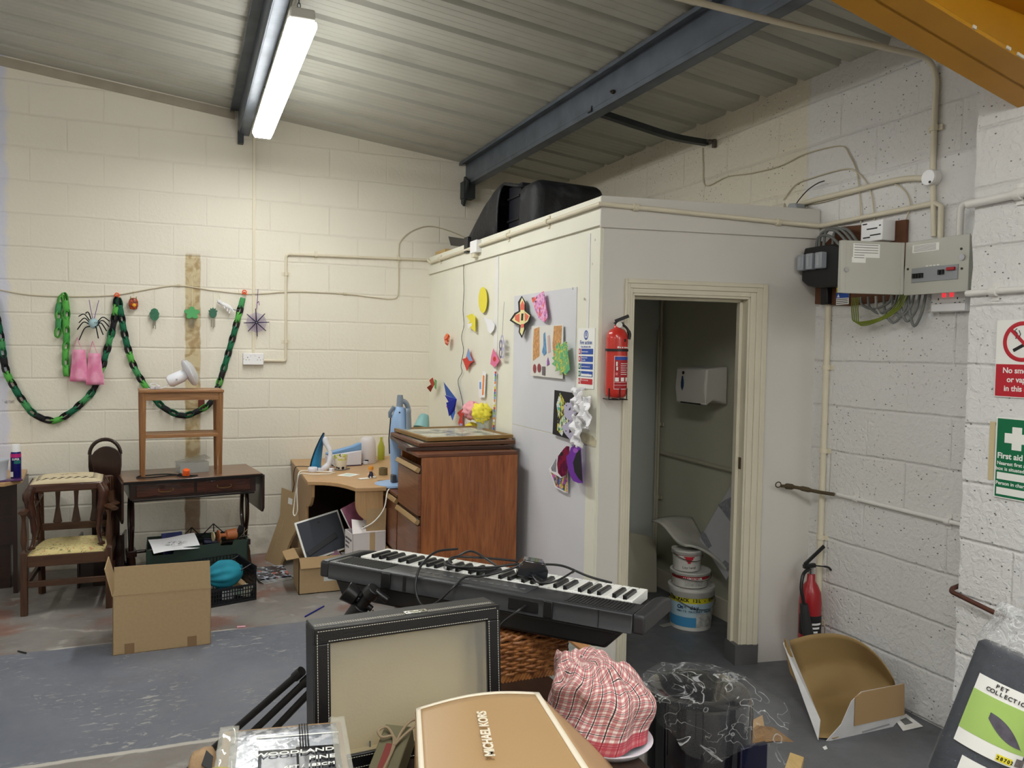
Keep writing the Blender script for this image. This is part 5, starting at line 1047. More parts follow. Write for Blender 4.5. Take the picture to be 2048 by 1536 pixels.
# --- picture frames on the cabinet
m_gold=M_('gilt_frame',(146,114,66),.4,metal=.35,var=.15); m_mat_=M_('mount_board',(210,202,176),.7)
def pframe(nm,lab,cx,cy,z,wd,ht,rz,mat,bw,pic,th=.022,tilt=0,group=None):
    t=thing(nm,lab,'picture frame',mat=Matrix.Translation((cx,cy,z))@Euler((tilt,0,rz)).to_matrix().to_4x4(),group=group)
    for a in((-wd/2,wd/2,-ht/2,-ht/2+bw),(-wd/2,wd/2,ht/2-bw,ht/2),(-wd/2,-wd/2+bw,-ht/2+bw,ht/2-bw),(wd/2-bw,wd/2,-ht/2+bw,ht/2-bw)): MB().bx(a[0],a[1],a[2],a[3],0,th).build('frame_rail',mat,t,bevel=.003)
    MB().bx(-wd/2+bw*.8,wd/2-bw*.8,-ht/2+bw*.8,ht/2-bw*.8,.002,th*.5).build('mount',m_mat_,t)
    MB().bx(-wd/2+bw*2.6,wd/2-bw*2.6,-ht/2+bw*2.6,ht/2-bw*2.6,th*.5,th*.5+.0006).build('picture',pic,t)
    MB().bx(-wd/2+bw,wd/2-bw,-ht/2+bw,ht/2-bw,th*.7,th*.7+.002).build('glass',M_('picture_glass',(235,240,240),.05,alpha=.16,spec=1),t)
    return t
g=NG('misty_landscape',.6); n_=g.noise(g.P,9,6,.8); c=g.mix(g.ramp(n_,.4,.62),s2l((198,192,170)),s2l((120,118,100))); c=g.mix(g.mul(g.ramp(g.ma('ABSOLUTE',g.add(g.x,.02)),.02,.07,1.,0.),g.ramp(g.noise(g.P,20,4),.45,.55)),c,s2l((74,82,92))); g.col(c); m_land=g.m
pframe('picture_frame','dark framed picture at the bottom of the frame stack on the filing cabinet',1.50,-1.66,1.021,.62,.66,-.10,M_('dark_frame',(60,36,26),.4),.03,m_land,tilt=0)
pframe('picture_frame','brown framed picture in the middle of the frame stack',1.52,-1.66,1.045,.60,.62,.02,M_('brown_frame',(98,62,40),.4),.03,m_land)
pframe('picture_frame','gilt framed misty landscape on top of the frame stack',1.545,-1.60,1.069,.56,.60,.08,m_gold,.024,m_land)
# --- cartons in front of the desk
kb=thing('photo_frame_carton','open brown carton with a photo frame sticking out in front of the desk','cardboard box',(.678,-1.125,0))
BW_,BD_,BHH=.34,.27,.240
MB().bx(0,BW_,0,.005,0,BHH).build('front_panel',m_kraft,kb); MB().bx(0,BW_,BD_-.005,BD_,0,BHH).build('rear_panel',m_kraft,kb)
for x0 in(0,BW_-.005): MB().bx(x0,x0+.005,0,BD_,0,BHH).build('side_panel',m_kraft,kb)
MB().bx(0,BW_,0,BD_,0,.005).build('base',m_kraft2,kb)
mb=MB(); mb.prism([(0,0),(BW_,0),(BW_-.01,.105),(.01,.105)],lambda u,v,w_:(u,-.004-v*.25-w_,BHH-v*.60),.004); mb.build('front_flap',M_('kraft_light',(176,146,106),.7),kb)
mb=MB(); mb.prism([(0,0),(BD_,0),(BD_-.02,.09),(.02,.09)],lambda u,v,w_:(-v*.85,u,BHH+.0-v*.15+w_),.004); mb.build('side_flap',M_('kraft_light',(176,146,106),.7),kb)
MB().bx(.16,.33,-.0012,0,.075,.20).build('delivery_label',M_('label_cool',(206,212,212),.5),kb)
bpf=thing('black_photo_frame','white edged photo frame seen from its black back, leaning in the open brown carton','picture frame',mat=frame(ay(612,1125,-1.04),(.955,.10,.22),(-.24,.36,.90)))
MB().bx(-.0,.30,0,.27,0,.014).build('white_surround',m_pap,bpf,bevel=.001); 
sgn=-1
MB().bx(.012,.288,.012,.258,.013,.019).build('backing_board',M_('slate_black',(52,56,66),.6),bpf); 
mb=MB(); mb.prism([(.02,.06),(.03,.03),(.24,.09),(.235,.13)],lambda u,v,w_:(u,v,.019+w_),.006); mb.build('strut',M_('strut_black',(34,36,42),.5),bpf,bevel=.001); MB().cyl((.15,.225,.019),(.15,.225,.022),.006,n=10).build('hook',m_ink,bpf)
pkb=thing('pink_album','slim pink album slotted in the brown carton','book',mat=frame((.918,-1.02,.19),(.83,0,.55),(-.45,.5,.7))); MB().bx(0,.05,-.02,.20,0,.03).build('cover',M_('mauve',(150,104,128),.4,var=.3,vs=20),pkb,bevel=.001); MB().bx(-.004,.052,-.015,.195,.006,.024).build('pages',m_pap,pkb)

wm=frame((.978,-1.34,.278),(.985,.17,.0),(0,0,1)); m_wc=M_('white_card',(226,220,220),.6,var=.04)
wc=thing('white_carton','white taped carton with torn open top on the grey crate','cardboard box',(.962,-1.435,.2765),rotz=.09)
WW,WD,WH=.215,.17,.165
mb=MB(); mb.bx(0,WW,0,.004,0,WH); mb.build('front_panel',m_wc,wc); MB().bx(0,WW,WD-.004,WD,0,WH).build('rear_panel',m_wc,wc)
for x0 in(0,WW-.004): MB().bx(x0,x0+.004,0,WD,0,WH).build('side_panel',m_wc,wc)
MB().bx(0,WW,0,WD,0,.004).build('base',m_wc,wc)
mb=MB(); mb.prism([(.0,0),(WW,0),(WW-.01,.12),(WW*.6,.15),(WW*.45,.11),(.03,.13)],lambda u,v,w_:(u,v,WH+.001+v*.50+w_),.003); mb.build('top_flap',m_wc,wc)
mb=MB(); mb.prism([(0,0),(WD,0),(WD-.02,.08),(.03,.07)],lambda u,v,w_:(-v*.8,u,WH-v*.5+w_),.003) if False else None
MB().bx(.11,.145,-.0012,0,0,WH).build('tape_strip',M_('clear_brown_tape',(196,170,130),.3),wc); MB().bx(.11,.145,0,.11,WH+.004,WH+.006).build('tape_strip',M_('clear_brown_tape',(196,170,130),.3),wc)
text('15L','lettering',m_ink,wc,(.075,.035,WH+.0225),(1,0,0),(0,1,.50),.035,world=False,bold=.001)
for k,s_ in enumerate(('HANDLE WITH CARE','THIS WAY UP','FRAGILE 15L')): text(s_,'lettering',M_('stencil_grey',(74,74,80),.7),wc,(-.0006,.155,WH-.05-k*.026),(0,-1,0),(0,0,1),.0185,world=False,bold=.0004,sx=.75)
MB().box((.155,.012,WH+.075),(.125,.003,.15),(0,.03,-.05)).build('raised_brown_flap',m_kraft,wc,label='brown card flap standing up at the right')
pk2=thing('mauve_album','mauve and white album standing tilted behind the white carton','book',mat=frame((1.04,-1.205,.32),(.80,.1,.35),(-.35,.15,.92))); MB().bx(0,.10,0,.26,0,.03).build('cover',M_('mauve2',(150,86,112),.35,var=.4,vs=14),pk2,bevel=.002); MB().bx(-.004,.03,.004,.256,.004,.026).build('pages',m_pap,pk2)


gb=thing('grey_carton','low grey printed carton on the floor under the white taped carton','cardboard box',(.958,-1.47,0),rotz=.06)
MB().bx(0,.19,0,.27,0,.262).build('body',M_('white_print_card',(176,174,170),.5,var=.1),gb,bevel=.003); MB().bx(-.004,0,.01,.26,.01,.25).build('printed_side',M_('grey_print_card',(140,138,138),.5,var=.25,vs=20),gb)
MB().bx(-.008,.198,-.006,.276,.262,.276).build('lid_tray',M_('crate_rim',(120,118,122),.45),gb,bevel=.003)
# ============================================================= WALL DECORATIONS (back wall)
m_gd=M_('sugar_dark_green',(24,104,72),.8); m_gl=M_('sugar_light_green',(92,176,78),.8); m_bk2=M_('sugar_black',(28,28,32),.8); m_gm=M_('sugar_mid_green',(72,150,92),.8); m_ore=M_('orange_tie',(240,96,50),.5)
def chain(nm,lab,px,yoff,cols,step=.056,dbl=1,grp='paper chains on the back wall'):
    pts=spl([ay(x,y,yoff) for x,y in px],8); t=thing(nm,lab,'paper chain',tuple(pts[0]))
    L=[0]
    for a,b in zip(pts,pts[1:]): L.append(L[-1]+(b-a).length)
    s_=step*.4; k=0; i=0
    while s_<L[-1]:
        while L[i+1]<s_: i+=1
        f=(s_-L[i])/(L[i+1]-L[i]); c=pts[i].lerp(pts[i+1],f); d=(pts[i+1]-pts[i]).normalized()
        alt=k%2; nb=Vector((0,-1,0)); sb_=d.cross(nb).normalized(); an=(.30,1.05)[alt]; n_=(nb*math.cos(an-.3)+sb_*math.sin(an-.3)) if alt==0 else nb; sd=d.cross(n_).normalized(); q_=(.95 if alt==0 else .15); e_0=nb*math.cos(q_)+sb_*math.sin(q_)
        # a paper hoop: long way along d, hoop plane alternates
        e=e_0; wv=d.cross(e).normalized(); mb=MB(); rr=14; ring=[]
        for q in range(rr):
            a=2*PI*q/rr; p=c+d*math.cos(a)*step*.72+e*math.sin(a)*.018
            ring.append((mb.P(p+wv*.0175),mb.P(p-wv*.0175)))
        for q in range(rr): a,b=ring[q],ring[(q+1)%rr]; mb.F(a[0],b[0],b[1],a[1])
        mb.build('paper_link',cols[(k*7+k//3)%len(cols)] if False else cols[k%len(cols)],t,world=True,smooth=True,solid=.0008); s_+=step; k+=1
    return t
colA=[m_bk2,m_gl,m_bk2,m_gd,m_bk2,m_gm,m_gd,m_bk2]
chain('paper_chain','black and green paper chain swagged at the left of the back wall, longer swag',[(-14,600),(0,668),(11,737),(27,772),(46,802),(71,830),(109,841),(142,824),(164,805),(186,781),(202,742),(216,693),(227,649),(234,600)],-.025,colA)
chain('paper_chain','black and green paper chain swagged behind the teak side table',[(237,600),(241,622),(251,677),(265,726),(282,759),(309,797),(333,819),(366,831),(396,822),(421,805),(437,770),(451,726),(465,677),(476,636),(487,592)],-.025,[m_gd,m_gd,m_bk2,m_gd,m_bk2,m_gd,m_bk2,m_gl,m_bk2,m_gm,m_bk2,m_gl,m_bk2])
chain('paper_chain','light green paper chain hanging straight down from the cable',[(128,590),(133,620),(132,650),(133,680),(131,710),(133,748)],-.03,[m_gl,m_gl,M_('sugar_lime',(70,158,70),.8)])
chain('paper_chain','shorter light green paper chain hanging just left of the long green one',[(124,594),(117,620),(118,645),(115,672)],-.02,[m_gl,m_gm])
def tie(x,y,lab): 
    c=ay(x,y,-.02); t=thing('orange_tie',lab,'tie',tuple(c)); mb=MB(); mb.tube([c+Vector((.014*math.cos(q),0,.014*math.sin(q))) for q in [i*2*PI/10 for i in range(10)]],.004,6,closed=True); mb.cyl(c+Vector((0,-.004,0)),c+Vector((.016,-.01,-.022)),.004,n=6).cyl(c+Vector((0,-.004,0)),c+Vector((-.018,-.01,-.018)),.004,n=6); mb.build('tie_loop',m_ore,t,world=True)
tie(234,590,'orange twist tie holding up the peak between the two paper chain swags'); tie(489,584,'orange twist tie at the right end of the paper chains')
def hang(nm,lab,cat,x,y,yoff=-.03): c=ay(x,y,yoff); return thing(nm,lab,cat,tuple(c)),c
def string(t,c,x,y,h): pass
def cord(t,c,p1,mat=m_ccab,r=.0015): MB().tube([c,c.lerp(Vector(p1),.5)+Vector((.002,0,0)),Vector(p1)],r,5).build('hanging_string',mat,t,world=True)
# owl bead
t,c=hang('hanging_owl','small orange and brown owl ornament hanging from the cable','ornament',267,607); g=NG('owl_paint',.35); q=g.noise(g.P,60,3,1.); cc=g.mix(g.ramp(q,.45,.55),s2l((186,74,28)),s2l((96,40,24))); g.col(cc)
MB().lathe([(0,-.045),(.022,-.04),(.031,-.015),(.03,.015),(.022,.035),(0,.042)],20,sy=.7).build('body',g.m,t,smooth=True); MB().lathe([(0,-.002),(.012,0),(.0,.004)],14,o=(.006,-.023,-.012),axis=(0,-1,0)).build('yellow_face',M_('owl_yellow',(236,178,40),.4),t,smooth=True)
for s_ in(-1,1): MB().cyl((s_*.015,0,.03),(s_*.020,0,.052),.006,.001,n=8).build('ear',M_('owl_ear',(150,140,60),.5),t)
cord(t,c+Vector((0,0,.05)),c+Vector((-.003,.01,.09)),M_('gold_thread',(180,160,60),.5))
# spider
t,c=hang('pipe_cleaner_spider','pale spider ornament with black pipe cleaner legs','ornament',187,647,-.06); MB().lathe([(0,-.036),(.02,-.030),(.035,-.005),(.032,.018),(.016,.034),(0,.037)],22).build('body',M_('spider_body',(168,196,204),.8,bump=.6,bs=60),t,smooth=True)
for k,(a,l) in enumerate(((2.5,.11),(2.05,.10),(2.9,.09),(3.4,.10),(.35,.11),(.0,.10),(-.35,.09),(-.75,.085),(-1.2,.09),(4.0,.13))):
    d=Vector((math.cos(a),-.3,math.sin(a))); MB().tube(spl([d*.025,d*l*.6+Vector((0,-.02,.022)),d*l+Vector((0,0,-.02))],5),.0038,6).build('leg',M_('chenille_black',(20,20,24),.95),t,smooth=True)
for s_ in(0,1): MB().lathe([(0,-.003),(.006,0),(0,.003)],10,o=(.012+s_*.014,-.03,.006)).build('eye',m_ink,t,smooth=True)
m_pur=M_('purple_ribbon',(104,60,140),.5)
for s_ in(-1,1): MB().tube([(s_*.005,0,.035),(s_*.02,.01,.11),(s_*.03,.04,.165)],.0022,5).build('purple_string',m_pur,t,smooth=True)
# pink bags
g=NG('pink_sheer',.6); cc=g.mix(g.ramp(g.noise(g.P,14,4),.35,.65),s2l((238,164,196)),s2l((226,128,170))); g.col(cc); g.b.inputs['Transmission Weight'].default_value=0
for k,(x,y) in enumerate(((158,728),(189,735))):
    t,c=hang('pink_bag','pink sheer gift bag hanging under the spider, '+('left one' if k==0 else 'right one beside the paper chain'),'bag',x,y,-.05)
    mb=MB(); mb.grid(lambda u,v:((.046+.012*v-.01*(1-v)*abs(math.cos(u*2*PI)))*math.cos(u*2*PI)*(1+.05*math.sin(u*2*PI*5+k)),(.018+.01*math.sin(u*2*PI*3))*math.sin(u*2*PI),.10-.22*v),40,10,closeu=True)
    mb.build('bag_body',g.m,t,smooth=True,solid=.001); mb=MB(); mb.bx(-.05,.05,-.008,.008,-.122,-.118); mb.build('bag_bottom',g.m,t)
    for s_ in(-1,1): MB().tube(spl([(s_*.03-.008,-.01*s_,.09),(s_*.010-.01,0,.15),(-.012,.01,.185)],5),.007,6,flat=(.3,1)).build('handle',g.m,t,smooth=True)
# windchime leaves
m_pgr=M_('painted_leaf_green',(62,128,96),.5,var=.35,vs=40); m_pgr2=M_('painted_clover_green',(86,170,104),.5,var=.1); m_dgr=M_('painted_dark_green',(52,104,82),.5,var=.2); m_ch=M_('chime_grey',(150,146,134),.35,metal=.5)
def leafpoly(kind):
    if kind=='leaf': return [(math.sin(a)*.031*(1+.08*math.cos(a*9)),math.cos(a)*.045) for a in [i*2*PI/36 for i in range(36)]]
    if kind=='clover': return [((lambda r:(math.sin(a)*r*1.15,math.cos(a)*r))(.030+.018*abs(math.cos(a*2.5)))) for a in [i*2*PI/60 for i in range(60)]]
    return [((lambda r:(math.sin(a)*r*.8,math.cos(a)*r))(.033+(.012*abs(math.cos(a*6)) if abs(a-PI)>PI*.55 else 0))) for a in [i*2*PI/48 for i in range(48)]]
for nm,lab,x,y,kd,mt,chm,top in (('leaf_wind_chime','striped green leaf wind chime, leftmost of the leaf ornaments',309,629,'leaf',m_pgr,((-.006,.05),(.006,.055),(0,.03)),579),('clover_wind_chime','bright green five lobed clover wind chime over the stained wall strip',384,626,'clover',m_pgr2,((-.018,.05),(-.008,.06),(.003,.055),(.013,.062)),550),('berry_wind_chime','dark green berry shaped wind chime left of the white cat',426,627,'berry',m_dgr,((-.010,.05),(.002,.06),(.012,.05)),583)):
    t,c=hang(nm,lab,'wind chime',x,y,-.03); MB().prism(leafpoly(kd),lambda u,v,w_:(u,w_-.004,v),.008).build('painted_shape',mt,t,bevel=.002)
    if kd=='leaf':
        for q in range(4): MB().box((0,-.0055,.022-q*.014),(.044,.002,.003),(0,.25,0)).build('stripe',m_dgr,t)
    for dx,l in chm: MB().cyl((dx,0,-.045),(dx,0,-.05-l),.0028,n=8).build('chime_tube',m_ch,t); 
    cord(t,c+Vector((0,0,.04)),ay(x,top,-.015))
t,c=hang('white_cat_ornament','white climbing cat ornament hanging from the cable','ornament',455,612,-.04); m_wm=M_('cat_white',(232,232,234),.5)
MB().tube(spl([(-.052,0,.02),(-.03,0,.012),(0,0,-.004),(.03,0,-.022)],5),[.010]*3+[.014]*5+[.017]*5+[.012]*3,12).build('body',m_wm,t,smooth=True); MB().lathe([(0,-.014),(.012,-.008),(.015,0),(.01,.011),(0,.014)],14,o=(-.058,-.004,.028)).build('head',m_wm,t,smooth=True)
for a,b in(((-.03,0,.01),(-.02,-.01,-.02)),((.0,0,-.01),(-.002,-.012,-.042)),((.02,0,-.02),(.012,-.01,-.055)),((.03,0,-.02),(.045,-.01,-.045))): MB().tube([a,b],[.007,.005],8).build('leg',m_wm,t,smooth=True)
MB().tube(spl([(.03,0,-.02),(.055,0,-.028),(.082,0,-.024)],4),.0028,6).build('tail',M_('cat_tail_grey',(120,120,120),.6),t)
for s_ in(-1,1): MB().cyl((-.058+s_*.008,-.004,.038),(-.060+s_*.010,-.004,.052),.005,.001,n=8).build('ear',m_wm,t)
cord(t,c+Vector((-.05,0,.04)),ay(436,586,-.015))
# purple web
t,c=hang('spider_web_ornament','purple woven spider web ornament with dark spokes','ornament',513,645,-.03); m_yarn=M_('purple_yarn',(146,120,186),.8); m_sp=M_('dark_spoke',(42,38,74),.6)
for k in range(8): a=k*PI/4+.06; d=Vector((math.cos(a),0,math.sin(a))); MB().cyl(d*.004,d*(.105 if k%4==2 else .092),.0042,.003,n=8).build('spoke',m_sp,t)
for k in range(9):
    r_=.022+k*.0066; MB().tube([Vector((math.cos(q*PI/4+.06)*r_,.002,math.sin(q*PI/4+.06)*r_)) for q in range(8)],.0011,4,closed=True).build('yarn_ring',m_yarn,t)
cord(t,c+Vector((0,0,.1)),ay(516,578,-.015),m_pur,.0022)
MB().tube(spl([c+Vector((.006,0,.145)),c+Vector((.014,-.004,.16)),c+Vector((.020,0,.13))],4),.0022,5).build('purple_hook',m_pur,t,world=True)
# small flat art behind side table
rr_=thing('small_red_card','small red and black card pinned behind the side table','card',tuple(ay(403,808,-.006))); MB().bx(-.022,.022,-.002,.002,-.03,.03).build('card',M_('red_brown_card',(110,50,36),.6,var=.4,vs=40),rr_)
# ============================================================= CUBICLE SIDE DECORATIONS
XW=XS-.012
def wpt(x,y,off=0.): return ax(x,y,XW-off)
def cut(name,label,cat,px,mat,off=0.,th=.0016,extra=(),group=None,curl=0):
    """shape cut from paper and pinned to the cubicle side; outline given on that wall"""
    cx=sum(p[0] for p in px)/len(px); cy=sum(p[1] for p in px)/len(px); c=wpt(cx,cy,off); t=thing(name,label,cat,tuple(c),group=group)
    def pl(pts,o,th_,nm,mt):
        q=[wpt(x,y,o) for x,y in pts]
        if curl: q=[p+Vector((-curl*abs(p.y-c.y)*6*abs(p.y-c.y),0,0)) for p in q]
        mb=MB(); quadplate(mb,q,th_,(-1,0,0)); mb.build(nm,mt,t,world=True)
    pl(px,off,th,'paper_shape',mat)
    for i,(nm,pts,mt) in enumerate(extra): pl(pts,off+th+.0004*(i+1),.0004,nm,mt)
    return t
def ell(cx,cy,rx,ry,n=24,a0=0): return [(cx+rx*math.cos(2*PI*i/n+a0),cy+ry*math.sin(2*PI*i/n+a0)) for i in range(n)]
K=lambda n,c,**k: M_('paper_'+n,c,.7,**k)
y_=K('yellow',(232,218,70)); wh=K('white',(236,236,240)); pk=K('pink',(228,120,160)); lb=K('light_blue',(120,160,214)); rd=K('red',(206,62,52)); og=K('orange',(238,142,62)); kgr=K('green',(104,176,104)); kbl=K('black',(30,30,34)); kpu=K('purple',(112,50,160)); klv=K('lavender',(186,182,206)); kcr=K('cream',(236,226,168)); kma=K('maroon',(110,24,52))
cut('yellow_disc','bright yellow paper circle high on the cubicle side','paper art',ell(966,600,8.5,26),y_,off=.004)
cut('yellow_paper_bird','yellow paper bird with a white patch left of the tall crack strip','paper art',[(933,632),(945,627),(951,634),(951,664),(944,658),(936,650),(940,642)],y_,off=.012,extra=[('white_patch',[(935,648),(944,646),(943,652),(936,657)],wh)])
cut('white_paper_mouse','white paper mouse shape beside the white batten','paper art',[(968,634),(976,638),(984,640),(990,650),(988,660),(982,667),(976,662),(974,650),(970,640)],wh,off=.006)
t=thing('paper_rose','orange and pink paper rose on the cubicle side near the back corner','paper art',tuple(wpt(897,679,.02)))
for k in range(7):
    a=k*2.4; MB().lathe([(.006,0),(.018,.006),(.026,.018)],12,o=(-.004*k*.3,math.cos(a)*.016,math.sin(a)*.016),axis=(-1,math.cos(a)*.5,math.sin(a)*.5),cap=False).build('petal',og if k%2 else K('salmon',(240,150,130)),t,smooth=True,solid=.001)
t=thing('grey_curl_ornament','grey looped paper curl ornament on a long thread','paper art',tuple(wpt(1004,690,.02))); kg=K('grey_curl',(112,110,130))
for k,(dy,dz) in enumerate(((-.022,.0),(.022,.0),(-.015,-.05),(.02,-.05),(.0,.03))): MB().tube([(0,dy+.02*math.cos(q),dz+.028*math.sin(q)) for q in [i*2*PI/14 for i in range(14)]],.008,6,closed=True,flat=(.15,1)).build('paper_loop',kg if k%2 else klv,t,smooth=True)
MB().tube([(0,0,.05),(.004,0,.15),(.006,-.01,.27)],.0012,4).build('thread',kg,t)
cut('blue_red_butterfly','small blue and red paper butterfly','paper art',[(937,696),(942,712),(948,722),(940,728),(934,742),(929,728),(925,718),(932,716)],rd,off=.008,extra=[('blue_wing',[(937,696),(941,712),(946,722),(939,722),(933,712)],lb)])
cut('pink_butterfly','pink paper butterfly against the white batten','paper art',[(987,697),(992,708),(999,722),(990,735),(981,728),(983,712)],pk,off=.008,extra=[('red_spots',ell(989,718,3,5,10),rd)])
def folded(nm,lab,x,y,off,parts):
    t=thing(nm,lab,'paper art',tuple(wpt(x,y,off)))
    for pn,pts,mt in parts:
        mb=MB(); quadplate(mb,[Vector(p) for p in pts],.0014); mb.build(pn,mt,t)
    return t
folded('red_green_bird','red and green folded paper bird nearest the back corner','' or 868,768,.03,[('wing',[(0,.04,.05),(-.04,.0,.03),(-.02,-.03,-.03),(0,-.02,.0)],K('brick',(168,66,48))),('wing',[(0,.09,-.07),(-.05,.03,-.03),(-.03,-.01,-.005),(0,.02,-.02)],K('brick',(168,66,48))),('tail',[(0,-.01,.04),(0,-.07,.03),(0,-.06,-.04),(0,-.015,-.03)],kgr)])
kb_=K('royal_blue',(26,42,150)); kb2=K('sky_blue',(64,104,190))
folded('blue_butterfly','large blue and violet cellophane butterfly where the black wire ends','' or 911,798,.04,[('upper_wing',[(0,-.03,.0),(-.06,.10,.12),(-.02,.14,.06),(-.03,.13,.02)],kb2),('upper_wing',[(0,-.03,.0),(-.04,.13,.02),(-.03,.06,-.03)],kb_),('lower_wing',[(0,-.03,.0),(-.05,.06,-.03),(-.03,.05,-.13),(0,.01,-.08)],kb_),('lower_wing',[(.0,.02,-.05),(-.02,.05,-.12),(-.01,.03,-.16),(0,.0,-.10)],kb2),('pink_wing',[(-.01,.06,-.03),(-.03,.12,-.06),(-.02,.07,-.11)],K('magenta',(206,60,160)))])
cut('red_ribbon_doll','red and white paper ribbon hanging under the blue butterfly','paper art',[(919,822),(925,818),(929,826),(924,836),(926,848),(921,860),(917,846),(920,834),(915,826)],rd,off=.008,extra=[('lilac_patch',[(920,846),(925,848),(921,860),(918,852)],K('lilac',(170,160,210)))])
cut('paper_strip_drawing','white strip with a red line drawing between the butterflies and the batten','paper art',[(966,741),(972,745),(970,795),(958,795),(957,760),(963,760)],wh,off=.003,extra=[('red_line',[(966,750),(969,752),(967,790),(964,790)],og),('blue_figure',[(959,764),(962,764),(962,778),(959,778)],lb)])
t=thing('bead_chain','tall narrow strip of coloured paper beads down the white batten','paper art',tuple(wpt(990,800,.004))); cols=[rd,lb,y_,kgr,wh,kb2,og]
for k in range(26): q0=wpt(991-k*.18,745+k*5.1,.004); MB().box(tuple(q0),(.004,.018,.013),(k*.7,0,0)).build('bead',cols[(k*5)%7],t,world=True)
def pom(nm,lab,x,y,off,r_,mt,seed):
    t=thing(nm,lab,'paper flower',tuple(wpt(x,y,off)))
    def f(u,v):
        a=u*2*PI; b=v*PI; d=Vector((math.sin(b)*math.cos(a),math.sin(b)*math.sin(a),math.cos(b))); k=1+.32*noise.noise(d*3.2+Vector((seed,0,0)))+.16*noise.noise(d*8+Vector((0,seed,0))); return d*r_*k
    mb=MB(); mb.grid(f,40,22,closeu=True); mb.build('tissue_bloom',mt,t,smooth=True,ang=180); return t
pom('tissue_flower','pink tissue paper flower beside the yellow one','' or 944,821,.045,.060,K('tissue_pink',(236,166,176)),1)
t=pom('tissue_flower','large yellow tissue paper flower wrapped in cellophane','' or 964,826,.055,.062,y_,4)
MB().lathe([(.05,-.03),(.03,-.08),(.035,-.15),(.02,-.20)],18,axis=(0,0,1),cap=False).build('cellophane_wrap',M_('cellophane',(190,210,206),.1,alpha=.4,spec=1),t,smooth=True)
pom('tissue_flower','yellow tissue paper flower just above the picture frames','' or 943,858,.04,.045,y_,9); pom('tissue_flower','pink tissue paper flower lowest behind the picture frames','' or 968,868,.045,.035,K('tissue_pink2',(236,130,160)),12)
cut('white_card_flag','folded white card standing behind the frames near the desk lamp','card',[(880,866),(886,852),(892,868)],wh,off=.0)
t=thing('red_paper_flower','red paper flower by the foot of the desk lamp','paper flower',tuple(ay(832,862,-.03)))
for k in range(6): a=k*PI/3; MB().tube(spl([(0,0,0),(0,math.cos(a)*.03,math.sin(a)*.02),(-.02,math.cos(a)*.055,math.sin(a)*.03)],4),.009,6,flat=(.25,1)).build('petal',K('brick',(168,66,48)),t,smooth=True)
# grey panel artwork
kc=K('coral',(226,112,92))
def quat(cx,cy,pts): return [(cx+a,cy+b) for a,b in pts]
t=cut('four_petal_ornament','cream, coral and black four petal paper ornament at the top of the grey panel','paper art',[(1044,592),(1051,604),(1052,620),(1063,630),(1057,646),(1050,650),(1051,658),(1044,676),(1038,664),(1040,651),(1031,648),(1020,641),(1030,626),(1038,622),(1037,604)],kbl,off=.02,th=.003,extra=[
 ('cream_layer',[(1044,595),(1049,606),(1049,622),(1060,631),(1055,643),(1048,648),(1048,658),(1044,671),(1040,664),(1042,650),(1033,646),(1024,640),(1032,629),(1041,623),(1040,606)],kcr),
 ('coral_petal',[(1045,601),(1049,610),(1049,620),(1041,620),(1041,610)],kc),('coral_petal',[(1050,625),(1058,632),(1054,640),(1050,643)],kc),('coral_petal',[(1030,631),(1039,627),(1039,645),(1030,640)],kc),('coral_petal',[(1042,648),(1048,648),(1048,654),(1042,656)],kc),('centre_panel',[(1041,623),(1049,622),(1048,645),(1040,646)],kcr),('centre_mark',[(1043,627),(1047,627),(1046,641),(1042,641)],kbl)])
g=NG('marbled_pink',.5); q=g.noise(g.P,24,4,2.); c=g.mix(g.ramp(q,.42,.5),s2l((206,120,186)),s2l((236,178,214))); c=g.mix(g.ramp(g.noise(g.P,18,3,1.),.56,.62),c,s2l((232,96,70))); c=g.mix(g.ramp(g.noise(g.P,30,3,1.),.62,.66),c,s2l((80,60,120))); g.col(c)
cut('marbled_pink_hat','marbled pink and orange paper shape hanging from the panel top','paper art',[(1064,596),(1074,592),(1085,584),(1088,583),(1096,634),(1090,645),(1078,636),(1070,616)],g.m,off=.015,th=.004)
g=NG('crayon_drawing',.8); st=g.ramp(g.noise(g.vec(0.,g.mul(g.y,9.),g.mul(g.z,1.2)),5,4,.6),.47,.55)
yy=lambda px: ax(px,700,XW).y
t=cut('crayon_drawing','large white sheet with orange and blue crayon figures on the grey panel','drawing',[(1064,652),(1127,649),(1126,758),(1062,751)],K('drawing_paper',(222,220,214)),off=.004,extra=[('orange_crayon',[(1068,658),(1079,654),(1079,712),(1066,722),(1066,690)],K('crayon_orange',(214,160,104),var=.4,vs=60)),('orange_crayon',[(1108,652),(1124,651),(1121,700),(1108,720),(1105,690)],K('crayon_orange',(214,160,104),var=.4,vs=60)),('blue_crayon',[(1087,668),(1090,664),(1092,690),(1093,706),(1088,712),(1084,704),(1087,690)],K('crayon_blue',(110,160,200),var=.4,vs=60)),('pink_crayon',[(1095,672),(1099,670),(1101,704),(1096,706)],K('crayon_pink',(206,178,176))),('purple_crayon',[(1094,722),(1096,714),(1099,728),(1094,732)],K('crayon_purple',(150,90,180))),('red_figure',ell(1069,737,3,9,12),K('crayon_maroon',(150,70,74))),('red_figure',ell(1078,736,3.5,9,12),K('crayon_maroon',(150,70,74))),('letter_row',[(1084,733),(1090,733),(1090,751),(1084,750)],K('pencil',(120,110,116),var=.5,vs=90))])
g=NG('green_mandala',.5); c=g.mix(g.ramp(g.ma('ABSOLUTE',g.sub(g.noise(g.P,20,3,1.5),.5)),.02,.035),s2l((224,206,60)),s2l((92,178,124))); c=g.mix(g.ramp(g.ma('ABSOLUTE',g.sub(g.noise(g.P,14,3,1.),.5)),.0,.008,1.,0.),c,s2l((30,60,40))); g.col(c)
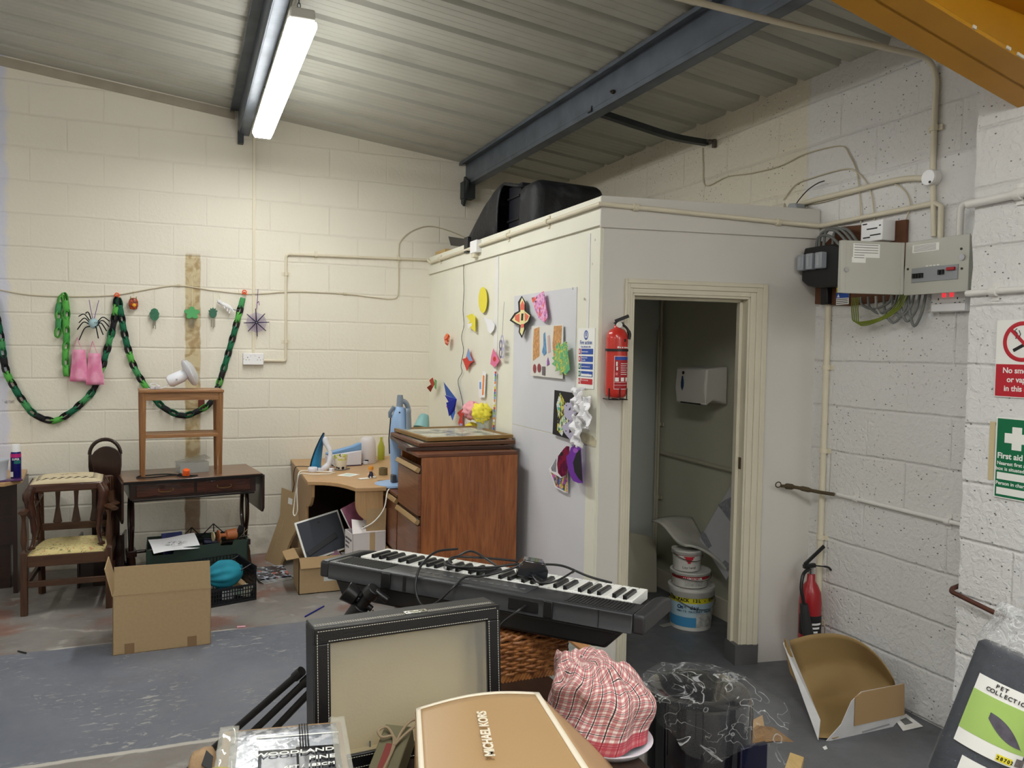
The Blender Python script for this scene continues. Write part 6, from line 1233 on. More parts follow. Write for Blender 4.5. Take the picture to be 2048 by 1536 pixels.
pp=[(1117,685),(1124,690),(1130,683),(1134,684),(1140,740),(1136,744),(1132,752),(1127,744),(1123,750),(1121,740),(1111,743),(1114,734),(1104,728),(1110,722),(1105,716),(1112,710),(1106,700),(1114,702),(1112,694)]
cut('green_mandala_flower','green and yellow cut out flower over the crayon drawing','paper art',pp,g.m,off=.022,th=.003)
g=NG('bright_collage',.5); q=g.noise(g.P,22,4,2.2); c=g.mix(g.ramp(q,.45,.5),s2l((24,24,28)),s2l((210,206,90))); c=g.mix(g.ramp(g.noise(g.P,18,3,1.),.54,.58),c,s2l((220,226,226))); c=g.mix(g.ramp(g.noise(g.P,26,3,1.),.6,.63),c,s2l((70,170,150))); g.col(c)
t=cut('black_collage_card','black card with a bright collage and white hand shapes beside the fire notice','paper art',[(1110,780),(1149,786),(1151,882),(1106,868)],kbl,off=.006,th=.003,extra=[('bright_collage',[(1120,785),(1128,800),(1134,812),(1128,828),(1140,836),(1132,850),(1124,872),(1114,860),(1116,830),(1113,808)],g.m)])
cut('white_dove_cutout','white paper dove with a smile, upper one over the black card','paper art',[(1128,812),(1134,805),(1140,806),(1141,797),(1150,808),(1162,810),(1156,822),(1150,833),(1149,840),(1143,845),(1136,838),(1129,832)],klv,off=.016,extra=[('smile',[(1138,818),(1141,814),(1141,820),(1137,821)],kbl),('eye',ell(1133,811,1,1.3,8),kbl)])
cut('white_dove_cutout','white paper dove with a smile, lower one over the black card','paper art',[(1124,852),(1132,848),(1142,840),(1150,842),(1154,856),(1150,876),(1143,882),(1136,874),(1128,864)],klv,off=.016,extra=[('smile',[(1139,857),(1143,858),(1143,864),(1138,866)],kbl),('eye',ell(1132,862,1,1.3,8),kbl)])
def crump(nm,lab,x,y,off,ry,rz,seed,mt):
    t=thing(nm,lab,'paper',tuple(wpt(x,y,off)))
    mb=MB(); mb.grid(lambda u,v:((-.02+.045*noise.noise(Vector((u*4+seed,v*4,0))),(-(u-.5)*2*ry)*(1+.25*noise.noise(Vector((seed,v*3,2)))),(v-.5)*2*rz*(1+.2*noise.noise(Vector((u*3,seed,5)))))),12,16)
    mb.build('crumpled_sheet',mt,t,smooth=True,ang=30,solid=.001); return t
crump('crumpled_white_paper','crumpled white tissue pinned below the fire notice, uppermost piece','' or 1162,800,.02,.055,.06,2,wh); crump('crumpled_white_paper','crumpled white tissue in the middle of the pile below the fire notice','' or 1178,826,.02,.05,.08,5,wh); crump('crumpled_white_paper','crumpled white tissue lowest beside the torn wall patch','' or 1160,862,.02,.05,.08,8,wh)
tp=MB(); quadplate(tp,[wpt(1160,862,-.006),wpt(1186,872,-.006),wpt(1193,880,-.006),wpt(1192,894,-.006),wpt(1176,890,-.006),wpt(1161,884,-.006)],.004,(-1,0,0)); tag(tp.build('torn_tape_patch',M_('torn_paper',(206,198,170),.7,var=.3,vs=30)),'torn beige tape patch at the cubicle corner under the fire notice','tape')
g=NG('maroon_mask',.35); c=g.mix(g.ramp(g.noise(g.P,20,3,1.),.45,.55),s2l((130,24,60)),s2l((84,16,60))); g.col(c)
g2=NG('crayon_mask',.5); c=g2.mix(g2.ramp(g2.noise(g2.P,24,3,1.5),.44,.5),s2l((200,90,190)),s2l((214,200,90))); c=g2.mix(g2.ramp(g2.noise(g2.P,17,3,1.),.52,.58),c,s2l((40,90,150))); c=g2.mix(g2.ramp(g2.noise(g2.P,30,3,1.),.56,.6),c,s2l((120,70,20))); g2.col(c)
cut('crayon_mask','white and multicoloured crayon paper mask behind the maroon one','paper mask',[(1116,914),(1120,904),(1136,900),(1136,986),(1128,984),(1110,974),(1106,958),(1100,944),(1098,938)],wh,off=.006,extra=[('crayon_pattern',[(1101,944),(1112,950),(1122,956),(1135,952),(1135,985),(1112,973),(1107,958)],g2.m),('scribble',[(1102,936),(1113,916),(1112,944),(1104,942)],K('scribble',(150,150,160),var=.6,vs=120))])
cut('maroon_mask','maroon glitter paper mask between the crayon and purple masks','paper mask',[(1128,898),(1134,892),(1139,893),(1139,906),(1135,915),(1136,935),(1132,950),(1124,954),(1117,946),(1115,928),(1117,912)],g.m,off=.030,th=.003,extra=[('eye_hole',ell(1123,908,3,4,12),kbl)])
t=cut('purple_mask','purple and black scalloped paper mask standing off the wall','paper mask',[(1143,895),(1150,890),(1158,894),(1162,896),(1166,966),(1158,966),(1148,962),(1142,952),(1138,940),(1135,925),(1134,912),(1139,908)],kpu,off=.040,th=.004,extra=[('black_face',[(1153,906),(1161,898),(1165,964),(1157,957),(1149,944),(1146,925)],kbl),('lilac_ring',ell(1151,901,5,5,14),K('orchid',(160,90,190)))])
# black wire on the side wall
run('black_wire','thin black wire trailing down the cubicle side to the blue butterfly','cable',[wpt(x,y) for x,y in((930,505),(927,540),(928,580),(926,620),(928,650),(923,675),(927,700),(922,730),(924,745),(916,762),(922,790),(926,815),(920,840),(922,880),(925,930))],.0022,m_blk,curve=4,n=5)
# ============================================================= ON TOP OF THE CUBICLE
g=NG('dusty_black_fabric',.6); q=g.noise(g.P,8,5,.6); c=g.mix(g.ramp(q,.5,.75),s2l((18,20,26)),s2l((58,60,66))); g.col(c); g.nrm(g.bump(g.noise(g.P,30,4),.5,.01)); m_bag=g.m
hb=thing('black_holdall','large dusty black folded case lying on the cubicle roof','case',(2.10,-1.5,TOP))
def prof_h(y):  # height along the roof
    pts=((-.52,.02),(-.60,.10),(-.75,.20),(-.95,.315),(-1.10,.385),(-1.20,.405),(-1.30,.385),(-1.32,.385),(-1.6,.31),(-1.95,.235),(-2.2,.20),(-2.42,.15),(-2.50,.05))
    for (a,b),(c_,d_) in zip(pts,pts[1:]):
        if c_<=y<=a: return b+(d_-b)*(a-y)/(a-c_)
    return .02
def loaf(y0,y1,nm,x0,x1,ex=4):
    mb=MB(); mb.grid(lambda u,v:((lambda y,s_:(x0+(x1-x0)*(.5+.5*math.copysign(abs(math.cos(s_))**(2/ex),-math.cos(s_)))-2.10, y+1.5, prof_h(y)*abs(math.sin(s_))**(2/ex)+.012*noise.noise(Vector((y*6,s_*2,1)))))(y0+(y1-y0)*v,u*PI)),26,30); mb.build(nm,m_bag,hb,smooth=True,ang=70,solid=.01)
loaf(-.52,-1.26,'left_shell',1.96,2.22)
MB().box((-.10+.25,-.14,.155),(.50,.30,.34),(.0,.03,-.02)).build('right_shell',m_bag,hb,bevel=.07,seg=5)
mb=MB(); mb.grid(lambda u,v:((-.10+.30*u,.24-.25*v,.385-.06*v),0)[0] if True else ((2.04-2.10+.35*u,-1.14-.19*v+1.5,.38-.02*math.sin(u*PI)*0-.01*(2*v-1)**2),4,10) if False else (2.03-2.10+.45*u,-1.13-.21*v+1.5,.39+.01*math.sin(v*PI)),6,8); mb.build('bridge',m_bag,hb,smooth=True,solid=.02)
MB().bx(-.06,.20,.24,.02,0,.36).build('inner_panel',M_('bag_inner',(16,18,30),.5),hb,bevel=.01)
for z_ in(.12,.27): MB().bx(-.072,-.06,.235,.03,z_,z_+.012).build('strap',m_blk,hb)
bs=thing('black_strap_flap','black fabric flap hanging at the left end of the holdall','strap',tuple(ax(915,482,1.93))); quadplate(q_:=MB(),[ax(898,473,1.93),ax(932,478,1.93),ax(934,498,1.93),ax(920,493,1.93),ax(903,491,1.93)],.006,(-1,0,0)); q_.build('flap',m_blk,bs,world=True)
tm=thing('timber_offcut','pale timber offcut lying on the cubicle roof in the back corner','timber',(1.93,-.18,TOP)); MB().bx(-.04,.04,-.13,.13,-.008,.045).build('block',wood('raw_pine',(206,178,122),(186,154,98),'Y',.6),tm,bevel=.002); MB().bx(.05,.10,-.30,.05,-.008,.05).build('block',wood('raw_pine',(206,178,122),(186,154,98),'Y',.6),tm,bevel=.002)
mz=M_('zinc_trim',(70,66,62),.6)
# ============================================================= INSIDE THE CUBICLE
dp=thing('soap_dispenser','white wall towel dispenser with a dark blue drop mark inside the doorway','dispenser',(3.0,-2.28,1.30))
mb=MB(); mb.prism([(0,0),(.10,.025),(.15,.0),(.15,0),(.165,.09),(.155,.215),(0,.23)],lambda u,v,w_:(2.998-u-3.0+.0,-.155+w_,v),.31); mb.build('cover',M_('dispenser_white',(218,214,206),.3),dp,bevel=.012,seg=3)
MB().box((-.13,.0,.002),(.06,.20,.008)).build('slot',m_hole,dp)
mb=MB(); mb.prism([(0.0,.0),(.014,.02),(.015,.05),(.006,.09),(-.006,.09),(-.015,.05),(-.014,.02)],lambda u,v,w_:(-.1655-w_,.075-u,.075+v),.0015); mb.build('drop_mark',M_('drop_blue',(20,50,96),.4),dp)
MB().cyl((-.163,.070,.185),(-.167,.070,.185),.010,n=12).build('lock',m_ink,dp)
m_ip=M_('inner_pipe',(186,180,160),.5)
run('inner_pipe','thin vertical pipe in the back corner inside the cubicle','pipe',[(2.985,-1.725,2.2),(2.985,-1.725,.18)],.010,m_ip,clips=[((2.985,-1.725,1.12),'z'),((2.985,-1.725,.62),'z')],wall=(.02,0,0))
run('inner_pipe','second thin vertical pipe set slightly apart in the cubicle corner','pipe',[(2.965,-1.728,1.75),(2.965,-1.728,.10)],.007,m_ip,n=8)
run('inner_pipe','low horizontal pipe across the inner cubicle wall','pipe',[(3.0,-1.74,.925),(3.0,-3.0,.905)],.0125,m_ip)
MB()
tl=thing('toilet_lid','cream curved plastic seat lid leaning on the back wall inside the cubicle','toilet lid',(2.76,-1.80,0),rotz=-.35)
mb=MB(); o_=[(-.16,0),(-.17,.10),(-.155,.22),(-.12,.32),(-.07,.375),(.0,.39),(.12,.37),(.17,.30),(.17,.0)]; mb.prism(o_,lambda u,v,w_:(u,w_+v*.15,v),.02); mb.build('lid',M_('toilet_cream',(196,190,170),.35),tl,bevel=.006)
# paint buckets
def bucket(nm,lab,c,r0,r1,h,body,bands,lid=True,rot=0):
    t=thing(nm,lab,'paint bucket',c,rot); MB().lathe([(0,0),(r0,0),(r1,h*.93),(r1+.006,h*.93),(r1+.006,h*.80),(r1+.007,h*.80) if False else (r1+.006,h*.93),(r1+.006,h),(r1-.01,h),(r1-.012,h-.006),(0,h-.006)],36,cap=False).build('tub',body,t,smooth=True,ang=40)
    for nm_,z0_,z1_,mt,a0,a1 in bands:
        rr=lambda z: r0+(r1-r0)*min(1,z/(h*.93))
        o=MB(); n_=20; A=[]
        for k in range(n_+1):
            a=a0+(a1-a0)*k/n_; A.append([o.P((math.sin(a)*(rr(z)+e),-math.cos(a)*(rr(z)+e),z)) for z,e in((z0_,.0016),(z1_,.0016),(z1_,.0002),(z0_,.0002))])
        for k in range(n_): 
            for j in range(4): o.F(A[k][j],A[k+1][j],A[k+1][(j+1)%4],A[k][(j+1)%4])
        o.build(nm_,mt,t,smooth=True,ang=40)
    mb=MB(); mb.tube([(math.cos(a)*(r1+.008),-.3*abs(math.sin(a))*r1-.02 if False else -math.sin(a)*(r1+.012),h*.84-.3*h*math.sin(a)) for a in [i*PI/14 for i in range(15)]],.0025,6); mb.build('wire_handle',m_chrome,t); return t
m_bw=M_('bucket_white',(214,212,206),.35); m_by=M_('bucket_yellow',(214,206,48),.4); m_bb=M_('bucket_blue',(70,146,196),.4)
TH0=-.5
b1=bucket('paint_bucket','large twelve litre masonry paint bucket at the bottom of the stack','' or (2.765,-2.45,0),.118,.130,.245,m_bw,[('yellow_band',.163,.203,m_by,-1.9,1.1),('label_print',.08,.160,M_('label_pale_blue',(178,206,220),.4,var=.1),-1.9,1.1),('blue_panel',.022,.08,m_bb,-1.9,-.35),('house_picture',.022,.105,M_('house_print',(206,206,202),.4,var=.5,vs=40),-.35,1.0)],rot=0)
def ctext(t,body,r_,a0,z,size,mat,sx=1,adv=.62,step=None,bold=0):
    """lettering set letter by letter round a vertical cylinder"""
    a=a0
    cu=None
    objs=[]
    for ch_ in body:
        if ch_!=' ':
            M=frame((math.sin(a)*r_,-math.cos(a)*r_,z),(math.cos(a),math.sin(a),0),(0,0,1)); cu=bpy.data.curves.new('l','FONT'); cu.body=ch_; cu.size=size; cu.extrude=.0004; cu.offset=bold; cu.align_x='CENTER'
            o=bpy.data.objects.new('l',cu); COL.objects.link(o); me=bpy.data.meshes.new_from_object(o); COL.objects.unlink(o); bpy.data.objects.remove(o); me.transform(M@Matrix.Diagonal((sx,1,1,1))); objs.append(me)
        a+=(size*adv*sx)/r_
    mb=MB()
    for me in objs:
        b=len(mb.v); mb.v+=[v.co.copy() for v in me.vertices]
        for p in me.polygons: mb.F(*[b+i for i in p.vertices])
    return mb.build('lettering',mat,t,fix=False)
ctext(b1,'VALUE PACK 12L - SPECIAL',.1315,-1.95,.174,.024,m_ink,adv=.72,bold=.001)
ctext(b1,'One day',.1292,-1.15,.130,.030,M_('print_navy',(20,50,96),.5),adv=.6,bold=.0008); ctext(b1,'WHITE MASONRY PAINT',.1285,-1.2,.110,.016,M_('print_navy',(20,50,96),.5),adv=.72)
b2=bucket('paint_bucket','middle paint bucket with a red band in the stack','' or (2.755,-2.45,.246),.100,.112,.09,m_bw,[('red_band',.052,.070,m_red,-1.9,1.3),('label_print',.012,.040,M_('label_pale',(196,196,190),.4,var=.4,vs=60),-.9,.1)])
ctext(b2,'ALUMINIUM',.1125,-.95,.0535,.017,m_pap,adv=.75,bold=.0006)
b3=bucket('paint_bucket','smallest paint bucket with a red triangle on top of the stack','' or (2.735,-2.44,.337),.078,.084,.12,m_bw,[('red_band',.092,.100,m_red,-1.9,1.3)])
mb=MB(); 
for k in range(8):
    a0=-.75+k*.09; h0=.045*(1-abs(k-3.5)/4); mb.box((math.sin(a0)*.0825,-math.cos(a0)*.0825,.088-h0/2),(.009,.004,h0),(0,0,a0))
mb.build('red_triangle',m_red,b3); ctext(b3,'Leyland',.0815,-.85,.018,.019,m_ink,adv=.6)
g=NG('foam_sheet',.5); c=g.mix(g.ramp(g.noise(g.P,7,4),.35,.65),s2l((204,202,192)),s2l((184,182,172))); g.col(c)
fs=thing('white_foam_sheet','drooping white foam sheet lying over the paint buckets','foam sheet',(2.83,-2.36,.472))
mb=MB(); mb.grid(lambda u,v:(-.15+.30*u,.22-.46*v*(.8+.2*u),.085-.30*(u**1.5)*v*.8-.06*v+.02*math.sin(v*6+u*3)),16,18); mb.build('sheet',g.m,fs,smooth=True,solid=.014)
wb=thing('white_printed_board','tall white printed carton leaning diagonally inside the doorway','cardboard box',mat=frame(ax(1452,1160,2.93),(0.10,.62,.78),(.05,-.80,.60)))
wbm=M_('white_board_card',(206,206,212),.5,var=.04)
A_=ax(1452,1160,2.91); B_=ax(1398,1078,2.93); C_=ax(1486,930,2.95); nn=(B_-A_).cross(C_-A_).normalized(); nn=nn if nn.dot(CAM-A_)>0 else -nn
def onp(x,y): d=ray(x,y); return CAM+d*((A_-CAM).dot(nn)/d.dot(nn))
WM[wb.name]=Matrix.Translation(A_); wb.matrix_world=WM[wb.name]
D_=A_+(C_-B_)
mb=MB(); quadplate(mb,[A_,B_,C_,D_],-.035,nn); mb.build('board',wbm,wb,world=True,bevel=.003)
for pn,q in (('printed_block',[(1404,1062),(1412,1068),(1424,1092),(1416,1098),(1402,1076)]),('printed_block',[(1436,1010),(1450,1000),(1480,985),(1484,1020),(1460,1042)]),('printed_block',[(1442,1128),(1450,1120),(1464,1132),(1456,1144)])):
    mb=MB(); quadplate(mb,[onp(x,y)+nn*.0004 for x,y in q],.0006,nn); mb.build(pn,M_('pale_print',(158,158,168),.6,var=.3,vs=60),wb,world=True)
fscr=thing('floor_scrap','pale scrap of card on the cubicle floor by the doorway','scrap',tuple(az(1335,1250,.002)),rotz=.2); MB().box((0,0,.002),(.10,.03,.003)).build('scrap',M_('pale_scrap',(150,148,142),.7),fscr)
# ============================================================= FOREGROUND TABLE AND PILE
TZ=.75
m_dtop=wood('dark_table_top',(58,42,32),(40,28,22),'Y',.4)
tb=thing('work_table','dark topped table under the hamper, display case and boxes','table',(.6,-4.9,0))
MB().bx(.31,.885,-5.75,-4.12,TZ-.025,TZ).build('table_top',m_dtop,tb,world=True,bevel=.003)
MB().bx(.35,.85,-5.70,-4.17,TZ-.11,TZ-.025).build('apron',m_mah,tb,world=True)
for x_ in(.36,.83):
    for y_ in(-5.68,-4.19): MB().bx(x_-.02,x_+.02,y_-.02,y_+.02,0,TZ-.025).build('leg',m_mahz,tb,world=True,bevel=.002)
# --- metal bound box right of the hamper
m_zn=M_('zinc_plate',(148,154,150),.45,metal=.35,var=.35,vs=30); m_pl=wood('raw_plank',(190,138,84),(160,108,60),'Y',.5)
mbx=thing('metal_bound_box','grey metal clad box with a wooden edge board beside the wicker hamper','box',(1.15,-3.98,0))
MB().bx(1.02,1.235,-4.22,-3.76,0,.585).build('body',M_('pale_grey_side',(120,128,122),.5,var=.1),mbx,world=True,bevel=.003)
MB().bx(1.018,1.237,-4.222,-3.758,.585,.592).build('metal_lid',m_zn,mbx,world=True,bevel=.002); MB().bx(1.237,1.278,-4.225,-3.755,.50,.60).build('edge_board',m_pl,mbx,world=True,bevel=.002)
# --- wicker hamper
g=NG('willow',.45); c=g.mix(g.ramp(g.noise(g.P,60,3),.3,.7),s2l((158,104,56)),s2l((98,56,26))); g.col(c); m_wil=g.m; m_wild=M_('willow_dark',(74,44,24),.7)
hx0,hx1,hy0,hy1,hz0,hz1=.470,.935,-4.450,-4.150,TZ,.858
hm=thing('wicker_hamper','brown wicker hamper under the keyboard on the work table','basket',((hx0+hx1)/2,(hy0+hy1)/2,TZ))
MB().bx(hx0+.008,hx1-.008,hy0+.008,hy1-.008,hz0+.005,hz1-.006).build('inner_shell',m_wild,hm,world=True)
def weave(nm,a,b,z0_,z1_,n_out,rows,stk):
    a=Vector(a); b=Vector(b); n_out=Vector(n_out); L=(b-a).length; d=(b-a)/L; mb=MB()
    for r_ in range(rows):
        z=z0_+(z1_-z0_)*(r_+.5)/rows; pts=[]
        N=stk*4
        for i in range(N+1):
            s_=L*i/N; pts.append(a+d*s_+n_out*(.0045*math.sin(PI*i/2*1.0+ (PI if r_%2 else 0))+.001)+Vector((0,0,z+.004*math.sin(i*.9+r_)*.35)))
        mb.tube(pts,.0046,5,cap=False)
    for i in range(stk*2): s_=L*(i+.5)/(stk*2); mb.cyl(a+d*s_+Vector((0,0,z0_)),a+d*s_+Vector((0,0,z1_)),.004,n=5,cap=False)
    mb.build(nm,m_wil,hm,world=True,smooth=True)
weave('woven_side',(hx0,hy0,0),(hx1,hy0,0),hz0+.016,hz1-.006,(0,-1,0),12,8); weave('woven_side',(hx0,hy0,0),(hx0,hy1,0),hz0+.016,hz1-.006,(-1,0,0),12,6); weave('woven_side',(hx1,hy0,0),(hx1,hy1,0),hz0+.016,hz1-.006,(1,0,0),12,6)
mb=MB()
for a,b in(((hx0,hy0),(hx1,hy0)),((hx0,hy0),(hx0,hy1)),((hx1,hy0),(hx1,hy1))):
    a=Vector((*a,hz0+.009)); b=Vector((*b,hz0+.009)); n_=int((b-a).length/.009)
    for i in range(n_): p=a.lerp(b,(i+.5)/n_); d=(b-a).normalized(); mb.cyl(p-d*.006+Vector((0,0,-.009)),p+d*.006+Vector((0,0,.009)),.0055,n=6)
mb.build('base_braid',m_wil,hm,world=True,smooth=True)
mb=MB()
for r_ in range(30):
    y=hy0+(hy1-hy0)*(r_+.5)/30; mb.tube([Vector((hx0+(hx1-hx0)*i/40,y,hz1+.004*math.sin(PI*i/2+(PI if r_%2 else 0)))) for i in range(41)],.005,5,cap=False)
mb.build('woven_lid',m_wil,hm,world=True,smooth=True)
# --- electric keyboard: local x along the length, y away from the viewpoint, z up
K0=Vector((.365,-3.972,.980)); K1=Vector((1.012,-4.702,.975)); kx=(K1-K0).normalized(); kl=.976
ky=Vector((-kx.y,kx.x,0)).normalized(); ky=(ky*math.cos(.055)+Vector((0,0,-math.sin(.055)))).normalized()
KM=frame(K0,kx,ky)
kd=thing('electric_keyboard','black sixty one key electric keyboard resting at an angle on the wicker hamper','keyboard',mat=KM)
m_kb=M_('keyboard_black',(38,39,42),.42,bump=.15,bs=300); m_kbd=M_('keyboard_underside',(16,16,18),.5); m_ivory=M_('key_white',(236,236,232),.3); m_ebony=M_('key_black',(24,24,26),.35)
DP=.258
# top deck with raised speaker panel
def sec(mb,x0,x1,prof): mb.prism(prof,lambda u,v,w_:(x0+w_,u,v),x1-x0)
deck=[(-.0,-.048),(.0,-.004),(.006,.0),(.100,-.001),(.110,-.006),(.110,-.030),(DP,-.030),(DP,-.050),(.0,-.050)]
mb=MB(); sec(mb,.03,kl-.03,deck); mb.build('deck',m_kb,kd,bevel=.002)
cap_=[(.0,-.048),(.0,-.004),(.008,.0),(.18,.0),(.245,-.010),(DP+.008,-.035),(DP,-.05)]
for x0,x1 in((0,.03),(kl-.03,kl)): mb=MB(); sec(mb,x0,x1,cap_); mb.build('end_cheek',m_kb,kd,bevel=.006,seg=3)
mb=MB(); mb.prism([(.045,-.05),(.075,-.100),(kl-.10,-.100),(kl-.055,-.05)],lambda u,v,w_:(u,.012+w_,v),DP-.03); mb.build('underside',m_kbd,kd,bevel=.008,seg=3)
# speaker mesh area
for x0 in(.045,kl-.215):
    mb=MB()
    for i in range(18):
        mb.bx(x0+.004+i*.0092,x0+.0085+i*.0092,.012,.092,-.0012,.0012)
    mb.build('speaker_grille',M_('grille_dark',(28,28,30),.5),kd)
MB().bx(.30,.655,.02,.10,-.001,.0015).build('control_panel',M_('panel_satin',(58,59,62),.35),kd,bevel=.001)
for i in range(14): MB().box((.32+i*.024,.05,.002),(.014,.007,.003)).build('panel_button',M_('button_grey',(92,94,98),.4),kd,bevel=.001)
MB().bx(.615,.70,-.002,.004,-.040,-.012).build('jack_panel',M_('jack_dark',(20,20,24),.4),kd,bevel=.001)
MB().bx(.715,.74,-.006,.004,-.045,-.004).build('music_stand_slot',m_kbd,kd,bevel=.002); MB().bx(.22,.25,-.006,.004,-.045,-.004).build('music_stand_slot',m_kbd,kd,bevel=.002)
MB().bx(.29,.30,-.0012,.0,-.046,-.004).build('panel_seam',m_kbd,kd); MB().bx(.86,.8615,-.0012,.0,-.046,-.004).build('panel_seam',m_kbd,kd)
for x_,y_ in((.12,.05),(kl-.14,.05),(.12,DP-.04),(kl-.14,DP-.04)): MB().cyl((x_,y_,-.100),(x_,y_,-.107),.012,n=12).build('foot',m_kbd,kd)
kx0=.062; kw=.0236; NK=36
for i in range(NK):
    x0=kx0+i*kw; MB().bx(x0+.0005,x0+kw-.0005,.111,.111+.142,-.026,.001).build('white_key',m_ivory,kd,bevel=.0012,seg=1)
for i in range(NK):
    n_=(NK-1-i)      # count from the right hand (low) end
    if n_%7 in(0,1,3,4,5) and n_<NK-1:
        xc=kx0+(NK-1-n_)*kw; off={0:.0025,1:-.0025,3:.003,4:0,5:-.003}[n_%7]
        mb=MB(); mb.prism([(.112,.0),(.112,.012),(.196,.011),(.206,.0)],lambda u,v,w_:(xc+off-.0055+w_,u,v),.011); mb.build('black_key',m_ebony,kd,bevel=.0012,seg=1)
# --- mains adaptor and lead on the keyboard
ap=ad(1025,1140,2.30); pa=thing('power_adaptor','black mains adaptor lying on the keyboard keys','adaptor',mat=KM@Matrix.Translation((.60,.17,.002))@Euler((.0,.12,.5)).to_matrix().to_4x4())
mb=MB(); mb.prism([(-.042,0),(.042,0),(.042,.026),(.028,.046),(-.028,.046),(-.042,.026)],lambda u,v,w_:(u,-.028+w_,v+.006),.056); mb.build('body',M_('adaptor_gloss',(30,32,36),.15,coat=.5),pa,bevel=.003); MB().bx(-.008,-.004,.03,.048,.02,.03).build('pin',m_chrome,pa); MB().bx(.01,.014,.03,.048,.02,.03).build('pin',m_chrome,pa)
lk=lambda x,y,z:KM@Vector((x,y,z))
run('adaptor_lead','black lead looped in a coil over the middle of the keyboard','cable',[lk(*q) for q in((.60,.19,.02),(.57,.15,.04),(.50,.10,.030),(.40,.09,.020),(.345,.13,.014),(.335,.20,.016),(.37,.24,.035),(.44,.22,.020),(.50,.16,.016),(.46,.10,.016),(.38,.11,.018),(.34,.17,.022),(.36,.22,.020),(.47,.26,.02),(.57,.27,.02),(.66,.25,.03),(.74,.25,.012),(.80,.28,-.004))],.0035,m_blk,curve=7,n=7)
run('adaptor_lead','black lead drooping in a loop over the rear edge of the keyboard','cable',[lk(*q) for q in((.345,.20,.045),(.33,.10,.05),(.33,.02,.02),(.345,-.02,-.03),(.38,-.035,-.065),(.42,-.035,-.05),(.455,-.015,-.01),(.47,.03,.014),(.50,.06,.014),(.545,.11,.025),(.60,.16,.05))],.0035,m_blk,curve=7,n=7)
run('adaptor_lead','thin black lead along the keys to the right of the adaptor','cable',[lk(*q) for q in((.62,.13,.02),(.66,.10,.010),(.70,.12,.02),(.72,.19,.035),(.70,.23,.02))],.003,m_blk,curve=6,n=6)
run('adaptor_lead','thin black lead plugged into the rear socket of the keyboard','cable',[lk(*q) for q in((.665,-.002,-.025),(.655,-.03,-.035),(.62,-.05,-.07),(.60,-.05,-.12))],.003,m_blk,curve=6,n=6)
# --- folded stand with tripod legs
m_sb=M_('stand_black',(20,20,22),.35); H=ad(738,1190,2.16); Q=ad(612,1362,2.24); Nn=ad(520,1450,2.30)
sd_=thing('folded_tripod_stand','folded black tripod stand leaning behind the display case','tripod',tuple(H)); dr=(Q-H).normalized(); sdv=dr.cross(CF).normalized()
MB().cyl(H+dr*.0,H+dr*.15,.017,n=16).cyl(H+dr*.04,H+dr*.12,.024,n=16).build('collar',m_sb,sd_,world=True,bevel=.002)
MB().cyl(H+dr*.12,H+dr*.30,.013,n=14).build('pole',m_sb,sd_,world=True,smooth=True)
kn=H+dr*.03; MB().cyl(kn-sdv*.060,kn-sdv*.022,.030,.022,n=14).cyl(kn-sdv*.022,kn+sdv*.03,.009,n=10).build('wing_knob',m_sb,sd_,world=True,bevel=.003)
MB().cyl(H-dr*.03-CU*.004,H,.020,.024,n=16).cyl(H-dr*.02+sdv*.008,H-dr*.02+sdv*.050,.010,n=10).build('clamp_head',m_sb,sd_,world=True,bevel=.002)
MB().tube([H+dr*.055+sdv*(.022+.022*math.sin(q))+dr*(.028*math.cos(q)) for q in [i*PI/8 for i in range(9)]],.003,6).build('steel_ring',m_chrome,sd_,world=True)
MB().cyl(H+dr*.10+sdv*.02,H+dr*.10+sdv*.042,.009,n=10).build('locking_knob',m_sb,sd_,world=True,bevel=.002)
end=Nn+(Nn-Q).normalized()*.95*0
dn=(Nn-Q).normalized()
for k,off in enumerate((-.030,.0,.030)):
    a=H+dr*.26+sdv*off*.4-CF*0; b=Q+sdv*off; c_=Nn+sdv*off*1.3; e_=b+(c_-b).normalized()*.62
    MB().cyl(b-(c_-b).normalized()*.0,e_,.0105,n=12).build('leg',m_sb,sd_,world=True,smooth=True)
    MB().cyl(b-(c_-b).normalized()*.02,b+(c_-b).normalized()*.012,.014,n=12).build('leg_joint',m_sb,sd_,world=True,smooth=True)
# --- glazed display case standing on edge
m_lth=M_('black_leatherette',(34,35,38),.42,bump=.25,bs=260); m_lthd=M_('black_satin_leather',(18,18,20),.35,bump=.2,bs=260); m_sti=M_('white_stitching',(206,202,190),.7); m_vel=M_('beige_lining',(196,178,132),.85,bump=.2,bs=200,var=.06)
CW,CH,CD=.405,.292,.088; tilt=-.09
CM=Matrix.Translation((.238,-4.745,TZ+.001))@Matrix.Rotation(.05,4,'Z')@Matrix.Rotation(tilt,4,'X')
dc=thing('display_case','black leatherette display case with a glass front standing on edge','display case',mat=CM)
fw=.032; mb=MB()
mb.bx(0,CW,.012,CD,CH-.006,CH); mb.build('top_panel',m_lth,dc,bevel=.003)
for k in((0,CW,.012,CD,0,.006),(0,.006,.012,CD,.006,CH-.006),(CW-.006,CW,.012,CD,.006,CH-.006)): MB().bx(*k).build('side_panel',m_lthd,dc,bevel=.002)
MB().bx(.006,CW-.006,CD-.006,CD-.002,.006,CH-.006).build('rear_lining',m_vel,dc)
for k in((.006,.010,.02,CD-.006,.006,CH-.006),(CW-.010,CW-.006,.02,CD-.006,.006,CH-.006),(.01,CW-.01,.02,CD-.006,.006,.010),(.01,CW-.01,.02,CD-.006,CH-.010,CH-.006)): MB().bx(*k).build('edge_lining',m_vel,dc)
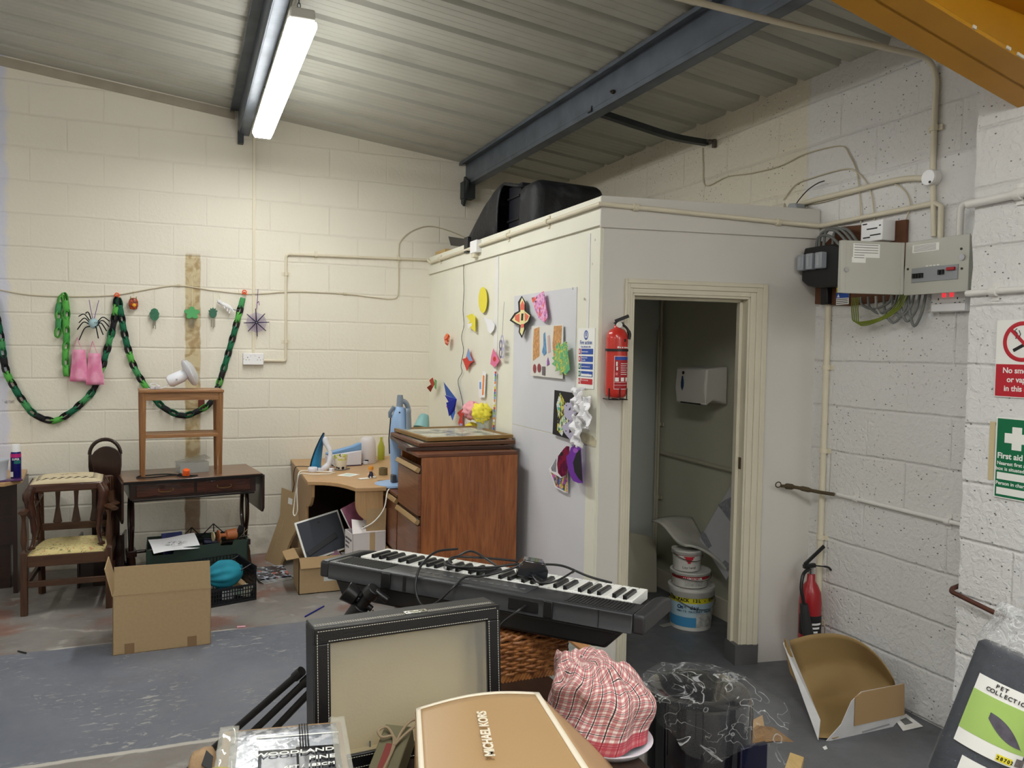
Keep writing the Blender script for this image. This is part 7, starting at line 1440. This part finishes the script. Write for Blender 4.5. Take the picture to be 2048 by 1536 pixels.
for k in((0,CW,0,fw),(0,CW,CH-fw,CH),(0,fw,fw,CH-fw),(CW-fw,CW,fw,CH-fw)): MB().bx(k[0],k[1],.0,.011,k[2],k[3]).build('frame_rail',m_lthd,dc,bevel=.002)
MB().bx(fw-.004,CW-fw+.004,.004,.0065,fw-.004,CH-fw+.004).build('glass',M_('case_glass',(235,240,238),.03,alpha=.10,spec=1.0,coat=1),dc)
def stitches(x0,x1,z0_,z1_,y,hor=True,step=.0052):
    mb=MB(); L=(x1-x0) if hor else (z1_-z0_); n_=int(L/step)
    for i in range(n_):
        s_=(i+.5)*step
        if hor: mb.bx(x0+s_-.0017,x0+s_+.0017,y-.0006,y+.0004,z0_-.0005,z0_+.0005)
        else: mb.bx(x0-.0005,x0+.0005,y-.0006,y+.0004,z0_+s_-.0017,z0_+s_+.0017)
    return mb
for z_ in(.006,CH-.006,fw-.005,CH-fw+.005): 
    i_=0 if z_ in(.006,CH-.006) else fw-.005; tag(stitches(.006+i_*.8,CW-.006-i_*.8,z_,0,-.0002).build('stitching_row',m_sti,dc),kind='stuff')
for x_ in(.006,CW-.006,fw-.005,CW-fw+.005):
    i_=0 if x_ in(.006,CW-.006) else fw-.005; tag(stitches(x_,0,.006+i_*.8,CH-.006-i_*.8,-.0002,False).build('stitching_row',m_sti,dc),kind='stuff')
for y_ in(.024,.032):
    mb=MB(); n_=int((CW-.012)/.0052)
    for i in range(n_): mb.bx(.006+i*.0052,.006+i*.0052+.0034,y_-.0005,y_+.0005,CH-.0002,CH+.0007)
    tag(mb.build('stitching_row',m_sti,dc),kind='stuff')
mb=MB(); mb.bx(.195,.245,.020,.023,CH,CH+.003).bx(.195,.245,.036,.039,CH,CH+.003).bx(.195,.199,.02,.039,CH,CH+.003).bx(.241,.245,.02,.039,CH,CH+.003).bx(.203,.237,.026,.033,CH,CH+.002); mb.build('clasp',M_('nickel',(206,204,190),.2,metal=.9),dc,bevel=.001)
MB().bx(.195,.245,.0,.004,CH-.012,CH-.002).build('clasp_lower',M_('nickel',(206,204,190),.2,metal=.9),dc,bevel=.001) if False else None
MB().box((.13,CD-.012,.016),(.003,.002,.012)).build('lining_tab',m_ink,dc)
# --- MICHAEL KORS carton
g=NG('gold_tan_card',.42); c=g.mix(g.ramp(g.noise(g.P,500,2),.3,.7,0.,.12),s2l((172,140,98)),s2l((148,114,76))); g.col(c); m_mk=g.m; m_mke=M_('cream_edge',(226,216,196),.6); m_mks=M_('tan_side_card',(176,142,104),.6,var=.05)
MZ=.925
c0,c1,c2_,c3_=[az(x,y,MZ) for x,y in((832,1420),(1078,1388),(1190,1560),(838,1575))]
mk=thing('lettered_carton','tan carton with cream edging and lettered lid in front of the display case','cardboard box',tuple(c0-Vector((0,0,MZ-TZ))))
def lp(u,v,z=0.):  # bilinear on the lid with a slight bulge
    p=c0.lerp(c1,u).lerp(c3_.lerp(c2_,u),v); return p+Vector((0,0,.014*math.sin(PI*min(1,max(0,u)))*(1-.3*v)+z))
mb=MB(); mb.grid(lambda u,v:lp(u,v),16,12); mb.build('lid',m_mk,mk,world=True,smooth=True,solid=.004)
for nm,f in (('lid_edge_trim',lambda t_:(.0+.022*0,t_)),):
    pass
def trim(uv0,uv1,w_,nm):
    mb=MB(); mb.grid(lambda a,b:lp(uv0[0]+(uv1[0]-uv0[0])*a+(w_[0]*b),uv0[1]+(uv1[1]-uv0[1])*a+(w_[1]*b),.0028),16,3); mb.build(nm,m_mke,mk,world=True,smooth=True,solid=.0016)
trim((0,0),(1,0),(0,.030),'cream_trim'); trim((1,0),(1,1),(-.045,0),'cream_trim'); trim((0,0),(0,1),(.035,0),'cream_trim')
dz=Vector((0,0,-(MZ-TZ)+.003)); side=Vector((.17,.03,0))
mb=MB(); mb.grid(lambda a,b:lp(1,a)+(dz+side*1.0)*b+Vector((0,0,-.003)),12,6); mb.build('side_panel',m_mks,mk,world=True,smooth=True,solid=.003)
mb=MB(); mb.grid(lambda a,b:lp(a,0)+(dz+side*a)*b+Vector((0,0,-.003)),12,6); mb.build('rear_panel',m_mks,mk,world=True,smooth=True,solid=.003)
mb=MB(); mb.grid(lambda a,b:lp(0,a)+(dz)*b+Vector((0,0,-.003)),12,6); mb.build('side_panel',m_mks,mk,world=True,smooth=True,solid=.003)
mb=MB(); mb.grid(lambda a,b:lp(a,1)+(dz+side*a)*b+Vector((0,0,-.003)),12,6); mb.build('front_panel',m_mks,mk,world=True,smooth=True,solid=.003)
tA=az(990,1512,MZ+.02); tB=az(972,1427,MZ+.02); rd_=(tB-tA); 
text('MICHAEL KORS','lettering',m_mke,mk,tA,rd_,Vector((-1,.0,0)),rd_.length/6.4,depth=.0006,bold=.0006,sx=.98)
# --- olive wrapped block with cord
m_olv=M_('olive_card',(112,106,80),.7,var=.1); O0=ad(772,1455,1.66); ob=thing('corded_gift_box','olive box tied with a beige cord between the display case and the tan carton','gift box',(.385,-4.86,TZ),rotz=-.10)
_o=ad(732,1545,1.50); _u=ad(768,1452,1.60)-_o; OMx=frame(_o,ad(790,1552,1.49)-_o,_u); ob.matrix_world=OMx; WM[ob.name]=OMx
MB().bx(0,.058,-.055,.118,-.05,0).build('body',m_olv,ob,bevel=.003)
MB().bx(.018,.034,.0,.07,.0,.0015).build('red_panel',M_('dull_red',(126,52,46),.6),ob)
m_crd=M_('beige_cord',(150,132,106),.8)
mb=MB()
mb.tube(spl([(.036,.0,.005),(.036,.05,.006),(.030,.08,.007),(.010,.100,.010),(-.004,.088,.012),(.008,.075,.010),(.028,.082,.008),(.038,.06,.008),(.034,.0,.008)],5),.0028,7); mb.tube(spl([(.038,.06,.009),(.050,.085,.010),(.068,.112,.012),(.072,.125,.012),(.056,.122,.012),(.044,.10,.010),(.038,.06,.009)],5),.0028,7); mb.build('cord_bow',m_crd,ob,smooth=True)
# --- tree carton
XZ=.885
q0,q1=az(447,1462,XZ),az(682,1441,XZ); q2,q3=az(708,1600,XZ),az(428,1606,XZ)
tc_=thing('tree_carton','battered taped carton with silver and black tree print standing left of the display case','cardboard box',(q0.x,q0.y,0))
m_tk=M_('worn_kraft',(166,136,100),.7,var=.2,vs=30)
mb=MB(); lo=[Vector((p.x,p.y,.0)) for p in(q0,q1,q2,q3)]; up_=[q0,q1,q2,q3]; a=[mb.P(p) for p in lo]; b=[mb.P(p) for p in up_]; mb.F(*a[::-1]); mb.F(*b)
for i in range(4): mb.F(a[i],a[(i+1)%4],b[(i+1)%4],b[i])
mb.build('body',m_tk,tc_,world=True,bevel=.004)
def tq(u,v,z=.0): return q0.lerp(q1,u).lerp(q3.lerp(q2,u),v)+Vector((0,0,z))
g=NG('silver_print',.18); n1=g.noise(g.P,18,5,.8); c=g.mix(g.ramp(n1,.38,.62),s2l((176,180,188)),s2l((118,122,130))); c=g.mix(g.ramp(g.noise(g.P,60,4),.5,.62),c,s2l((208,210,214))); g.col(c); g.nrm(g.bump(g.noise(g.P,45,4,1.),.4,.002)); m_slv=g.m
m_sdk=M_('print_dark',(34,36,42),.25,var=.4,vs=40)
def tplate(u0,u1,v0,v1,z,mt,nm,lab=None):
    mb=MB(); mb.grid(lambda a,b:tq(u0+(u1-u0)*a,v0+(v1-v0)*b,z+.0005*noise.noise(Vector((a*9+u0*20,b*9,1)))),16,12); return mb.build(nm,mt,tc_,world=True,smooth=True,solid=.0006,label=lab)
tplate(.07,.95,.05,.98,.0022,m_slv,'printed_panel'); tplate(.60,.95,.36,.98,.0036,m_sdk,'dark_print'); tplate(.30,.72,.38,.98,.0034,M_('print_mid_grey',(88,92,98),.25,var=.5,vs=50),'grey_print')
for k in range(4): tplate(.63+k*.022,.642+k*.022,.03,.36,.0040,m_sdk,'grey_bar')
tplate(.28,.96,.185,.20,.0040,m_pap,'white_line')
um=(q1-q0).normalized(); vm=(q0-q3).normalized()
def tt(s_,u,v,sz,sx=1.35): text(s_,'lettering',m_pap,tc_,tq(u,v,.0068),um,vm,sz,align='RIGHT',depth=.0004,sx=sx,bold=.0002)
tt('WOODLAND',.905,.45,.0165); tt('PINE',.905,.545,.0165); tt('6FT / 183CM',.895,.63,.0125,1.25)
mb=MB(); pc0=tq(.87,.76,.0050); mb.cyl(pc0,pc0+Vector((0,0,.0008)),.016,n=24); mb.build('round_logo',m_pap,tc_,world=True); mb=MB()
for k in range(3): mb.prism([(-.006+k*.0012,-.008+k*.005),(.006-k*.0012,-.008+k*.005),(0,.002+k*.005)],lambda u,v,w_:tuple(pc0+um*u+vm*v+Vector((0,0,.001+w_))),.0008)
mb.build('tree_mark',m_sdk,tc_,world=True)
m_ytp=M_('yellow_tape',(222,210,110),.3,alpha=.75); mb=MB(); mb.grid(lambda a,b:tq(-.05+.80*a,.60+.14*a+.20*b,.006+.003*math.sin(a*14)),20,5); mb.build('yellow_tape',m_ytp,tc_,world=True,smooth=True,solid=.0006)
g=NG('clear_tape',.1); m_ctp=M_('clear_tape',(224,222,210),.08,alpha=.28,spec=1)
mb=MB(); mb.grid(lambda a,b:tq(-.03+.16*b,-.02+1.0*a,.005+.004*noise.noise(Vector((a*12,b*6,4)))),20,6); mb.build('clear_tape',m_ctp,tc_,world=True,smooth=True,solid=.0006)
mb=MB(); mb.grid(lambda a,b:tq(.90+.13*b,-.02+1.0*a,.006+.004*noise.noise(Vector((a*12,b*6,9)))),20,6); mb.build('clear_tape',m_ctp,tc_,world=True,smooth=True,solid=.0006)
# --- brown paper parcel left of it
g=NG('kraft_paper',.7); c=g.mix(g.ramp(g.noise(g.P,16,4),.35,.65),s2l((176,146,110)),s2l((150,120,86))); g.col(c); g.nrm(g.bump(g.noise(g.P,26,4,.8),.6,.006)); m_kp=g.m
pz=.80; pA=az(378,1505,pz); pB=az(432,1488,pz); br=thing('brown_paper_parcel','crumpled brown paper parcel with a black diamond mark at the bottom left of the pile','parcel',(pA.x,pA.y,0))
pC=az(462,1640,pz-.03); pD=az(356,1640,pz-.03); mb=MB()
def pq(u,v): return pA.lerp(pB,u).lerp(pD.lerp(pC,u),v)
mb.grid(lambda u,v:pq(u,v)+Vector((0,0,.010*noise.noise(Vector((u*4,v*5,3)))-.03*(abs(2*u-1)**4))),14,14); mb.build('top_fold',m_kp,br,world=True,smooth=True,solid=.004)
mb=MB(); lo=[Vector((p.x,p.y,0)) for p in(pA,pB,pC,pD)]; up_=[p-Vector((0,0,.022)) for p in(pA,pB,pC,pD)]; a=[mb.P(p) for p in lo]; b=[mb.P(p) for p in up_]; mb.F(*a[::-1]); mb.F(*b)
for i in range(4): mb.F(a[i],a[(i+1)%4],b[(i+1)%4],b[i])
mb.build('body',m_kp,br,world=True,bevel=.01)
dpt=[pq(.62,.10),pq(.82,.22),pq(.72,.42),pq(.45,.30)]; mb=MB(); quadplate(mb,[p+Vector((0,0,.006)) for p in dpt],.0015,(0,0,1)); mb.build('diamond_mark',m_ink,br,world=True)
# --- red checked cloth bundle
g=NG('red_check',.9); uv=_n(g.nt,'ShaderNodeUVMap'); sp=_n(g.nt,'ShaderNodeSeparateXYZ'); g.nt.links.new(uv.outputs[0],sp.inputs[0]); V_=sp.outputs[1]; U=g.add(sp.outputs[0],g.mul(V_,.16))
def fr_(s_,k): return g.ma('FRACT',g.mul(s_,k))
nU,nV=44.,26.
cu_=g.ramp(fr_(U,nU),.48,.52); cv_=g.ramp(fr_(V_,nV),.48,.52); c=g.mix(g.mul(cu_,.55),s2l((226,214,206)),s2l((172,40,64))); c=g.mix(g.mul(cv_,.55),c,s2l((160,28,52)))
lu=g.ramp(g.ma('ABSOLUTE',g.sub(fr_(U,nU/2),.13)),.03,.045,1.,0.); lv=g.ramp(g.ma('ABSOLUTE',g.sub(fr_(V_,nV/2),.13)),.03,.045,1.,0.); c=g.mix(g.ma('MAXIMUM',lu,lv),c,s2l((28,26,34)))
c=g.mix(g.mul(g.ramp(V_,.90,.915),.75),c,s2l((170,40,62))); g.col(c); m_chk=g.m
bz=ad(1198,1472,1.76); cb=thing('checked_cloth_bundle','red and white checked cloth bundle beside the tan carton at the table edge','cloth',(bz.x,bz.y,TZ))
def bund(u,v):
    a=u*2*PI; th=v*PI*.56; r=.122*math.sin(th)**.75; zz=.150*(1-(1-math.cos(th))/(1-math.cos(PI*.56)))**.9 if v<1 else 0
    r*=(1+.05*math.sin(a*9+v*5)*v+.30*noise.noise(Vector((math.cos(a)*1.3,math.sin(a)*1.3,v*2.2)))); return (r*math.cos(a)-.045*(1-v)**1.5,r*math.sin(a),max(.017,.017+zz+.045*(1-v)*noise.noise(Vector((math.cos(a)*r*30,math.sin(a)*r*30,7)))+.01*(1-v)))
mb=MB(); G=mb.grid(bund,72,36,closeu=True); o=mb.build('cloth',m_chk,cb,smooth=True,fix=True); ul=o.data.uv_layers.new(name='UVMap')
nv=36
for p in o.data.polygons:
    vs=[o.data.loops[l].vertex_index for l in p.loop_indices]; us=[v//nv for v in vs]; wrap_=max(us)>60 and min(us)<10
    for l,v in zip(p.loop_indices,vs): uu=v//nv; ul.data[l].uv=(((uu+72) if wrap_ and uu<10 else uu)/72,(v%nv)/(nv-1))
wbw=thing('white_bowl','white rimmed dish under the checked cloth bundle','dish',(bz.x+.0,bz.y-.045,TZ)); MB().lathe([(0,.0),(.08,0),(.092,.012),(.095,.016),(.088,.016),(.07,.006),(0,.006)],36,cap=False).build('dish',m_w2,wbw,smooth=True,ang=50)
# --- glossy black bin with clear wrap
bn=thing('black_bin','glossy black pedal bin wrapped in clear plastic right of the work table','bin',(1.480,-4.285,0)); m_gb2=M_('gloss_black',(14,14,20),.08,coat=.8)
MB().lathe([(0,0),(.158,0),(.162,.01),(.162,.54),(.158,.556),(.150,.56),(.10,.566),(0,.568)],48).build('body',m_gb2,bn,smooth=True,ang=40)
MB().bx(.10,.20,-.03,.07,.30,.50).build('hinge_housing',m_gb2,bn,bevel=.012)
MB().bx(-.163+.20,-.163+.30,-.166,-.150,.05,.44).build('blue_label_panel',M_('midnight_blue',(16,18,44),.15,coat=.5),bn,bevel=.004)
g=NG('clear_film',.06); g.b.inputs['Alpha'].default_value=.20; q=g.noise(g.P,4.5,3,2.0); rdg=g.ramp(g.ma('ABSOLUTE',g.sub(q,.5)),.0,.012,1.,0.); q2=g.ramp(g.ma('ABSOLUTE',g.sub(g.noise(g.P,8,2,1.3),.5)),.0,.010,1.,0.)
g._in(g.b.inputs['Alpha'],g.add(.035,g.mul(g.ma('MAXIMUM',rdg,g.mul(q2,.6)),.5))); g.col(s2l((226,228,230))); g.b.inputs['Specular IOR Level'].default_value=1.; g.nrm(g.bump(q,.6,.015)); m_film=g.m
def film(u,v):
    a=u*2*PI; sk=.05+.04*max(0,math.sin(a*1.0-2.4))+.075*max(0,-math.sin(a))*abs(math.sin(a*2.5)) 
    if v<.45: r=.172*(v/.45); z=.575+.012*noise.noise(Vector((math.cos(a)*r*20,math.sin(a)*r*20,2)))
    else:
        t=(v-.45)/.55; fl=1+.10*math.sin(a*7)*t+.06*math.sin(a*13+1)*t; r=.172*fl+.012*t+(.085*t*max(0,math.cos(a+.35))**1.5); z=.575-sk*t-.02*t*math.sin(a*5)
    return (r*math.cos(a),r*math.sin(a),z)
mb=MB(); mb.grid(film,110,30,closeu=True); mb.build('plastic_wrap',m_film,bn,smooth=True,ang=180,label='crinkled clear plastic wrap')
# --- bits on the floor right of the bin
m_cor=M_('corrugated_edge',(150,116,76),.8,var=.3,vs=80)
tp_=thing('torn_cardboard','torn folded piece of brown cardboard on the clutter right of the bin','cardboard',tuple(ad(1530,1470,2.75))); d0=Vector(tp_.location)
p=[ad(1480,1488,2.62),ad(1520,1452,2.70),ad(1548,1455,2.75),ad(1588,1484,2.70),ad(1545,1482,2.62),ad(1500,1490,2.60)]
mb=MB(); quadplate(mb,p,.012); mb.build('folded_piece',m_cor,tp_,world=True); mb=MB(); quadplate(mb,[ad(1505,1440,2.80),ad(1525,1430,2.85),ad(1530,1460,2.72),ad(1495,1470,2.72)],.004); mb.build('lighter_flap',M_('kraft_light',(176,146,106),.7),tp_,world=True)
cl=thing('clear_plastic_bag','empty clear plastic bag on the floor right of the bin','plastic bag',tuple(az(1520,1520,.02))); L0=WM[cl.name].translation
mb=MB(); bq=[az(1470,1500,.12),az(1540,1480,.22),az(1590,1530,.10),az(1480,1600,.1)]
mb.grid(lambda u,v:bq[0].lerp(bq[1],u).lerp(bq[3].lerp(bq[2],u),v)+Vector((0,0,.03*noise.noise(Vector((u*4,v*4,1))))),14,14); mb.build('film',m_film,cl,world=True,smooth=True,ang=180)
bt=thing('wood_batten_end','pale square wood batten end at the bottom edge right of the bin','timber',tuple(az(1570,1530,.25))); a=az(1572,1528,.25); MB().box(tuple(a+Vector((-.03,-.06,0))),(.045,.16,.045),(.15,.1,-.9)).build('batten',wood('raw_pine',(206,178,122),(186,154,98),'Y',.6),bt,world=True,bevel=.002)
# --- white outside, brown inside carton at right
m_kin=M_('brown_card_inside',(150,124,80),.75,var=.06); m_wout=M_('white_printed_outside',(206,206,208),.5,var=.12,vs=14)
oc=thing('open_white_carton','large open white carton with brown inside tipped on the floor at right','cardboard box',(2.66,-3.70,0))
def ocp(x,y,z): return az(x,y,z)
Fb0=az(1638,1480,.004); Fb1=az(1762,1482,.004)   # bottom front edge
Rb1=Vector((2.93,-3.79,.02)); 
Bt0=ax(1570,1280,2.93); Bt1=ax(1705,1277,2.97); Bt2=ax(1788,1362,2.95)
# curved rear sheet from front floor edge rising to the back
bl=az(1638,1478,.004); br2=az(1700,1482,.004)
def rear(u,v):
    pl=[(1638,1478,.004),(1620,1415,.03),(1600,1350,.12),(1578,1284,.285)]; pr=[(1668,1480,.004),(1765,1440,.01),(1792,1390,.10),(1788,1362,.20)]
    cc=[(1655,1479,.004),(1690,1400,.02),(1715,1330,.18),(1700,1277,.325)]
    def L3(P,v): 
        s_=v*3; i=min(2,int(s_)); f=s_-i; a,b=P[i],P[i+1]; return az(*[a[k]+(b[k]-a[k])*f for k in range(3)])
    A,B_,C_=L3(pl,v),L3(cc,v),L3(pr,v); return A*(1-u)**2+ (B_*2-(A+C_)*.5)*(2*u*(1-u)) + C_*u*u
mb=MB(); mb.grid(lambda u,v:rear(u,v)+Vector((0,0,.006)),20,20); mb.build('brown_inner_wall',m_kin,oc,world=True,smooth=True,ang=180,solid=.003)
mb=MB(); mb.grid(lambda u,v:rear(u,v)+Vector((.01,.012,.0)),20,20); mb.build('white_outer_wall',m_wout,oc,world=True,smooth=True,ang=180,solid=.002)
mb=MB(); quadplate(mb,[az(1640,1482,.004),az(1567,1290,.27),az(1572,1277,.30),az(1594,1322,.20),az(1588,1320,.22)],.003) if False else quadplate(mb,[az(1636,1480,.004),az(1566,1287,.285),az(1571,1277,.31),az(1590,1320,.225),az(1640,1440,.06)],.003); mb.build('left_panel',m_wout,oc,world=True)
mb=MB(); quadplate(mb,[az(1567,1285,.288),az(1570,1277,.312),az(1590,1320,.222),az(1594,1368,.14),az(1580,1345,.18)],.0045); mb.build('left_flap',m_kin,oc,world=True)
A1,A2,A3,A4=az(1652,1481,.004),az(1707,1392,.18),az(1806,1368,.19),az(1790,1430,.03); 
mb=MB(); nF=(A2-A1).cross(A3-A1).normalized(); nF=nF if nF.dot(CAM-A1)>0 else -nF; quadplate(mb,[(lambda d:CAM+d*((A1-CAM).dot(nF)/d.dot(nF)))(ray(x,y)) for x,y in((1652,1481),(1682,1448),(1702,1402),(1722,1383),(1806,1367),(1806,1428),(1762,1480))],.003); mb.build('front_panel',m_wout,oc,world=True)
mb=MB(); nF=(A2-A1).cross(A3-A1).normalized(); nF=nF if nF.dot(CAM-A1)>0 else -nF
def onf(x,y): d=ray(x,y); return CAM+d*((A1-CAM).dot(nF)/d.dot(nF))
quadplate(mb,[onf(x,y)+nF*.004 for x,y in((1708,1393),(1722,1383),(1806,1366),(1806,1428),(1706,1450))],.004,nF); mb.build('turned_down_flap',M_('kraft_light2',(170,140,100),.7),oc,world=True)
mb=MB()
for x0,y0_ in((1722,1462),(1735,1468)): quadplate(mb,[onf(x0,y0_)+nF*.004,onf(x0+55,y0_-16)+nF*.004,onf(x0+56,y0_-13)+nF*.004,onf(x0+1,y0_+3)+nF*.004],.0006,nF)
mb.build('printed_line',M_('pale_print2',(150,150,156),.6),oc,world=True)
dl_=thing('printed_leaflet','white printed leaflet lying on the floor behind the open carton','leaflet',tuple(az(1810,1445,.002))); mb=MB(); quadplate(mb,[az(1790,1440,.002),az(1812,1428,.002),az(1846,1453,.002),az(1806,1462,.002)],.0015,(0,0,1)); mb.build('sheet',m_pap,dl_,world=True); mb=MB(); quadplate(mb,[az(1800,1440,.0036),az(1812,1435,.0036),az(1826,1446,.0036),az(1810,1450,.0036)],.0003,(0,0,1)); mb.build('printed_picture',M_('grey_print',(110,110,110),.7),dl_,world=True)
ch_=thing('paint_chip','small white chip on the dark floor in front of the open carton','chip',tuple(az(1650,1497,.002))); mb=MB(); quadplate(mb,[az(1645,1495,.001),az(1652,1492,.001),az(1655,1498,.001),az(1649,1500,.001)],.002,(0,0,1)); mb.build('chip',m_pap,ch_,world=True)
# --- grey fabric roll in plastic against the pier
t0=ad(2038,1308,2.05); t1=ad(1936,1563,2.05); axd=(t1-t0).normalized(); RL=.092
bot=t1+axd*((t1.z-.02)/-axd.z if axd.z<0 else .5)
rm=frame(t0,(-axd).cross(CF).normalized()*-1,-axd); zz=rm.to_3x3()@Vector((0,0,1))
if zz.dot(CAM-t0)<0: rm=frame(t0,-(rm.to_3x3()@Vector((1,0,0))),-axd)
fr2=thing('fabric_roll','dark grey fabric roll in clear plastic with a green label leaning by the pier','fabric roll',mat=rm)   # local y up the roll, z to the viewer
g=NG('charcoal_fabric',.75); c=g.mix(g.ramp(g.noise(g.P,240,2),.3,.7),s2l((54,60,72)),s2l((44,48,58))); g.col(c); LL=(bot-t0).length
MB().lathe([(0,-LL),(RL,-LL),(RL,-.012),(RL-.012,.0),(.02,.004),(0,.004)],40,axis=(0,1,0)).build('roll',g.m,fr2,smooth=True,ang=40)
g=NG('clear_sleeve',.05); g.b.inputs['Specular IOR Level'].default_value=1.; q=g.noise(g.P,22,6,2.); rdg=g.ramp(g.ma('ABSOLUTE',g.sub(q,.5)),.0,.05,1.,0.); tp=g.ramp(g.y,-.01,.02); g._in(g.b.inputs['Alpha'],g.add(.06,g.mul(tp,g.add(.28,g.mul(rdg,.40))))); g.col(s2l((230,232,234))); g.nrm(g.bump(q,1,.02)); m_slev=g.m
mb=MB(); mb.grid(lambda u,v:(lambda a,y:((RL+.004+(.018*noise.noise(Vector((math.cos(a)*2,math.sin(a)*2,y*25))) -.25*max(0,y)*1.0 if y>0 else 0))*math.cos(a),y,(RL+.004+(.018*noise.noise(Vector((math.cos(a)*2,math.sin(a)*2,y*25)))-.25*max(0,y) if y>0 else 0))*math.sin(a)))(u*2*PI,-LL+.01+(LL+.10)*v),64,60,closeu=True); mb.build('plastic_sleeve',m_slev,fr2,smooth=True,ang=180)
mb=MB(); mb.grid(lambda u,v:((RL-.015)*math.cos(u*2*PI)*math.sin(v*PI/2),.09+.02*noise.noise(Vector((math.cos(u*6.28)*3,math.sin(u*6.28)*3,v*4))),(RL-.015)*math.sin(u*2*PI)*math.sin(v*PI/2)),40,8,closeu=True); mb.build('crumpled_top',m_slev,fr2,smooth=True,ang=180)
def rl(mb,a0,a1,y0,y1,e=.0055,n=16,skew=0.):
    A=[]
    for k in range(n+1):
        a=a0+(a1-a0)*k/n; 
        A.append([mb.P((math.sin(a)*(RL+r_),y,math.cos(a)*(RL+r_))) for y,r_ in((y0,e+.0006),(y1,e+.0006),(y1,e),(y0,e))])
    for k in range(n):
        for j in range(4): mb.F(A[k][j],A[k+1][j],A[k+1][(j+1)%4],A[k][(j+1)%4])
    mb.F(*A[0]); mb.F(*A[-1][::-1]); return mb
yt=lambda y_: -((y_-1262)/298)*(t1-t0).length
LY1,LY0=-.080,-.262
rl(MB(),-1.3,.44,LY0,LY1).build('paper_label',m_pap,fr2,smooth=True); rl(MB(),-1.3,.44,LY0+.036,LY1-.040,.0062).build('green_picture',M_('lime_green',(172,206,112),.4,var=.08),fr2,smooth=True)
rl(MB(),-.28,.12,LY0+.004,LY0+.020,.0072).build('yellow_number_panel',M_('panel_yellow',(240,226,60),.4),fr2,smooth=True); rl(MB(),.22,.52,LY0+.006,LY0+.026,.0072).build('barcode_label',M_('barcode_grey',(120,112,112),.5,var=.3,vs=200),fr2)
rl(MB(),-.95,-.35,-.345,-.285,.0058).build('white_sticker',m_pap,fr2,smooth=True)
mb=MB(); mb.grid(lambda u,v:(lambda a,y:(math.sin(a)*(RL+.0072),y,math.cos(a)*(RL+.0072)))(-.72+1.0*u,LY0+.098-.052*u+(.018-.0*u)*(v-.5)*2*math.sin(PI*min(1,.15+u*.9))),16,5); mb.build('tent_picture',M_('tent_grey',(96,92,104),.6,var=.3,vs=60),fr2,solid=.0008)
def rtext(body,a0,y,size,mat,bold=0,tilt=0):
    a=a0; mb=MB()
    for ch_ in body:
        if ch_!=' ':
            M=frame((math.sin(a)*(RL+.0082),y,math.cos(a)*(RL+.0082)),(math.cos(a),0,-math.sin(a)),(0,1,0)); cu=bpy.data.curves.new('l','FONT'); cu.body=ch_; cu.size=size; cu.extrude=.0002; cu.offset=bold; cu.align_x='CENTER'
            o=bpy.data.objects.new('l',cu); COL.objects.link(o); me=bpy.data.meshes.new_from_object(o); COL.objects.unlink(o); bpy.data.objects.remove(o); me.transform(M); b=len(mb.v); mb.v+=[v.co.copy() for v in me.vertices]
            for p in me.polygons: mb.F(*[b+i for i in p.vertices])
        a+=size*.66/RL
    mb.build('lettering',mat,fr2,fix=False)
rtext('PET',-.78,LY1-.015,.014,m_ink,.0003); rtext('COLLECTION',-.95,LY1-.030,.014,m_ink,.0003); rtext('28702',-.24,LY0+.0075,.0125,m_ink,.0004)
# ============================================================= PARTS OF PARTS
SUB={'printed_line':('notice_label','black_label','board','body','front_panel'),'icon_mark':('icon',),'white_cross':('green_panel',),'write_in_box':('colour_panel','green_panel'),'warning_triangle':('yellow_panel','blue_panel'),
 'rocker_switch':('faceplate',),'pin_slot':('faceplate',),'screw':('faceplate','front_plate'),'main_switch':('breaker_strip',),'breaker':('breaker_strip',),'circuit_label':('breaker_strip',),'lid_hole':('lid',),'clear_window':('fuse_carrier',),
 'stitching_row':('frame_rail','top_panel'),'clasp':('top_panel',),'strut':('backing_board',),'hook':('backing_board',),'picture':('mount',),'tape_strip':('front_panel','top_flap'),'panel_button':('control_panel',),'eye':('body',),'ear':('head',),
 'barcode_label':('paper_label','can'),'yellow_number_panel':('paper_label',),'green_picture':('paper_label',),'red_slash':('red_ring',),'magenta_band':('can',),'green_panel':('can',),'fire_icon':('instruction_label',),'pictogram':('instruction_label',),'blue_header':('instruction_label',),
 'brass_toe':('sabre_leg',),'finger_recess':('side_panel',),'steam_button':('handle',),'drop_mark':('cover',),'delivery_label':('front_panel',),'grey_bar':('printed_panel',),'dark_print':('printed_panel',),'grey_print':('printed_panel',),'white_line':('printed_panel',),'tree_mark':('round_logo',),'locking_knob':('collar',),'stripe':('painted_shape',),'house_picture':('label_print',),'red_triangle':('tub',),'glass':('mount',),'eye_hole':('paper_shape',),'smile':('paper_shape',),'lining_tab':('rear_lining',),'jack_panel':('deck',),'music_stand_slot':('deck',)}
def _ctr(o): 
    v=o.data.vertices; n_=len(v); return sum((q.co for q in v),Vector())/max(1,n_)
for t_ in [o for o in COL.objects if o.parent is None and o.type=='EMPTY']:
    ch=[c for c in t_.children if c.type=='MESH']; by={}
    for c in ch: by.setdefault(c.name.split('.')[0],[]).append(c)
    for nm,ps in SUB.items():
        for c in by.get(nm,()):
            for pn in ps:
                cand=[q for q in by.get(pn,()) if q is not c and q.parent==t_ and not (q.children and False)]
                if cand:
                    cc_=_ctr(c); c.parent=min(cand,key=lambda q:(_ctr(q)-cc_).length); break
